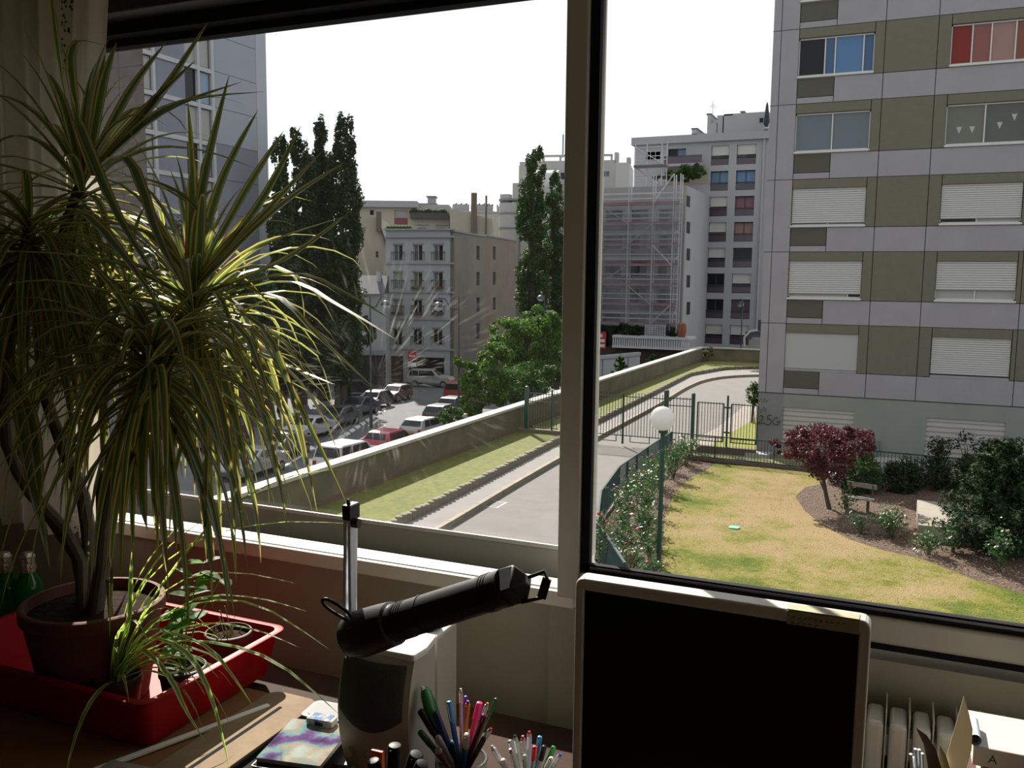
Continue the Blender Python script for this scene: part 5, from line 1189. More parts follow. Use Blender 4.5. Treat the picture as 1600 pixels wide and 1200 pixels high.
# conifers behind the long wall
for x, y, h, r_, lb in ((968, 605, 2.7, 1.5, 'small dark green conifer just behind the long garden wall'), (1020, 580, 2.4, 1.7, 'wide evergreen behind the long wall, right of the small conifer')):
    c = aX(x, y, -17.8 if x < 1000 else -18.5); c = Vector((c.x, c.y, street(c.y))); conifer(lb, 0, tuple(c), (aX(x, 545, c.x).z-street(c.y)), r_, 6000, int(x), m=lf_mid, nb=44, size=.2)
tree('small_bush', 'scraggly bush growing over the corner of the long wall', tuple(aZ(1108, 565, G+.26)), [pb3(1108, 551, 72, 9, 11)], 700, .16, leafm('dry_bush', (.12, .12, .06), (.2, .18, .1)), None, clumps=12, cat='bush')
# ================================================================ BUILDINGS
class F_:
    """a facade: origin, direction along it, outward normal"""
    def __init__(s, o, u, n): s.o = Vector(o); s.u = Vector(u).normalized(); s.n = Vector(n).normalized()
    def p(s, u, z, d_=0): q = s.o+s.u*u+s.n*d_; return Vector((q.x, q.y, z))
    def bx(s, b, u0, u1, z0, z1, d0, d1):
        vs = [s.p(u, z, d_) for z in (z0, z1) for (u, d_) in ((u0, d0), (u1, d0), (u1, d1), (u0, d1))]
        return b.add(vs, [(0, 3, 2, 1), (4, 5, 6, 7), (0, 1, 5, 4), (1, 2, 6, 5), (2, 3, 7, 6), (3, 0, 4, 7)])
    def hit(s, x, y):
        v = d(x, y); t = s.o.dot(s.n)/v.dot(s.n); P = v*t
        return (P-s.o).dot(s.u), P.z
def glassm(n, c, r=.12, sp=.3): return mat('pane_'+n, c, r, spec=sp)
DK = glassm('dark', (.012, .015, .02), .12, .2); BLU = glassm('blue_curtain', (.055, .12, .25), .3); SKYG = glassm('sky_blue', (.13, .26, .36), .15); GREYB = glassm('grey_blue', (.14, .18, .2), .2)
OLG = glassm('olive_grey', (.15, .16, .12), .25); REDC = glassm('red_curtain', (.22, .012, .006), .5); PINKC = glassm('pink_curtain', (.34, .20, .175), .4); WHC = glassm('net_curtain', (.42, .42, .40), .4)
frw = mat('white_window_frame', (.66, .66, .62), .5); frd = mat('dark_window_frame', (.03, .03, .035), .5)
shut = mat('white_shutter', (.62, .61, .57), .6); shp = mat('plain_grey_blind', (.46, .46, .44), .7)
pg = mat('grey_panel', (.37, .355, .37), .85, vary=(1.3, (.33, .315, .335), .3), bump=(30, .4, .01)); pol = mat('olive_pebble_panel', (.185, .175, .125), .9, vary=(5, (.155, .15, .11), .4), bump=(40, .8, .012))
pdk = mat('dark_olive_panel', (.10, .10, .075), .9, bump=(40, .8, .012)); pgr = mat('pale_green_render', (.30, .34, .28), .9, vary=(1, (.25, .29, .24), .3), bump=(30, .4, .01))
seam = mat('dark_joint', (.02, .018, .02), .9)
b1 = thing('apartment_tower', 'grey concrete panel apartment tower with olive bands and white shutters at the right', 'building', (2, 42, G))
f1 = F_((0, 36, 0), (1, 0, 0), (0, -1, 0))
ux = [aY(x, 450, 36).x for x in (1191, 1203.5, 1231, 1287, 1345.5, 1361, 1441, 1461, 1588)]
e0, j1, wl, dkr, wr, j2, j3, w2l, w2r = ux; U2 = w2r+.15; u_end = 9.0
ztops = [19.87-2.75*0]
zb_s = [9.45+2.75*k for k in range(4, 0, -1)]+[9.45, 6.71, 3.92, 1.19, -1.56]; zb_s = sorted(set(zb_s), reverse=True); ZB = -4.30
B().box(e0+.03, u_end, 36.30, 52, G, zb_s[0]+.4).o('body', mat('tower_core', (.12, .12, .12), .9), b1)
B().box(e0, u_end, 36, 52, zb_s[0]+.1, zb_s[0]+.7).o('roof_parapet', pg, b1)
g = .012
def panel(u0, u1, z0, z1, m, th=.0, name='wall_panel'):
    b = B(); f1.bx(b, u0+g, u1-g, z0+g, z1-g, -.28, th); return b.o(name, m, b1)
def shutter(F, par, u0, u1, z0, z1, n=22, m=shut, dd=-.10, nm='roller_shutter'):
    b = B(); n = int(n*.8); h = (z1-z0)/n
    for k in range(n): F.bx(b, u0, u1, z0+h*k+h*.3, z0+h*(k+1), dd-.03, dd+.03)
    F.bx(b, u0, u1, z0, z1, dd-.045, dd-.012); return b.o(nm, m, par)
def window1(F, par, u0, u1, z0, z1, splits, mats, fm=frw, dd=-.16, sill=True, fw_=.05):
    b = B(); F.bx(b, u0, u1, z0, z0+fw_, dd, dd+.06); F.bx(b, u0, u1, z1-fw_, z1, dd, dd+.06); F.bx(b, u0, u0+fw_*.7, z0, z1, dd, dd+.06); F.bx(b, u1-fw_*.7, u1, z0, z1, dd, dd+.06)
    for s_ in splits: w = u0+(u1-u0)*s_; F.bx(b, w-fw_*.45, w+fw_*.45, z0, z1, dd, dd+.065)
    w_ = b.o('window', fm, par); ed_ = [0]+list(splits)+[1]
    for k in range(len(ed_)-1):
        b = B(); F.bx(b, u0+(u1-u0)*ed_[k]+.01, u0+(u1-u0)*ed_[k+1]-.01, z0+.02, z1-.02, dd-.01, dd+.02); b.o('pane', mats[k % len(mats)], w_)
    if sill: b = B(); F.bx(b, u0-.02, u1+.02, z0-.07, z0, dd-.02, .05); b.o('sill', fm, w_)
    return w_
for si, zt_ in enumerate(zb_s):
    zbm = (zb_s[si+1] if si+1 < len(zb_s) else ZB); H = zt_-zbm; ff = lambda f: zt_-H*f
    panel(e0, j1, zbm, zt_, pg); panel(j1, wl, zbm, zt_, pg)
    zwt, zwb, zgb = ff(.13), ff(.632), ff(.665)
    for a_, c_ in ((wl, wr), (w2l, w2r)): panel(a_-.0, c_, zwt, zt_, pol)
    panel(wl, wr, zgb-.02, zwb, pg, -.03, 'sill_panel'); panel(w2l, w2r, zgb-.02, zwb, pg, -.03, 'sill_panel')
    panel(wr, j2, zgb, zt_, pol); panel(j2, j3, zgb, zt_, pol); panel(j3, w2l, zgb, zt_, pol); panel(w2r, U2, zgb, zt_, pol)
    panel(wl, dkr, ff(.915), zgb, pdk, -.02); panel(wl, dkr, zbm, ff(.915), pg); panel(dkr, j2, zbm, zgb, pg); panel(j2, j3, zbm, zgb, pg); panel(j3, U2, zbm, zgb, pg)
    panel(U2, U2+2.2, zgb, zt_, pol); panel(U2, U2+2.2, zbm, zgb, pg); panel(U2+2.2, u_end, zgb, zt_, pol); panel(U2+2.2, u_end, zbm, zgb, pg)
    # windows; rows seen in the photograph from the top: index by top height
    key = round(zt_)
    if key == 9: window1(f1, b1, wl, wr, zwb, zwt, (.355, .49, .86), (DK, BLU, glassm('bright_blue', (.09, .21, .40), .3), BLU)); window1(f1, b1, w2l, w2r, zwb, zwt, (.26, .49, .78), (REDC, glassm('brick_curtain', (.26, .09, .075), .4), PINKC, glassm('orange_red_curtain', (.22, .07, .035), .4)))
    elif key == 7:
        window1(f1, b1, wl, wr, zwb, zwt, (.5,), (GREYB, GREYB)); w_ = window1(f1, b1, w2l, w2r, zwb, zwt, (.48,), (OLG, glassm('olive_dark', (.10, .115, .09), .25)))
        for k, (fu, fz) in enumerate(((.17, .45), (.33, .45), (.66, .52), (.83, .7))):
            uu = w2l+(w2r-w2l)*fu; z_ = zwb+(zwt-zwb)*fz; b = B(); b.ext([f1.p(uu-.09, z_, -.137), f1.p(uu+.09, z_, -.137), f1.p(uu+.01, z_-.24, -.137)], (0, -.004, 0)); b.o('pennant', mat('white_pennant', (.5, .5, .48), .8), w_)
    elif key == 4:
        window1(f1, b1, wl, wr, zwb, zwt, (.5,), (DK,), dd=-.22); shutter(f1, b1, wl+.02, wr-.02, zwb+.08, zwt, 20); window1(f1, b1, w2l, w2r, zwb, zwt, (.46,), (DK, WHC), dd=-.22); shutter(f1, b1, w2l+.02, w2r-.02, zwb+.16, zwt, 20)
    elif key == 1:
        window1(f1, b1, wl, wr, zwb, zwt, (.82,), (WHC, DK), dd=-.22); shutter(f1, b1, wl+.02, wr-.02, zwb+.15, zwt, 19); window1(f1, b1, w2l, w2r, zwb, zwt, (.5,), (WHC,), dd=-.22); shutter(f1, b1, w2l+.02, w2r-.02, zwb+.36, zwt, 15)
    elif key == -2:
        b = B(); f1.bx(b, wl, wr, zwb, zwt, -.1, -.06); b.o('blind', shp, b1); shutter(f1, b1, w2l+.02, w2r-.02, zwb+.03, zwt, 22)
    else:
        window1(f1, b1, wl, wr, zwb, zwt, (.5,), (GREYB, BLU)); window1(f1, b1, w2l, w2r, zwb, zwt, (.5,), (GREYB,))
# dark joint lines between storeys
for z in zb_s+[ZB]:
    b = B(); f1.bx(b, e0, u_end, z-.016, z+.016, -.2, -.004); b.o('storey_joint', seam, b1)
# ground floor
gwt = aY(1285, 640, 36).z; gwb = gwt-1.5; gl_, gr_2 = aY(1223, 650, 36).x, aY(1335, 650, 36).x; hl, hr = aY(1447, 655, 36).x, aY(1572, 660, 36).x
def gpan(u0, u1, z0, z1): b = B(); f1.bx(b, u0, u1, z0, z1, -.28, -.02); b.o('ground_floor_wall', pgr, b1)
ge0 = e0+.03
b = B(); f1.bx(b, ge0, gl_, G, ZB, -.28, -.02); b.o('ground_floor_wall', mat('grey_ground_render', (.27, .27, .27), .9, vary=(1.2, (.22, .22, .22), .3), bump=(30, .4, .01)), b1)
gpan(gl_, gr_2, gwt, ZB); gpan(gl_, gr_2, G, gwb); gpan(gr_2, hl, G, ZB); gpan(hl, hr, gwt-.05, ZB); gpan(hl, hr, G, gwb-.05); gpan(hr, u_end, G, ZB)
shutter(f1, b1, gl_, gr_2, gwb, gwt, 11, mat('dim_shutter', (.52, .50, .45), .6)); shutter(f1, b1, hl, hr, gwb-.05, gwt-.05, 11, mat('dim_shutter', (.52, .50, .45), .6))
# graffiti 25G
def stroke(pts, par, m, r_=.036):
    P = [Vector(f1.p(*f1.hit(x, y), -.02+.004)) for x, y in pts]; out = []
    for i in range(len(P)-1):
        a, b_, c, e = P[max(i-1, 0)], P[i], P[i+1], P[min(i+2, len(P)-1)]
        for k in range(5): t = k/5; out.append(.5*((2*b_)+(c-a)*t+(2*a-5*b_+4*c-e)*t*t+(3*b_-a-3*c+e)*t**3))
    out.append(P[-1]); B().tube(out, r_, 6, flat=.25).o('graffiti', m, par)
gi = mat('black_spray_paint', (.01, .01, .01), .8)
stroke([(1186, 651), (1189, 649), (1192, 651), (1191, 655), (1187, 659), (1184, 662), (1190, 661), (1196, 661)], b1, gi)
stroke([(1206, 649), (1203, 649), (1200, 649.3), (1199.6, 649.6), (1199.3, 652), (1199, 655)], b1, gi)
stroke([(1199, 655), (1202, 654.6), (1205, 657), (1204.6, 661), (1201, 663.5), (1196.5, 662.5)], b1, gi)
stroke([(1216, 654), (1212, 652), (1208, 656), (1208, 661), (1212, 664), (1217, 662), (1217, 659), (1213, 659), (1220, 658)], b1, gi)
fg = mat('faded_spray', (.16, .16, .16), .9)
stroke([(1186, 628), (1189, 622), (1192, 629), (1195, 622), (1198, 629), (1200, 624)], b1, fg, .02); stroke([(1186, 636), (1189, 644), (1193, 636), (1196, 643), (1197, 637)], b1, fg, .018)
struct(B().prism([(-5.3, 35.3), (-4.4, 35.3), (-4.3, 36), (-5.3, 36)], G, G+.18).box(-1.2, 6, 34.9, 36, G, G+.35).box(-1.2, 6, 34.5, 34.9, G, G+.18).o('trim_9', mat('pale_ledge', (.42, .41, .39), .9)))
q = aY(1372, 693, 35.9); B().tube([(q.x, 35.9, G+.2), (q.x, 35.9, q.z+.1)], .06, 8).o('downpipe', mat('grey_pipe', (.2, .2, .2), .6), b1)

# ---------------------------------------------------------------- left tower
XT = -52.0
b2 = thing('apartment_tower', 'pale blue grey panelled high rise at the left behind the plant', 'building', (XT-8, 60, street(60)))
f2 = F_((XT, 0, 0), (0, 1, 0), (1, 0, 0))
yv = [aX(x, y, XT).y for x, y in ((224.5, 120), (238, 150), (240.5, 150), (289, 120), (307, 120), (309, 120), (329, 120), (333, 120), (400, 120), (416.5, 120))]
zz1, zz2 = aX(226, 77, XT).z, aX(226, 139, XT).z; H2 = zz1-zz2; print('tower storey', H2)
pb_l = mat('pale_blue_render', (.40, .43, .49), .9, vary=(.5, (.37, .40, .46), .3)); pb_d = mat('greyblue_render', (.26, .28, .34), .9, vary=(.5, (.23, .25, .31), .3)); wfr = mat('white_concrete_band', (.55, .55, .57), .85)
tz1_ = zz1+H2*4; tz0_ = street(60)
B().box(XT-16, XT-.3, yv[0]+.01, yv[9], tz0_, tz1_).o('body', mat('tower_core_pale', (.2, .21, .24), .9), b2)
def pan2(a_, c_, z0, z1, m, th=0, nm='wall_panel'):
    b = B(); f2.bx(b, a_+.02, c_-.02, z0+.02, z1-.02, -.28, th); return b.o(nm, m, b2)
z = tz1_; k = 0
while z-H2 > tz0_-1:
    z0 = z-H2; bt_ = .34
    b = B(); f2.bx(b, yv[0], yv[7], z-bt_, z, -.1, .10); b.o('floor_band', wfr, b2)
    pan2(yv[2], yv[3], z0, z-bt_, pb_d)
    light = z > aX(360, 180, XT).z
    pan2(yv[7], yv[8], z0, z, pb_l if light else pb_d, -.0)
    if k % 2 == 0 and z > -4:
        window1(f2, b2, yv[3]+.05, yv[6]-.05, z0+.05, z-bt_, (.48,), (DK, glassm('pale_blue', (.25, .36, .5), .2)), frd, sill=False)
        window1(f2, b2, yv[0]+.05, yv[1], z0+.05, z-bt_, (), (WHC,), frd, sill=False)
    else:
        window1(f2, b2, yv[3]+.05, yv[6]-.05, z0+.05, z-bt_, (.5,), (WHC, WHC, DK), frd, sill=False); window1(f2, b2, yv[0]+.05, yv[1], z0+.05, z-bt_, (), (WHC,), frd, sill=False)
    z = z0; k += 1
for a_, c_ in ((yv[1]+.02, yv[2]), (yv[6], yv[7]), (yv[4], yv[5])): b = B(); f2.bx(b, a_, max(c_, a_+.25), tz0_, tz1_, -.2, .12); b.o('pilaster', wfr, b2)
pan2(yv[8], yv[9], tz0_, tz1_, mat('end_strip_render', (.48, .51, .56), .9))
f3 = F_((XT, yv[0], 0), (-1, 0, 0), (0, -1, 0)); conc2 = mat('brown_concrete_blocks', (.16, .13, .115), .9, vary=(.8, (.11, .09, .08), .4), bump=(6, .5, .03))
z = tz1_; k = 0
while z > tz0_:
    for i in range(7):
        b = B(); f3.bx(b, i*2.4+.02, i*2.4+2.38, z-1.38, z-.02, -.02, .04); b.o('wall_panel', conc2, b2)
    z -= 1.4

# ---------------------------------------------------------------- white corner building with four floors
t6 = 94.0; C6 = at(708, 595, t6); vx = d(1163, 441); s6 = Vector((vx.x, vx.y, 0)).normalized(); n6 = -s6; u6 = Vector((s6.y, -s6.x, 0))   # u6 points right along the front
b6 = thing('corner_building', 'small white corner building with french windows and tall blank side wall', 'building', (C6.x, C6.y, street(C6.y)))
f6 = F_((C6.x, C6.y, 0), u6, n6)
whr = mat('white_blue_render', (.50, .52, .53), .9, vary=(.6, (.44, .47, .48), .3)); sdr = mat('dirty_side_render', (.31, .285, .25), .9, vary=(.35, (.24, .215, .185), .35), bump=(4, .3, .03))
uL = f6.hit(603, 450)[0]; zt6 = f6.hit(655, 359)[1]; zg6 = street(C6.y)-.3
def walls(F, par, u0, u1, z0, z1, holes, m, d0=-.35, d1=0, nm='wall'):
    us = sorted({u0, u1, *[h[0] for h in holes], *[h[1] for h in holes]}); zs_2 = sorted({z0, z1, *[h[2] for h in holes], *[h[3] for h in holes]}); b = B()
    for i in range(len(us)-1):
        run = None
        for j in range(len(zs_2)-1):
            cu, cz_ = (us[i]+us[i+1])/2, (zs_2[j]+zs_2[j+1])/2
            solid = not any(h[0] < cu < h[1] and h[2] < cz_ < h[3] for h in holes)
            if solid and run is None: run = zs_2[j]
            if (not solid) and run is not None: F.bx(b, us[i], us[i+1], run, zs_2[j], d0, d1); run = None
        if run is not None: F.bx(b, us[i], us[i+1], run, zs_2[-1], d0, d1)
    return b.o(nm, m, par)
holes = []; wins = []
cols = [(615, 629), (646, 660), (677.5, 692)]
rows = [(382, 408), (425, 452), (468, 492), (513, 540)]
for ri, (ya, yb_) in enumerate(rows):
    for ci, (xa2, xb2) in enumerate(cols):
        u0, z1_ = f6.hit(xa2-ri*.3, ya); u1, z0_ = f6.hit(xb2-ri*.3, yb_); holes.append((u0, u1, z0_, z1_)); wins.append((ri, ci, u0, u1, z0_, z1_))
u0, z1_ = f6.hit(638, 557); u1, z0_ = f6.hit(694, 592); shop = (u0, u1, zg6+.4, z1_); holes.append(shop)
u0d, _ = f6.hit(610, 560); u1d, _ = f6.hit(630, 560); door_h = (u0d, u1d, zg6, z1_); holes.append(door_h)
walls(f6, b6, uL, 0, zg6, zt6, holes, whr)
for (ri, ci, u0, u1, z0_, z1_) in wins:
    ms = (WHC,) if (ri, ci) in ((1, 0), (2, 0)) else (GREYB, DK) if ri < 2 else (DK,)
    w_ = window1(f6, b6, u0, u1, z0_, z1_, (.5,), ms, frw, dd=-.22, sill=False, fw_=.09)
    b = B(); f6.bx(b, u0-.25, u1+.25, z0_+.9, z0_+.97, .04, .12)
    for k in range(7): uu = u0-.2+(u1-u0+.4)*k/6; f6.bx(b, uu-.015, uu+.015, z0_, z0_+.92, .06, .09)
    b.o('balcony_rail', mat('rail_iron', (.05, .05, .06), .6), w_)
    if (ri, ci) in ((1, 1), (2, 1), (2, 2), (2, 0), (1, 2)):
        b = B(); f6.bx(b, u0-.1, u1+.1, z0_+.02, z0_+.3, .05, .3); bo = b.o('flower_box', mat('window_box', (.12, .06, .05), .8), w_)
    b = B(); f6.bx(b, u0-.1, u1+.1, z1_, z1_+.14, -.05, .08); b.o('lintel', mat('grey_lintel', (.3, .31, .33), .8), w_)
for y_ in (369.5, 411, 456, 498, 545):
    z_ = f6.hit(655, y_)[1]; b = B(); f6.bx(b, uL-.1, .08, z_-.12, z_+.08, -.05, .22 if y_ < 400 else .12); b.o('string_course', mat('course_grey', (.38, .40, .42), .85), b6)
b = B(); f6.bx(b, uL-.15, .1, zt6-.05, zt6+.12, -.4, .25); b.o('cornice', mat('course_grey', (.38, .40, .42), .85), b6)
b = B(); f6.bx(b, shop[0], shop[1], shop[2], shop[3], -.3, -.2); b.o('shop_window', DK, b6)
b = B(); f6.bx(b, shop[0]-.1, shop[1]+.1, shop[3]-.02, shop[3]+.5, 0, .12); b.o('shop_fascia', whr, b6)
b = B(); f6.bx(b, door_h[0], door_h[1], door_h[2], door_h[3], -.3, -.2); b.o('doorway', mat('brown_door', (.07, .05, .04), .6), b6)
# side wall
f7 = F_((C6.x, C6.y, 0), s6, u6)
e1_ = f7.hit(757, 450)[0]; zs1 = f7.hit(708, 361)[1]
def hole7(F, x0, x1, y0, y1): u0, za = F.hit(x0, y0); u1, zb_ = F.hit(x1, y1); return (u0, u1, zb_, za)
h7 = [hole7(f7, 743.5, 749.5, a, b_) for a, b_ in ((384, 406), (425, 446), (465, 487), (506, 529))]
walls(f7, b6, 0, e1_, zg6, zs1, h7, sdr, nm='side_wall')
for (u0, u1, z0_, z1_) in h7: window1(f7, b6, u0, u1, z0_, z1_, (), (GREYB,), frd, dd=-.25, sill=False)
b = B(); f7.bx(b, -.1, e1_+.1, zs1-.05, zs1+.12, -.4, .1); b.o('side_coping', mat('zinc', (.22, .24, .27), .5), b6)
f8 = F_(f7.p(e1_, 0, -.8), s6, u6); e2_ = f8.hit(805.5, 450)[0]; zs2 = f8.hit(780, 372)[1]
h8 = [hole7(f8, 770, 774.5, a, b_) for a, b_ in ((385, 406), (425, 445), (465, 484), (504, 520))]
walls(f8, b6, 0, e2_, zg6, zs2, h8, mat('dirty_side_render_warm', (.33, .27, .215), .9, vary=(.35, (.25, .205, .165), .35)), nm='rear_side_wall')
for (u0, u1, z0_, z1_) in h8: window1(f8, b6, u0, u1, z0_, z1_, (), (GREYB,), frd, dd=-.25, sill=False)
b = B(); f8.bx(b, -.1, e2_+.1, zs2-.05, zs2+.12, -.4, .1); b.o('side_coping', mat('zinc', (.22, .24, .27), .5), b6)
b = B(); f6.bx(b, uL+.0, -.36, zg6, zt6-.3, -(e1_-.1), -.36); f8.bx(b, 0, e2_, zg6, zs2-.2, -8, -.36); b.o('core', mat('dull_core', (.2, .2, .2), .9), b6)
b = B(); rg_ = f6.hit(603, 357)
for k in range(8): q = f6.p(uL+.2+.35*k, zt6+.22, -.2); b.ball(q, .22, 7, 5)
b.o('roof_plants', lf_light, b6, kind='stuff')
# one way no entry sign and street sign
q = at(644, 556, 88); zgs = street(q.y)
ns = thing('no_entry_sign', 'red no entry sign with a white bar in front of the white building', 'road sign', (q.x, q.y, zgs))
nrm = (-FW); rx_ = Vector((FW.y, -FW.x, 0)).normalized(); sq = q
B().tube([(q.x, q.y, zgs), (q.x, q.y, q.z+.4)], .04, 6).o('pole', mat('grey_pole', (.25, .25, .25), .5), ns)
fn = Vector((-FW.x, -FW.y, 0)).normalized()
B().obox(sq+fn*.07, rx_, fn, (0, 0, 1), .42, .02, .42).o('red_plate', mat('sign_red', (.6, .02, .02), .5), ns, bevel=.05)
B().obox(sq+fn*.10, rx_, fn, (0, 0, 1), .30, .01, .07).o('white_bar', mat('sign_white', (.8, .8, .8), .5), ns)
B().obox(sq+fn*.07-Vector((0, 0, .85)), rx_, fn, (0, 0, 1), .38, .02, .2).o('lower_plate', mat('sign_white', (.8, .8, .8), .5), ns)

# ---------------------------------------------------------------- generic blocks behind
def block(name, label, pxs, ytop, t, depth, m, zbase=None, face=None, cat='building', roofm=None, **k):
    """box whose front left / right edges stand at two pixel columns at distance t"""
    a, c = at(pxs[0], ytop, t), at(pxs[1], ytop, t*(face or 1)); u = Vector((c.x-a.x, c.y-a.y, 0)); W_ = u.length; u.normalize(); n = Vector((u.y, -u.x, 0))
    T = thing(name, label, cat, (a.x, a.y, street(a.y)-.5)); f = F_((a.x, a.y, 0), u, n); zb2 = street(a.y)-.5 if zbase is None else zbase
    return T, f, W_, a.z, zb2, m
cr1 = mat('cream_render', (.52, .47, .38), .9, vary=(.4, (.46, .42, .34), .3)); wh2 = mat('offwhite_render', (.55, .54, .51), .9, vary=(.4, (.50, .49, .46), .3)); grb = mat('grey_band_render', (.42, .43, .44), .9)
zinc = mat('zinc', (.22, .24, .27), .5)
# wide cream building with roof terrace
T, f, W_, zt_, zb2, _ = block('terrace_building', 'wide cream building with roof terrace and planter behind the white corner house', (555, 702), 318, 125, 12, cr1)
rh = hole7(f, 616, 637, 328, 351)
walls(f, T, 0, W_, zb2, f.hit(600, 324)[1], [rh, hole7(f, 578, 584, 328, 336)], cr1, d0=-12)
w_ = window1(f, T, *rh, (), (WHC,), frw, dd=-.3, sill=False); b = B(); f.bx(b, rh[0], rh[1], rh[2], rh[2]+(rh[3]-rh[2])*.45, -.05, 0); b.o('red_parapet', mat('dull_red', (.22, .05, .06), .7), w_)
hh = hole7(f, 578, 584, 328, 336); window1(f, T, *hh, (), (DK,), frd, dd=-.3, sill=False)
b = B(); f.bx(b, -.3, W_*.66, f.hit(600, 324)[1], f.hit(600, 314)[1], -12, .5); b.o('roof_band', grb, T)
b = B(); u0, z0_ = f.hit(650, 332); u1, z1_ = f.hit(700, 318); f.bx(b, u0, u1, z0_, z1_, -10, -2); f.bx(b, f.hit(664, 310)[0], f.hit(676, 310)[0], z1_, f.hit(665, 302)[1], -6, -4); b.o('roof_hut', grb, T)
b = B(); f.bx(b, f.hit(662, 310)[0], f.hit(678, 310)[0], f.hit(665, 304)[1], f.hit(665, 302)[1], -6.2, -3.8); f.bx(b, f.hit(649, 310)[0], f.hit(680, 310)[0], z1_, z1_+.25, -8, -3); b.o('chimney_cap', zinc, T)
b = B(); f.bx(b, f.hit(642, 336)[0], f.hit(701, 336)[0], f.hit(650, 342)[1], f.hit(650, 333)[1], 0, .8); b.o('planter', mat('planter_dark', (.08, .075, .08), .8), T)
b = B(); 
for k in range(16): u0 = f.hit(644+3.5*k, 333)[0]; b.ball(f.p(u0, f.hit(650, 332)[1]+.1*math.sin(k), .3), .38+.12*math.sin(k*2), 7, 5)
b.o('terrace_plants', lf_dark, T, kind='stuff')
for xx_ in (650, 681): b = B(); f.bx(b, f.hit(xx_, 350)[0], f.hit(xx_+18, 350)[0], f.hit(650, 351)[1], f.hit(650, 349.5)[1], 0, .3); b.o('ledge', grb, T)
for xx_ in (653, 682): b = B(); f.bx(b, f.hit(xx_, 350)[0], f.hit(xx_+13, 350)[0], f.hit(650, 366)[1], f.hit(650, 356)[1], -.02, .06); b.o('window', DK, T)
T, f, W_, zt_, zb2, _ = block('cream_gable_building', 'cream rendered block with rusty chimney pipes right of the terrace building', (703, 768), 332, 122, 10, cr1)
b = B(); b.ext([f.p(0, zb2), f.p(W_, zb2), f.p(W_, f.hit(766, 342)[1]), f.p(0, f.hit(702, 326)[1])], -f.n*10); b.o('wall', cr1, T)
for xx_, y_, w2_ in ((741, 302, .42), (760, 306, .14)):
    u0, z_ = f.hit(xx_, y_); q0 = f.p(u0, f.hit(xx_, 366)[1], .4); B().tube([q0, Vector((q0.x, q0.y, z_))], w2_, 8).o('chimney_pipe', mat('rusty_pipe', (.16, .12, .09), .8), T)
# gable left with slanted roof edge
T, f, W_, zt_, zb2, _ = block('gable_house', 'cream gable wall with sloping roof edge left of the white corner house', (548, 603), 335, 103, 10, cr1)
b = B(); b.ext([f.p(0, zb2), f.p(W_, zb2), f.p(W_, f.hit(602, 382)[1]), f.p(f.hit(590, 350)[0], f.hit(590, 340)[1]), f.p(0, f.hit(560, 337)[1])], -f.n*9); b.o('gable_wall', cr1, T)
b = B(); P0 = [f.p(f.hit(590, 350)[0], f.hit(590, 338)[1]), f.p(W_+.1, f.hit(602, 380)[1]), f.p(W_+.1, f.hit(602, 386)[1]), f.p(f.hit(590, 350)[0], f.hit(590, 347)[1])]; b.ext(P0, f.n*.4); b.o('roof_edge', mat('dark_roof_edge', (.1, .08, .07), .8), T)
b = B(); f.bx(b, f.hit(589, 340)[0], f.hit(596, 340)[0], f.hit(592, 362)[1], f.hit(592, 331)[1], -.2, .6); b.o('chimney_stack', mat('brown_stack', (.17, .14, .12), .9), T)
for y_ in (393, 398): b = B(); f.bx(b, f.hit(587, 340)[0], f.hit(590.5, 340)[0], f.hit(588, y_+3.5)[1], f.hit(588, y_)[1], -.02, .08); b.o('window', DK, T)
T, f, W_, zt_, zb2, _ = block('low_house', 'low house with grey slate roof between poplars and the white corner house', (520, 602), 457, 90, 8, whr)
walls(f, T, 0, W_, zb2, f.hit(560, 459)[1], [hole7(f, 575, 590, 510, 530), hole7(f, 540, 552, 510, 530)], whr, d0=-3)
for hx in (575, 540): window1(f, T, *hole7(f, hx, hx+14, 510, 530), (.5,), (DK,), frw, dd=-.3, sill=False)
b = B(); za, zc_ = f.hit(560, 459)[1], f.hit(560, 430)[1]; b.ext([f.p(-.2, za, .3), f.p(-.2, zc_, -3.4), f.p(-.2, za, -3.4)], f.u*(W_+.1)); b.o('roof', mat('slate', (.13, .135, .16), .95, vary=(2, (.12, .125, .15))), T)
b = B(); f.bx(b, f.hit(583, 430)[0], f.hit(590, 430)[0], zc_-1.5, f.hit(586, 424)[1], -3, -2.2); b.o('chimney_stack', whr, T)
b = B(); f.bx(b, .2, W_, zb2, f.hit(560, 551)[1], .05, .35); b.o('shop_front', mat('dark_shop_front', (.03, .032, .035), .4), T)
b = B(); f.bx(b, 0, W_, f.hit(560, 553)[1], f.hit(560, 546)[1], .3, 1.2); b.o('awning', mat('grey_awning', (.3, .31, .33), .8), T)
# far left dark shops behind trees
T, f, W_, zt_, zb2, _ = block('old_house', 'old street house behind the dark poplars', (400, 518), 470, 94, 8, sdr)
walls(f, T, 0, W_, zb2, f.hit(460, 400)[1], [hole7(f, 430+30*k, 440+30*k, 500, 525) for k in range(3)], sdr, d0=-8)
for k in range(3): window1(f, T, *hole7(f, 430+30*k, 440+30*k, 500, 525), (), (DK,), frd, dd=-.3, sill=False)
T, f, W_, zt_, zb2, _ = block('street_house', 'dark low street front glimpsed left behind the dracaena', (300, 400), 540, 66, 8, sdr)
walls(f, T, 0, W_, zb2, f.hit(300, 500)[1], [hole7(f, 310+30*k, 325+30*k, 560, 590) for k in range(3)], mat('dark_red_front', (.10, .04, .03), .8), d0=-4)
for k in range(3): window1(f, T, *hole7(f, 310+30*k, 325+30*k, 560, 590), (), (DK,), frd, dd=-.3, sill=False)
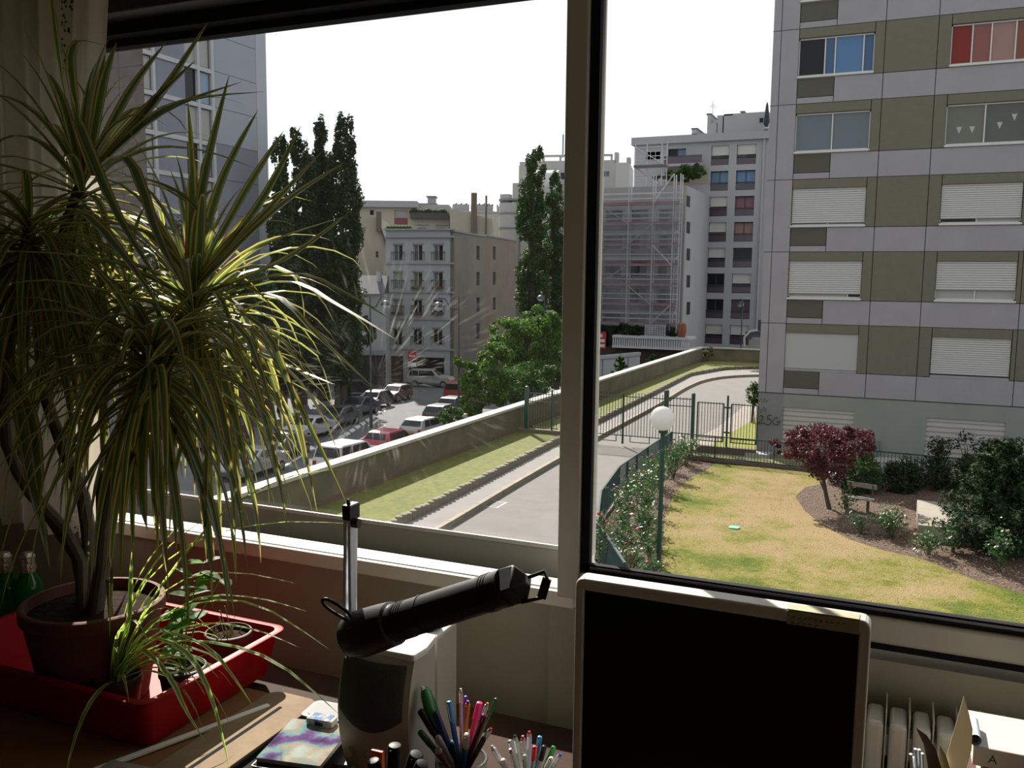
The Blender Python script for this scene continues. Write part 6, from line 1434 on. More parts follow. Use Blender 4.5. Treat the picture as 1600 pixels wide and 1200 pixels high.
# rooftops and tank right of centre
T, f, W_, zt_, zb2, _ = block('mansard_roofs', 'distant zinc roofs with rows of chimney pots', (700, 790), 330, 150, 8, zinc)
b = B(); f.bx(b, 0, W_, zb2, f.hit(740, 330)[1], -8, 0); b.o('wall', wh2, T)
b = B(); b.ext([f.p(0, f.hit(740, 332)[1], .2), f.p(0, f.hit(740, 324)[1], -5), f.p(0, f.hit(740, 332)[1], -5)], f.u*W_); b.o('roof', mat('zinc_light', (.45, .48, .52), .4), T)
for a_, c_ in ((706, 732), (735, 770), (776, 782)):
    b = B(); f.bx(b, f.hit(a_, 320)[0], f.hit(c_, 320)[0], f.hit(740, 331)[1], f.hit(740, 321)[1], -3, -1.5); st_ = b.o('chimney_stack', grb, T); b = B()
    n_ = int((c_-a_)/2.4)
    for k in range(n_): u0 = f.hit(a_+1+(c_-a_-2)*k/max(1, n_-1), 320)[0]; b.tube([f.p(u0, f.hit(740, 322)[1], -2.2), f.p(u0, f.hit(740, 318-(k % 3))[1], -2.2)], .13, 6)
    b.o('chimney_pots', mat('dark_pots', (.10, .07, .06), .8), st_)
c = at(797, 318, 135); rt_ = 17/FPX*135
T = thing('round_stair_tower', 'pale round tower with horizontal bands beside the slim poplar', 'building', (c.x, c.y, street(c.y)))
B().tube([(c.x, c.y, street(c.y)), (c.x, c.y, c.z)], rt_, 20).o('shaft', mat('pale_band_render', (.5, .5, .48), .9), T)
for y_ in (313, 334, 357): z_ = at(797, y_, 135).z; B().tube([(c.x, c.y, z_-.15), (c.x, c.y, z_+.15)], rt_*1.04, 20).o('band', zinc, T)
q = at(791, 304, 135); B().box(q.x-.7, q.x+.7, q.y-.7, q.y+.7, c.z, q.z).o('roof_box', wh2, T)
# stepped white building behind poplar / mullion
T, f, W_, zt_, zb2, _ = block('stepped_building', 'white stepped building with roof pergola, cut by the window mullion', (812, 962), 255, 140, 12, wh2, face=.98)
zr = lambda y_: f.hit(880, y_)[1]
walls(f, T, 0, W_, zb2, zr(252), [hole7(f, 842, 858, 270, 279), hole7(f, 861, 884, 270, 280), hole7(f, 939, 952, 268, 276)], wh2, d0=-12)
for h_ in ((842, 858, 270, 279), (861, 884, 270, 280)): window1(f, T, *hole7(f, *h_), (.5,), (DK,), frd, dd=-.3, sill=False)
window1(f, T, *hole7(f, 939, 952, 268, 276), (.5,), (SKYG,), frw, dd=-.3, sill=False)
b = B(); u0, u1 = f.hit(822, 250)[0], f.hit(955, 250)[0]
f.bx(b, u0, u1, zr(244), zr(241), -1, -.5); f.bx(b, u0, u1, zr(244), zr(241), -8, -7.5)
for k in range(6): uu = u0+(u1-u0)*k/5; f.bx(b, uu-.15, uu+.15, zr(253), zr(241), -1, -.6)
b.o('pergola', wh2, T)
b = B(); f.bx(b, f.hit(960, 250)[0], f.hit(984, 250)[0], zb2, f.hit(970, 254)[1], -10, .0); b.o('side_wing', mat('bright_render', (.62, .61, .57), .9), T)
b = B(); f.bx(b, f.hit(960, 250)[0], f.hit(966, 250)[0], f.hit(965, 254)[1], f.hit(965, 238)[1], -2, 0); f.bx(b, f.hit(979, 250)[0], f.hit(985, 250)[0], f.hit(980, 254)[1], f.hit(980, 246)[1], -2, 0); b.o('chimney_stack', wh2, T)
b = B(); f.bx(b, f.hit(801, 290)[0], 0, zb2, f.hit(806, 286)[1], -8, 0); f.bx(b, f.hit(811, 290)[0], f.hit(825, 290)[0], zb2, f.hit(820, 259)[1], -8, .3); b.o('lower_wing', wh2, T)
b = B(); f.bx(b, f.hit(838, 290)[0], f.hit(880, 290)[0], zb2, f.hit(860, 300)[1], 1, 8); b.o('front_wing', wh2, T)
b = B(); q0 = f.p(f.hit(838, 290)[0], f.hit(860, 298)[1], 4.5); q1 = f.p(f.hit(880, 290)[0], f.hit(860, 298)[1], 4.5); b.tube([q0, q1], 2.6, 16); b.o('barrel_roof', mat('bright_zinc', (.6, .6, .6), .4), T)
# tall mast
b = B(); q = at(880, 210, 139); b.tube([(q.x, q.y, zr(245)), (q.x, q.y, q.z)], .12, 6); b.o('antenna', zinc, T)
# tan wall right of the slim poplar, low
T, f, W_, zt_, zb2, _ = block('tan_wall_house', 'tan wall glimpsed just left of the window mullion', (862, 930), 478, 96, 6, cr1)
b = B(); f.bx(b, 0, W_, zb2, f.hit(875, 478)[1], -6, 0); b.o('wall', mat('tan_render', (.42, .34, .24), .9), T)

# ---------------------------------------------------------------- white building with scaffold
YB3 = 100.0; f9 = F_((0, YB3, 0), (1, 0, 0), (0, -1, 0))
b3 = thing('white_apartment_block', 'white apartment block with two columns of dark windows left of the grey tower', 'building', (-22, YB3+6, street(YB3)))
wb = mat('white_block_render', (.47, .47, .48), .9, vary=(.3, (.42, .42, .43), .3)); Hx = lambda x, y=400: f9.hit(x, y)
uA0, uA1, uB0, uB1 = Hx(1107.5, 350)[0], Hx(1135, 350)[0], Hx(1147, 350)[0], Hx(1177, 350)[0]; uR = Hx(1199, 300)[0]
zr3 = Hx(1100, 214)[1]; zb3 = street(100)-1
rowz = [(Hx(1150, 226+40.3*k)[1], Hx(1150, 257+40.2*k)[1]) for k in range(8)]
wh = [hole7(f9, 1044, 1071, 233, 261)]
specA = [('hs', BLU), ('g', SKYG), ('hs', mat('dark_red_curtain', (.25, .03, .04), .6)), ('hs', mat('brick_parapet', (.27, .08, .05), .6)), ('hs', DK), ('g', DK), ('g', DK), ('hs', DK)]
specB = [('hs', GREYB), ('g', glassm('bright_sky_blue', (.12, .25, .45), .15)), ('g', mat('mauve_curtain', (.25, .10, .14), .6)), ('g', PINKC), ('g', DK), ('hs', DK), ('g', mat('plum_dark', (.08, .04, .05), .4)), ('hs', DK)]
for z1_, z0_ in rowz: wh += [(uA0, uA1, z0_, z1_), (uB0, uB1, z0_, z1_)]
uLft = Hx(992, 220)[0]
walls(f9, b3, uLft, uR, zb3, Hx(1100, 222)[1], wh, wb, d0=-.5)
b = B(); f9.bx(b, uLft+.1, uR-.1, zb3, zr3-.3, -12, -.5); b.o('core', mat('dull_core', (.2, .2, .2), .9), b3)
for k, (z1_, z0_) in enumerate(rowz):
    for (a_, c_, sp_) in ((uA0, uA1, specA[k]), (uB0, uB1, specB[k])):
        w_ = window1(f9, b3, a_, c_, z0_, z1_, (.5,), (sp_[1], DK) if k == 0 else (sp_[1],), frd, dd=-.4, sill=False, fw_=.1)
        if sp_[0] == 'hs': b = B(); f9.bx(b, a_+.05, c_-.05, z0_+(z1_-z0_)*.5, z1_, -.3, -.2); b.o('shutter_box', shut, w_)
        b = B(); f9.bx(b, a_, c_, z0_+(z1_-z0_)*.36, z0_+(z1_-z0_)*.42, -.1, .02); b.o('guard_rail', frd, w_)
        b = B(); f9.bx(b, a_, c_, z0_+.05, z0_+(z1_-z0_)*.33, -.16, -.12); b.o('guard_panel', mat('smoked_guard', (.07, .05, .065), .25), w_)
b = B(); f9.bx(b, uLft-.3, uR+.2, Hx(1100, 222)[1], Hx(1100, 210)[1], -12, .4); b.o('roof_parapet', grb, b3)
b = B()
for (a_, c_, y0_, y1_) in ((1128, 1198, 212, 176), (1117, 1126, 212, 178), (1102, 1107, 214, 176), (1078, 1100, 216, 207), (1078, 1086, 216, 199), (1107, 1118, 213, 190)): f9.bx(b, Hx(a_, 200)[0], Hx(c_, 200)[0], Hx(a_, y0_)[1], Hx(a_, y1_)[1], -6, -1)
b.o('roof_structure', wb, b3)
for (a_, c_, y_) in ((1100, 1108, 175), (1127, 1142, 176.5), (1153, 1160, 171), (1077, 1087, 198)): b = B(); f9.bx(b, Hx(a_, 200)[0], Hx(c_, 200)[0], Hx(a_, y_+2)[1], Hx(a_, y_)[1], -5, -1); b.o('chimney_cap', mat('cap_grey', (.25, .25, .26), .8), b3)
b = B(); q = f9.p(Hx(1104, 200)[0], 0, -3); b.tube([(q.x, q.y, Hx(1104, 176)[1]), (q.x, q.y, Hx(1104, 150)[1])], .03, 5); 
for k in range(4): b.bar((q.x-.5+k*.1, q.y, Hx(1104, 160-k*1.5)[1]), (q.x+.5-k*.1, q.y, Hx(1104, 160-k*1.5)[1]), .025)
b.o('tv_antenna', mat('antenna_metal', (.5, .5, .5), .4), b3)
b = B(); f9.bx(b, Hx(1184, 200)[0], Hx(1191, 200)[0], Hx(1187, 189)[1], Hx(1187, 182)[1], -1, -.95); b.o('vent', DK, b3)
for xp_ in (1189,): u0 = Hx(xp_, 350)[0]; B().tube([f9.p(u0, zb3, .15), f9.p(u0, zr3, .15)], .12, 6).o('downpipe', wb, b3)
um = Hx(1198, 195); pq = f9.p(um[0], Hx(1198, 204)[1], .3)
pa = thing('closed_parasol', 'closed dark parasol on the roof edge next to the grey tower', 'parasol', tuple(pq))
B().tube([pq+Vector((0, 0, .3)), pq+Vector((0, 0, .8)), pq+Vector((0, 0, 2.6)), pq+Vector((0, 0, 2.9))], [.1, .35, .12, .03], 8).o('folded_canopy', mat('navy_canvas', (.03, .04, .07), .8), pa)
B().ball(pq+Vector((0, 0, .15)), .35, 10, 6, (1, 1, .5)).o('base', wh2, pa)
# upper floor terrace and balcony
w_ = window1(f9, b3, *wh[0], (.5,), (DK, SKYG), frd, dd=-.4, sill=False)
b = B(); u0, u1 = Hx(1043, 255)[0], Hx(1101, 255)[0]; f9.bx(b, u0, u1, Hx(1070, 262)[1], Hx(1070, 258)[1], 0, 1.6); b.o('balcony_slab', wb, b3)
b = B(); f9.bx(b, u0, u1, Hx(1070, 258)[1], Hx(1070, 247)[1], 1.5, 1.56); b.o('balcony_guard', mat('smoked_purple_guard', (.10, .06, .09), .3), b3)
b = B(); f9.bx(b, u0-.0, u1, Hx(1070, 247)[1], Hx(1070, 246)[1], 1.45, 1.6); b.o('balcony_rail', frd, b3)
w_ = window1(f9, b3, *hole7(f9, 1009, 1032, 237, 250), (.33, .66), (WHC,), frw, dd=-.02, sill=False)
b = B(); u0, u1 = Hx(1042, 270)[0], Hx(1106, 270)[0]; f9.bx(b, u0, u1, Hx(1070, 288)[1], Hx(1070, 264)[1], -.02, .05); b.o('terrace_back', mat('beige_back', (.42, .38, .28), .9), b3)
# front block
uF = Hx(1105, 420)[0]; dvx = d(1068, 420); YFb = dvx.y*(uF/dvx.x); print('front block Y', YFb)
f10 = F_((0, YFb, 0), (1, 0, 0), (0, -1, 0)); zF = f10.hit(1000, 292)[1]; uF0 = f10.hit(900, 400)[0]
b4 = thing('front_wing_building', 'grey wing wrapped in scaffold netting in front of the white block', 'building', (uF-6, YFb+2, street(YFb)))
fl = [f10.hit(1000, y_)[1] for y_ in (326, 366, 408, 450, 490)]
hs = []
for k, z_ in enumerate(fl):
    for a_ in (945, 985, 1028): u0, u1 = f10.hit(a_, 400)[0], f10.hit(a_+26, 400)[0]; hs.append((u0, u1, z_-1.9, z_-.1))
fwb = mat('wing_render', (.40, .385, .375), .9, vary=(.3, (.35, .34, .33), .3))
walls(f10, b4, uF0, uF, street(YFb)-1, zF, hs, fwb, d0=-.5)
for i, h_ in enumerate(hs): window1(f10, b4, *h_, (.5,), (DK, GREYB) if i % 3 else (DK,), frd, dd=-.4, sill=False)
b = B(); b.box(uF0, uF-.5, YFb+.5, YB3-.1, street(100)-1, zF-.1).box(uF-.5, uF-.001, YFb+.51, YB3-.1, street(100)-1, zF); b.o('body', wb, b4)
f11 = F_((uF, 0, 0), (0, 1, 0), (1, 0, 0))
for y_ in (305, 346, 388, 430, 472): 
    h_ = hole7(f11, 1073, 1077.5, y_, y_+19); b = B(); f11.bx(b, h_[0], h_[1], h_[2], h_[3], -.1, .03); b.o('side_window', DK, b4)
for k, z_ in enumerate(fl):
    zs3 = z_-2.6; b = B(); f10.bx(b, f10.hit(938, 400)[0], f10.hit(1060, 400)[0], zs3+.1, zs3+.35, 0, 1.2); b.o('balcony_slab', wb, b4)
    b = B(); f10.bx(b, f10.hit(938, 400)[0], f10.hit(1060, 400)[0], zs3+.35, zs3+1.1, 1.15, 1.2); b.o('balcony_guard', mat('smoked_purple_guard', (.10, .06, .09), .3), b4)
# plants on the roof of the wing
tt_ = tree('terrace_hedge', 'green hedge on the terrace above the scaffolded wing', tuple(f9.p(Hx(1070, 285)[0], Hx(1070, 286)[1], 2.5)), [(tuple(f9.p(Hx(x, 276)[0], Hx(x, y_)[1], 2.5)), (1.3, .8, r_)) for x, y_, r_ in ((1045, 281, .55), (1058, 279, .7), (1072, 277, .8), (1088, 272, 1.1), (1098, 274, 1.0))], 3500, .2, lf_mid, None, clumps=40, cat='hedge')
# ---- scaffold
sm_ = mat('scaffold_steel', (.62, .62, .66), .5, .1); red_ = mat('red_toe_board', (.32, .06, .08), .8); brd = mat('scaffold_boards', (.18, .16, .15), .9)
sc3 = thing('scaffold', 'steel tube scaffold with red toe boards on the grey wing', 'scaffold', (uF-6, YFb-1.4, street(YFb)))
us_ = [f10.hit(x, 400)[0] for x in (905, 922, 947, 990, 1027, 1058, 1068)]; zbS = f10.hit(1000, 520)[1]; zT = zF+.9
for u_ in us_:
    for dd_ in (1.3, 2.2): B().tube([f10.p(u_, zbS, dd_), f10.p(u_, zT, dd_)], .06, 5).o('standard', sm_, sc3)
levs = [z_-.9 for z_ in fl]+[zF-.2]; levs = sorted(levs+[levs[0]-0]) 
levs = [f10.hit(1000, y_)[1] for y_ in (322, 352, 384, 415, 445, 475, 505)]
for k, z_ in enumerate(levs):
    for dd_ in (1.3, 2.2):
        for off in (0, .55, 1.05): B().tube([f10.p(us_[0], z_+off, dd_), f10.p(us_[-1], z_+off, dd_)], .045, 4).o('ledger', sm_, sc3)
    b = B(); f10.bx(b, us_[0], us_[-1], z_-.04, z_+.02, 1.35, 2.15); b.o('deck', brd, sc3)
    b = B(); f10.bx(b, us_[0], us_[-1], z_+.02, z_+.2, 2.2, 2.24); b.o('toe_board', red_, sc3)
    i = k % 3
    for i in (k % 3+1, (k+2) % 3+2):
        a_, c_ = us_[i], us_[i+1]; zn = levs[k-1] if k else zT
        if k % 2: a_, c_ = c_, a_
        B().tube([f10.p(a_, z_, 2.26), f10.p(c_, zn, 2.26)], .06, 4).o('brace', sm_, sc3)
# upper scaffold tower
us2 = [f10.hit(x, 300)[0] for x in (994, 1012, 1035, 1043)]
for u_ in us2: B().tube([f10.p(u_, zF, .6), f10.p(u_, f10.hit(1000, 226)[1], .6)], .045, 5).o('standard', sm_, sc3)
for y_ in (285, 276, 262, 252, 246, 232): B().tube([f10.p(us2[0], f10.hit(1000, y_)[1], .6), f10.p(us2[-1], f10.hit(1000, y_)[1], .6)], .035, 4).o('ledger', sm_, sc3)
b = B(); f10.bx(b, us2[0], f10.hit(1044, 300)[0], f10.hit(1000, 262)[1]-.1, f10.hit(1000, 262)[1]+.1, .2, 1.2); b.o('deck', brd, sc3)
B().tube([f10.p(us2[0], f10.hit(1000, 262)[1], .7), f10.p(f10.hit(1030, 300)[0], f10.hit(1000, 289)[1], .7)], .06, 4).o('brace', sm_, sc3)
B().tube([f10.p(us2[0], f10.hit(1000, 232)[1], .7), f10.p(us2[-1], f10.hit(1000, 262)[1], .7)], .04, 4).o('brace', sm_, sc3)
# netting
nm_ = bpy.data.materials.new('scaffold_net'); nm_.use_nodes = True; nt = nm_.node_tree; N = nt.nodes; L = nt.links; bs = N['Principled BSDF']; bs.inputs['Base Color'].default_value = (.26, .26, .275, 1); bs.inputs['Roughness'].default_value = .9
tp = N.new('ShaderNodeBsdfTransparent'); mx = N.new('ShaderNodeMixShader'); nn_ = N.new('ShaderNodeTexNoise'); nn_.inputs['Scale'].default_value = .35; tcx = N.new('ShaderNodeTexCoord'); L.new(tcx.outputs['Object'], nn_.inputs['Vector'])
mr_ = N.new('ShaderNodeMapRange'); mr_.inputs[1].default_value = .3; mr_.inputs[2].default_value = .7; mr_.inputs[3].default_value = .03; mr_.inputs[4].default_value = .30; L.new(nn_.outputs['Fac'], mr_.inputs[0])
L.new(mr_.outputs[0], mx.inputs[0]); L.new(tp.outputs[0], mx.inputs[1]); L.new(bs.outputs[0], mx.inputs[2]); L.new(mx.outputs[0], N['Material Output'].inputs[0])
b = B(); f10.bx(b, us_[0], us_[-1]+.1, f10.hit(1000, 508)[1], zF-.2, 2.34, 2.36); b.o('netting', nm_, sc3)
# ground floor terrace of the wing: white balcony, trellis, plants, sign
f12 = F_((0, YFb-3, 0), (1, 0, 0), (0, -1, 0))
bal = thing('white_terrace', 'white ribbed terrace balcony with plants at the foot of the scaffold', 'balcony', tuple(f12.p(f12.hit(1015, 540)[0], f12.hit(1015, 545)[1])))
u0, u1 = f12.hit(957, 530)[0], f12.hit(1078, 530)[0]; za, zc_ = f12.hit(1015, 542)[1], f12.hit(1015, 527)[1]
b = B(); f12.bx(b, u0, u1, zc_-.15, zc_+.1, -2.8, .1); f12.bx(b, u0, u1, za-.2, za, -2.8, .1); b.o('slabs', mat('terrace_white', (.6, .6, .6), .8), bal)
b = B(); n_ = 34
for k in range(n_): uu = u0+(u1-u0)*k/n_; f12.bx(b, uu+.02, uu+(u1-u0)/n_-.06, za, zc_-.15, -.05, .02)
b.o('ribbed_guard', mat('terrace_white', (.6, .6, .6), .8), bal)
b = B(); f12.bx(b, u0-1.5, u1+1, street(YFb)-1, za-.2, -2.9, -.6); b.o('base_wall', mat('dark_brown_base', (.05, .025, .02), .8), bal)
b = B(); f12.bx(b, f12.hit(928, 530)[0], u0, za-.2, f12.hit(940, 507)[1], -2.9, -1); b.o('dark_opening', DK, bal)
tl_ = B(); 
for k in range(9): uu = f12.hit(1007, 515)[0]+(f12.hit(1038, 515)[0]-f12.hit(1007, 515)[0])*k/8; f12.bx(tl_, uu-.04, uu+.04, zc_+.1, f12.hit(1015, 508)[1], -.3, -.26)
for k in range(6): z_ = zc_+.15+(f12.hit(1015, 508)[1]-zc_-.2)*k/5; f12.bx(tl_, f12.hit(1007, 515)[0], f12.hit(1038, 515)[0], z_-.04, z_+.04, -.3, -.26)
tl_.o('trellis', mat('terrace_white', (.6, .6, .6), .8), bal)
q0 = f12.p(f12.hit(980, 520)[0], zc_+.1, -.5)
tree('terrace_shrubs', 'dark shrubs in a row on the white terrace', tuple(q0), [(tuple(f12.p(f12.hit(x, 516)[0], f12.hit(x, 517)[1], -.6)), (.9, .5, .75)) for x in (963, 975, 987, 998, 1047, 1056)], 2500, .2, lf_shrub, None, clumps=40, cat='shrubs')
for x in (1062, 1067): q = f12.p(f12.hit(x, 520)[0], zc_+.1, -.2); tag(B().lathe([(.2, 0), (.28, .5), (.3, .9), (.24, 1.3), (.05, 1.4)], q, 10).o('terracotta_jar', mat('orange_terracotta', (.3, .10, .05), .8)), ('left' if x < 1065 else 'right')+' one of two terracotta jars at the right end of the white terrace', 'jar', 'jars on the white terrace')
q = f12.hit(938, 532); sg_ = thing('wall_sign', 'small red and white sign at the foot of the scaffolded wing', 'sign', tuple(f12.p(q[0], q[1]-.9, -.5)))
b = B(); f12.bx(b, q[0]-.42, q[0]+.42, q[1]-.85, q[1]+.85, -.56, -.52); b.o('plate', mat('sign_red', (.6, .02, .02), .5), sg_)
b = B(); f12.bx(b, q[0]-.3, q[0]+.3, q[1]-.2, q[1]+.1, -.52, -.50); f12.bx(b, q[0]-.25, q[0]+.05, q[1]+.3, q[1]+.6, -.52, -.50); f12.bx(b, q[0]-.3, q[0]+.3, q[1]-.7, q[1]-.4, -.52, -.50); b.o('white_marks', mat('sign_white', (.8, .8, .8), .5), sg_)
# pale courtyard wall far behind the long wall
c0, c1 = at(920, 560, 78), at(1000, 560, 84); fz = F_((c0.x, c0.y, 0), (c1-c0)*1, Vector((c1.y-c0.y, -(c1.x-c0.x), 0))); Wz = Vector((c1.x-c0.x, c1.y-c0.y, 0)).length
pw = thing('pale_yard_wall', 'pale blue grey yard wall seen past the mullion behind the long wall', 'wall', tuple(fz.p(0, street(c0.y))))
b = B(); fz.bx(b, -2, Wz, street(c0.y)-.5, fz.hit(960, 557)[1], -.2, 0); b.o('wall_body', mat('pale_yard_render', (.45, .48, .49), .9), pw)
b = B(); fz.bx(b, -2, Wz, fz.hit(960, 559)[1], fz.hit(960, 554)[1], -.3, .1); b.o('coping', mat('pale_green_coping', (.4, .45, .43), .9), pw)
for k in range(4): b = B(); fz.bx(b, Wz*k/4, Wz*k/4+.1, street(c0.y), fz.hit(960, 557)[1], 0, .05); b.o('post', zinc, pw)
# stair and dark kiosk at far right by the tower
q = at(1180, 515, 88); kz = thing('dark_canopy', 'dark stair canopy with white handrail between long wall and grey tower', 'canopy', (q.x, q.y, street(q.y)))
b = B(); b.box(q.x-.6, q.x+2.5, q.y, q.y+3, street(q.y), at(1185, 527, 88).z); b.o('side_wall', mat('dull_cream', (.36, .35, .32), .9), kz)
P = [at(1163, 541, 88), at(1163, 527, 88), at(1172, 518, 88), at(1190, 515, 88)]; B().tube(P, .12, 6).o('handrail', wh2, kz)
b = B(); b.obox(at(1180, 524, 88.5), RT, FW, UP, .9, .3, .35); b.box(at(1184, 515, 88).x, at(1192, 515, 88).x, q.y, q.y+1, at(1184, 517, 88).z, at(1184, 500, 88).z); b.o('canopy', mat('blue_dark_panel', (.03, .04, .06), .5), kz)

# ================================================================ STREET FURNITURE
lampm = mat('street_lamp_iron', (.05, .055, .065), .4); bulb = mat('lamp_glass', (.6, .65, .7), .1)
def streetlamp(pole, head, t, label, ytop, sgn=1, base=None):
    p = at(pole[0], pole[1], t); h = at(head[0], head[1], t); zb2 = street(p.y)
    T = thing('street_lamp', label, 'street lamp', (p.x, p.y, zb2)); zt_ = at(pole[0], ytop, t).z
    B().tube([(p.x, p.y, zb2), (p.x, p.y, zb2+2.5), (p.x, p.y, zt_)], [.13, .08, .05], 8).o('pole', lampm, T)
    j = at(pole[0], head[1]+2, t); j.x, j.y = p.x, p.y
    m1 = j.lerp(h, .35)+Vector((0, 0, -.05)); m2 = j.lerp(h, .7)+Vector((0, 0, .62)); m3 = j.lerp(h, .97)+Vector((0, 0, .62))
    B().tube([j, m1, m2, m3, h+Vector((0, 0, .35))], [.07, .06, .05, .045, .04], 6).o('arm', lampm, T)
    B().lathe([(.05, .35), (.22, .28), (.36, .1), (.36, 0)], h, 14).o('shade', lampm, T)
    B().ball(h+Vector((0, 0, -.02)), .32, 12, 8, (1, 1, .75)).o('globe', bulb, T)
streetlamp((579, 560), (603, 477), 62, 'street lamp with its arm to the right in front of the low house', 463, 1)
streetlamp((717, 560), (685, 480), 58, 'street lamp with its arm to the left in front of the white corner building', 462, -1)
streetlamp((1158, 530), (1157, 476), 92, 'street lamp in front of the white apartment block', 468)
streetlamp((850, 520), (845, 467), 80, 'street lamp half hidden beside the slim poplars', 460)
for i, (x, y) in enumerate([(574, 586), (580, 586)]):
    q = gS(x, y+6); T = tag(B().tube([(q.x, q.y, q.z), (q.x, q.y, q.z+1.0)], .09, 6).o('white_bollard', mat('sign_white', (.8, .8, .8), .5)), ('left' if i == 0 else 'right')+' one of two white bollards by the dark shop front', 'bollard', 'bollards by the shop front')
q = at(720, 655, 54); tag(B().box(q.x-.35, q.x+.35, q.y-.2, q.y+.2, street(q.y), q.z+.35).o('utility_pillar', wh2, bevel=.03), 'white utility box behind the wall by the light green tree', 'utility box')
# parking bay marks
pmk = mat('road_marking', (.7, .7, .68), .8)
def quad_on_street(pts, m, parent=None, name='road_marking', h=.012):
    P = [gS(x, y) for x, y in pts]; return B().ext([p+Vector((0, 0, .004)) for p in P], (0, 0, h)).o(name, m, parent)
rm = bpy.data.objects.new('road_markings', None); COL.objects.link(rm); q = gS(560, 670); rm.location = q; ORG[rm] = Vector(q); rm['kind'] = 'structure'
for i in range(9):
    f_ = i/8; x, y = 528+(596-528)*f_, 683+(640-683)*f_; quad_on_street([(x, y), (x+8-3*f_, y-3), (x+12-4*f_, y), (x+5, y+4)], pmk, rm)
for (x0, y0, x1, y1) in ((505, 696, 540, 679), (555, 690, 600, 664), (430, 735, 470, 712), (575, 665, 590, 655)): quad_on_street([(x0, y0), (x1, y1), (x1+3, y1+1), (x0+3, y0+2)], pmk, rm)

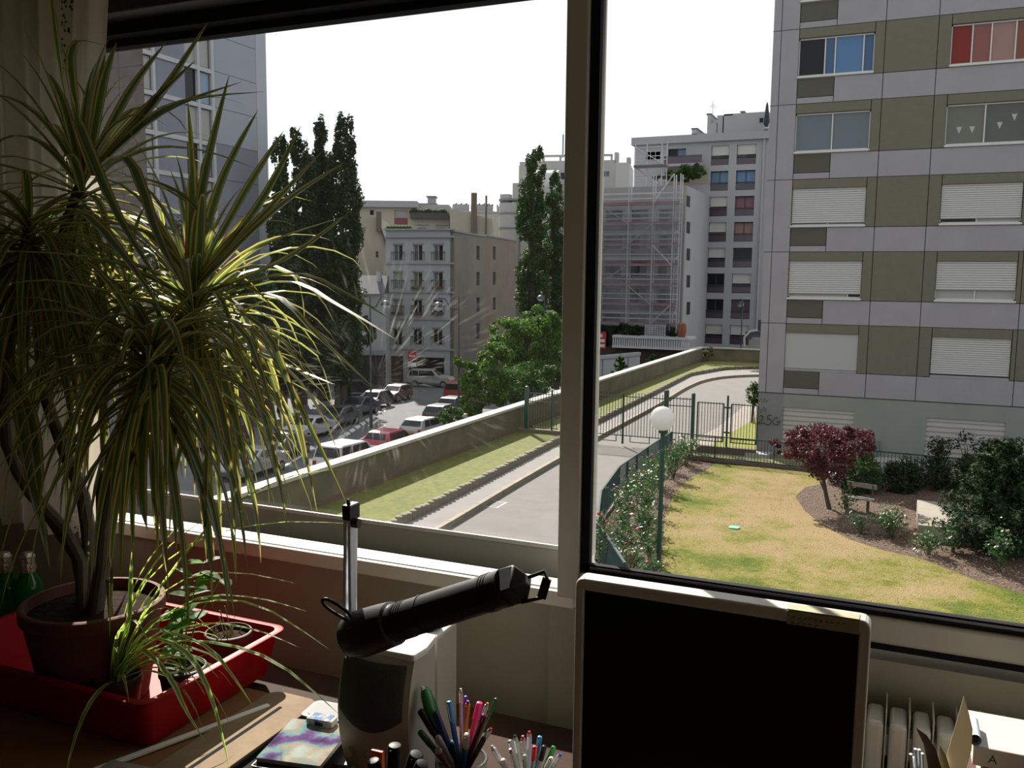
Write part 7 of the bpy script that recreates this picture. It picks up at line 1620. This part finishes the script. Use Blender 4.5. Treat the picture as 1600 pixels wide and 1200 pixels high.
# ================================================================ CARS
tyre = mat('tyre_rubber', (.015, .015, .016), .8); hub = mat('wheel_hub', (.4, .4, .42), .4, .6); cgl = mat('car_glass', (.02, .025, .03), .12, spec=.25)
tlm = mat('tail_light', (.35, .02, .02), .3); plm = mat('yellow_plate', (.55, .4, .05), .6); plw = mat('white_plate', (.7, .7, .68), .4); bumpm = mat('dark_bumper', (.05, .05, .05), .6)
def car(name, label, colr, pos, heading, kind='hatch', cat='car', group='cars parked along the street', plate=plw, lab=True):
    """heading = direction (x, y) the car's nose points"""
    m = mat('car_paint_'+name+'_'+'_'.join('%02d' % int(c*99) for c in colr), colr, .35, coat=.3)
    T = thing(name, label, cat, (0, 0, 0), group)
    if kind == 'hatch': prof = [(-1.95, .35), (-1.98, .75), (-1.93, .95), (-1.55, 1.36), (-1.2, 1.42), (.1, 1.42), (.35, 1.36), (1.0, .96), (1.75, .82), (1.95, .62), (1.95, .32)]; W_ = .82; roof = (-1.50, .30); L_ = 1.95; belt = .93
    elif kind == 'sedan': prof = [(-2.2, .35), (-2.22, .8), (-2.1, .98), (-1.5, 1.0), (-.95, 1.38), (.1, 1.42), (.35, 1.36), (1.1, .96), (1.95, .82), (2.15, .62), (2.15, .32)]; W_ = .85; roof = (-.95, .30); L_ = 2.2; belt = .97
    elif kind == 'van': prof = [(-2.1, .35), (-2.13, .9), (-2.08, 1.15), (-1.95, 1.78), (-1.7, 1.85), (.2, 1.83), (.5, 1.72), (1.2, 1.12), (1.95, .95), (2.1, .7), (2.1, .32)]; W_ = .88; roof = (-1.95, .4); L_ = 2.1; belt = 1.12
    else: prof = [(-2.3, .45), (-2.35, .95), (-2.3, 1.15), (-2.1, 1.72), (-1.9, 1.8), (.2, 1.8), (.45, 1.74), (1.1, 1.18), (2.1, 1.08), (2.35, .85), (2.35, .45)]; W_ = .92; roof = (-2.05, .4); L_ = 2.3; belt = 1.18
    zmax = max(z for _, z in prof)
    def wid(z): return W_-(max(0, z-belt)/(zmax-belt+1e-6))*.16
    n = len(prof); vs = []
    for s_ in (-1, 1):
        for x, z in prof: vs.append((x, s_*wid(z), z))
    fs = [tuple(range(n)), tuple(range(n, 2*n))[::-1]]+[(i, (i+1) % n, (i+1) % n+n, i+n) for i in range(n)]
    b = B().add(vs, fs); b.o('body', m, T, bevel=.045, seg=2)
    # glass: side windows, windscreen, rear window
    def pz(x):
        for i in range(len(prof)-1):
            (a, b_), (c, e_) = prof[i], prof[i+1]
            if b_ > belt-.06 or e_ > belt-.06:
                if min(a, c) <= x <= max(a, c) and abs(c-a) > 1e-6: return b_+(e_-b_)*(x-a)/(c-a)
        return belt
    zr_ = zmax-.1
    fr_ = [p for p in prof if p[1] > belt+.02]
    xb0, xb1 = fr_[0][0], fr_[-1][0]
    for s_ in (-1, 1):
        segs = [(roof[0]+.12, (roof[0]+roof[1])/2-.28), ((roof[0]+roof[1])/2-.2, roof[1]-.06+.0)] if kind != 'hatch' else [(roof[0]+.22, -.75), (-.67, roof[1]+.02)]
        for k_, (a, c) in enumerate(segs):
            a2, c2 = (a-.14 if k_ == 0 else a), (c+.42 if k_ == len(segs)-1 else c)
            z0_ = belt+.02; P = [(a2, s_*(wid(z0_)+.012), z0_), (c2, s_*(wid(z0_)+.012), z0_), (c, s_*(wid(zr_)+.012), zr_), (a, s_*(wid(zr_)+.012), zr_)]
            B().ext(P, (0, -s_*.02, 0)).o('side_window', cgl, T)
    def slope(i0, i1, nm, f0, f1):
        (xa_, za_), (xb_, zb_) = prof[i0], prof[i1]; p0 = (xa_+(xb_-xa_)*f0, za_+(zb_-za_)*f0); p1 = (xa_+(xb_-xa_)*f1, za_+(zb_-za_)*f1)
        nn = Vector((-(zb_-za_), 0, xb_-xa_)).normalized(); nn = nn if nn.z > 0 else -nn
        P = [Vector((p0[0], -wid(p0[1])+.09, p0[1])), Vector((p0[0], wid(p0[1])-.09, p0[1])), Vector((p1[0], wid(p1[1])-.11, p1[1])), Vector((p1[0], -wid(p1[1])+.11, p1[1]))]
        B().ext([p+nn*.015 for p in P], -nn*.03).o(nm, cgl, T)
    slope(6, 7, 'windscreen', .03, .92)
    if kind == 'sedan': slope(3, 4, 'rear_window', .08, .92)
    else: slope(2, 3, 'rear_window', .12, .9)
    wx = L_*.66
    for sx_ in (-1, 1):
        for s_ in (-1, 1):
            r_ = .36 if kind == 'suv' else .30; c = Vector((sx_*wx*(.95 if sx_ < 0 else 1), s_*(W_-.09), r_))
            w_ = B().tube([c+Vector((0, -.1, 0)), c+Vector((0, .1, 0))], r_, 18).o('wheel', tyre, T)
            B().tube([c+Vector((0, s_*.10, 0)), c+Vector((0, s_*.115, 0))], r_*.6, 12).o('hub_cap', hub, w_)
    for s_ in (-1, 1):
        B().box(prof[1][0]-.02, prof[1][0]+.1, s_*(W_-.14)-.1, s_*(W_-.14)+.1, belt-.3, belt-.08).o('tail_light', tlm, T)
        B().box(prof[-2][0]-.12, prof[-2][0]+.03, s_*(W_-.22)-.16, s_*(W_-.22)+.16, .58, .74).o('headlight', hub, T)
        B().box(.55, .68, s_*(W_+.08)-.08, s_*(W_+.08)+.08, belt-.02, belt+.12).o('wing_mirror', m, T)
    B().box(prof[0][0]-.06, prof[0][0]+.1, -W_+.03, W_-.03, .32, .55).o('rear_bumper', bumpm, T, bevel=.03)
    B().box(prof[-1][0]-.1, prof[-1][0]+.05, -W_+.03, W_-.03, .30, .52).o('front_bumper', bumpm, T, bevel=.03)
    B().box(prof[0][0]-.075, prof[0][0]-.055, -.26, .26, .58, .70).o('number_plate', plate, T) if False else B().box(prof[1][0]-.035, prof[1][0], -.26, .26, .58, .70).o('number_plate', plate, T)
    hx_, hy_ = heading; tilt = math.atan(-.02*hy_/math.hypot(hx_, hy_))
    T.location = (pos[0], pos[1], pos[2]); T.rotation_euler = (0, -tilt, math.atan2(hy_, hx_)); return T
# the right hand row stands along the wall; the left hand row on the far side
sd = (gS(735, 632)-gS(560, 740)); sd = (sd.x, sd.y); rowd = (-.10, 1.0)
def cp(x, y): q = gS(x, y); return (q.x, q.y, q.z)
WHT = (.62, .62, .62); SIL = (.38, .39, .40); RED = (.5, .02, .06); BLK = (.02, .022, .025); DGY = (.07, .075, .08); NVY = (.02, .03, .06); MRN = (.10, .02, .025)
car('white_van', 'white van with dark rear windows nearest behind the long wall', WHT, cp(548, 742), (.0, 1), 'van', 'van')
car('red_car', 'crimson hatchback behind the wall, between the white van and silver hatchback', RED, cp(612, 706), (.0, 1))
car('silver_car', 'silver white hatchback with yellow plate parked behind the wall', (.5, .5, .5), cp(664, 684), (.0, 1), plate=plm)
car('dark_car', 'black hatchback parked in front of the silver white one', BLK, cp(693, 660), (-.05, 1))
car('blue_car', 'dark blue hatchback parked just beyond the black hatchback', NVY, cp(712, 646), (-.05, 1))
car('red_van', 'red van with white roof at the end of the row by the light green tree', (.33, .03, .015), cp(722, 627), (-.05, 1), 'van', 'van')
B().box(-1.6, .2, -.70, .70, 1.855, 1.875).o('white_roof', wh2, bpy.data.objects['red_van']) if False else None
car('silver_suv', 'silver off-road car parked in front of the white corner building', (.42, .42, .40), cp(673, 604), (1, .25), 'suv')
car('maroon_car', 'dark maroon hatchback at the corner of the left row', MRN, cp(618, 626), (.1, -1))
car('dark_car', 'very dark hatchback second in the left row from the corner', BLK, cp(585, 637), (.1, -1))
car('dark_car', 'near black saloon third in the left row from the corner', NVY, cp(560, 648), (.1, -1), 'sedan')
car('grey_car', 'grey saloon with glaring rear window in the left row', DGY, cp(527, 665), (.1, -1), 'sedan')
car('white_car', 'white saloon of the left row behind the drooping dracaena tips', (.55, .55, .56), cp(482, 684), (.1, -1), 'sedan')
car('grey_car', 'brownish grey saloon left of the white one, behind dracaena leaves', (.16, .14, .13), cp(440, 712), (.1, -1), 'sedan')
car('silver_car', 'silver saloon glimpsed low through the dracaena leaves', SIL, cp(395, 742), (.1, -1), 'sedan')
car('dark_car', 'dark car glimpsed in the shade behind the dracaena', BLK, cp(350, 700), (.1, -1))
car('dark_car', 'dark parked car in the shade in front of the dark shop front', BLK, cp(562, 617), (1, .4), 'sedan')
car('white_car', 'white car glimpsed left behind the dracaena leaves', (.5, .5, .5), cp(300, 690), (.1, -1))
bpy.context.view_layer.update()
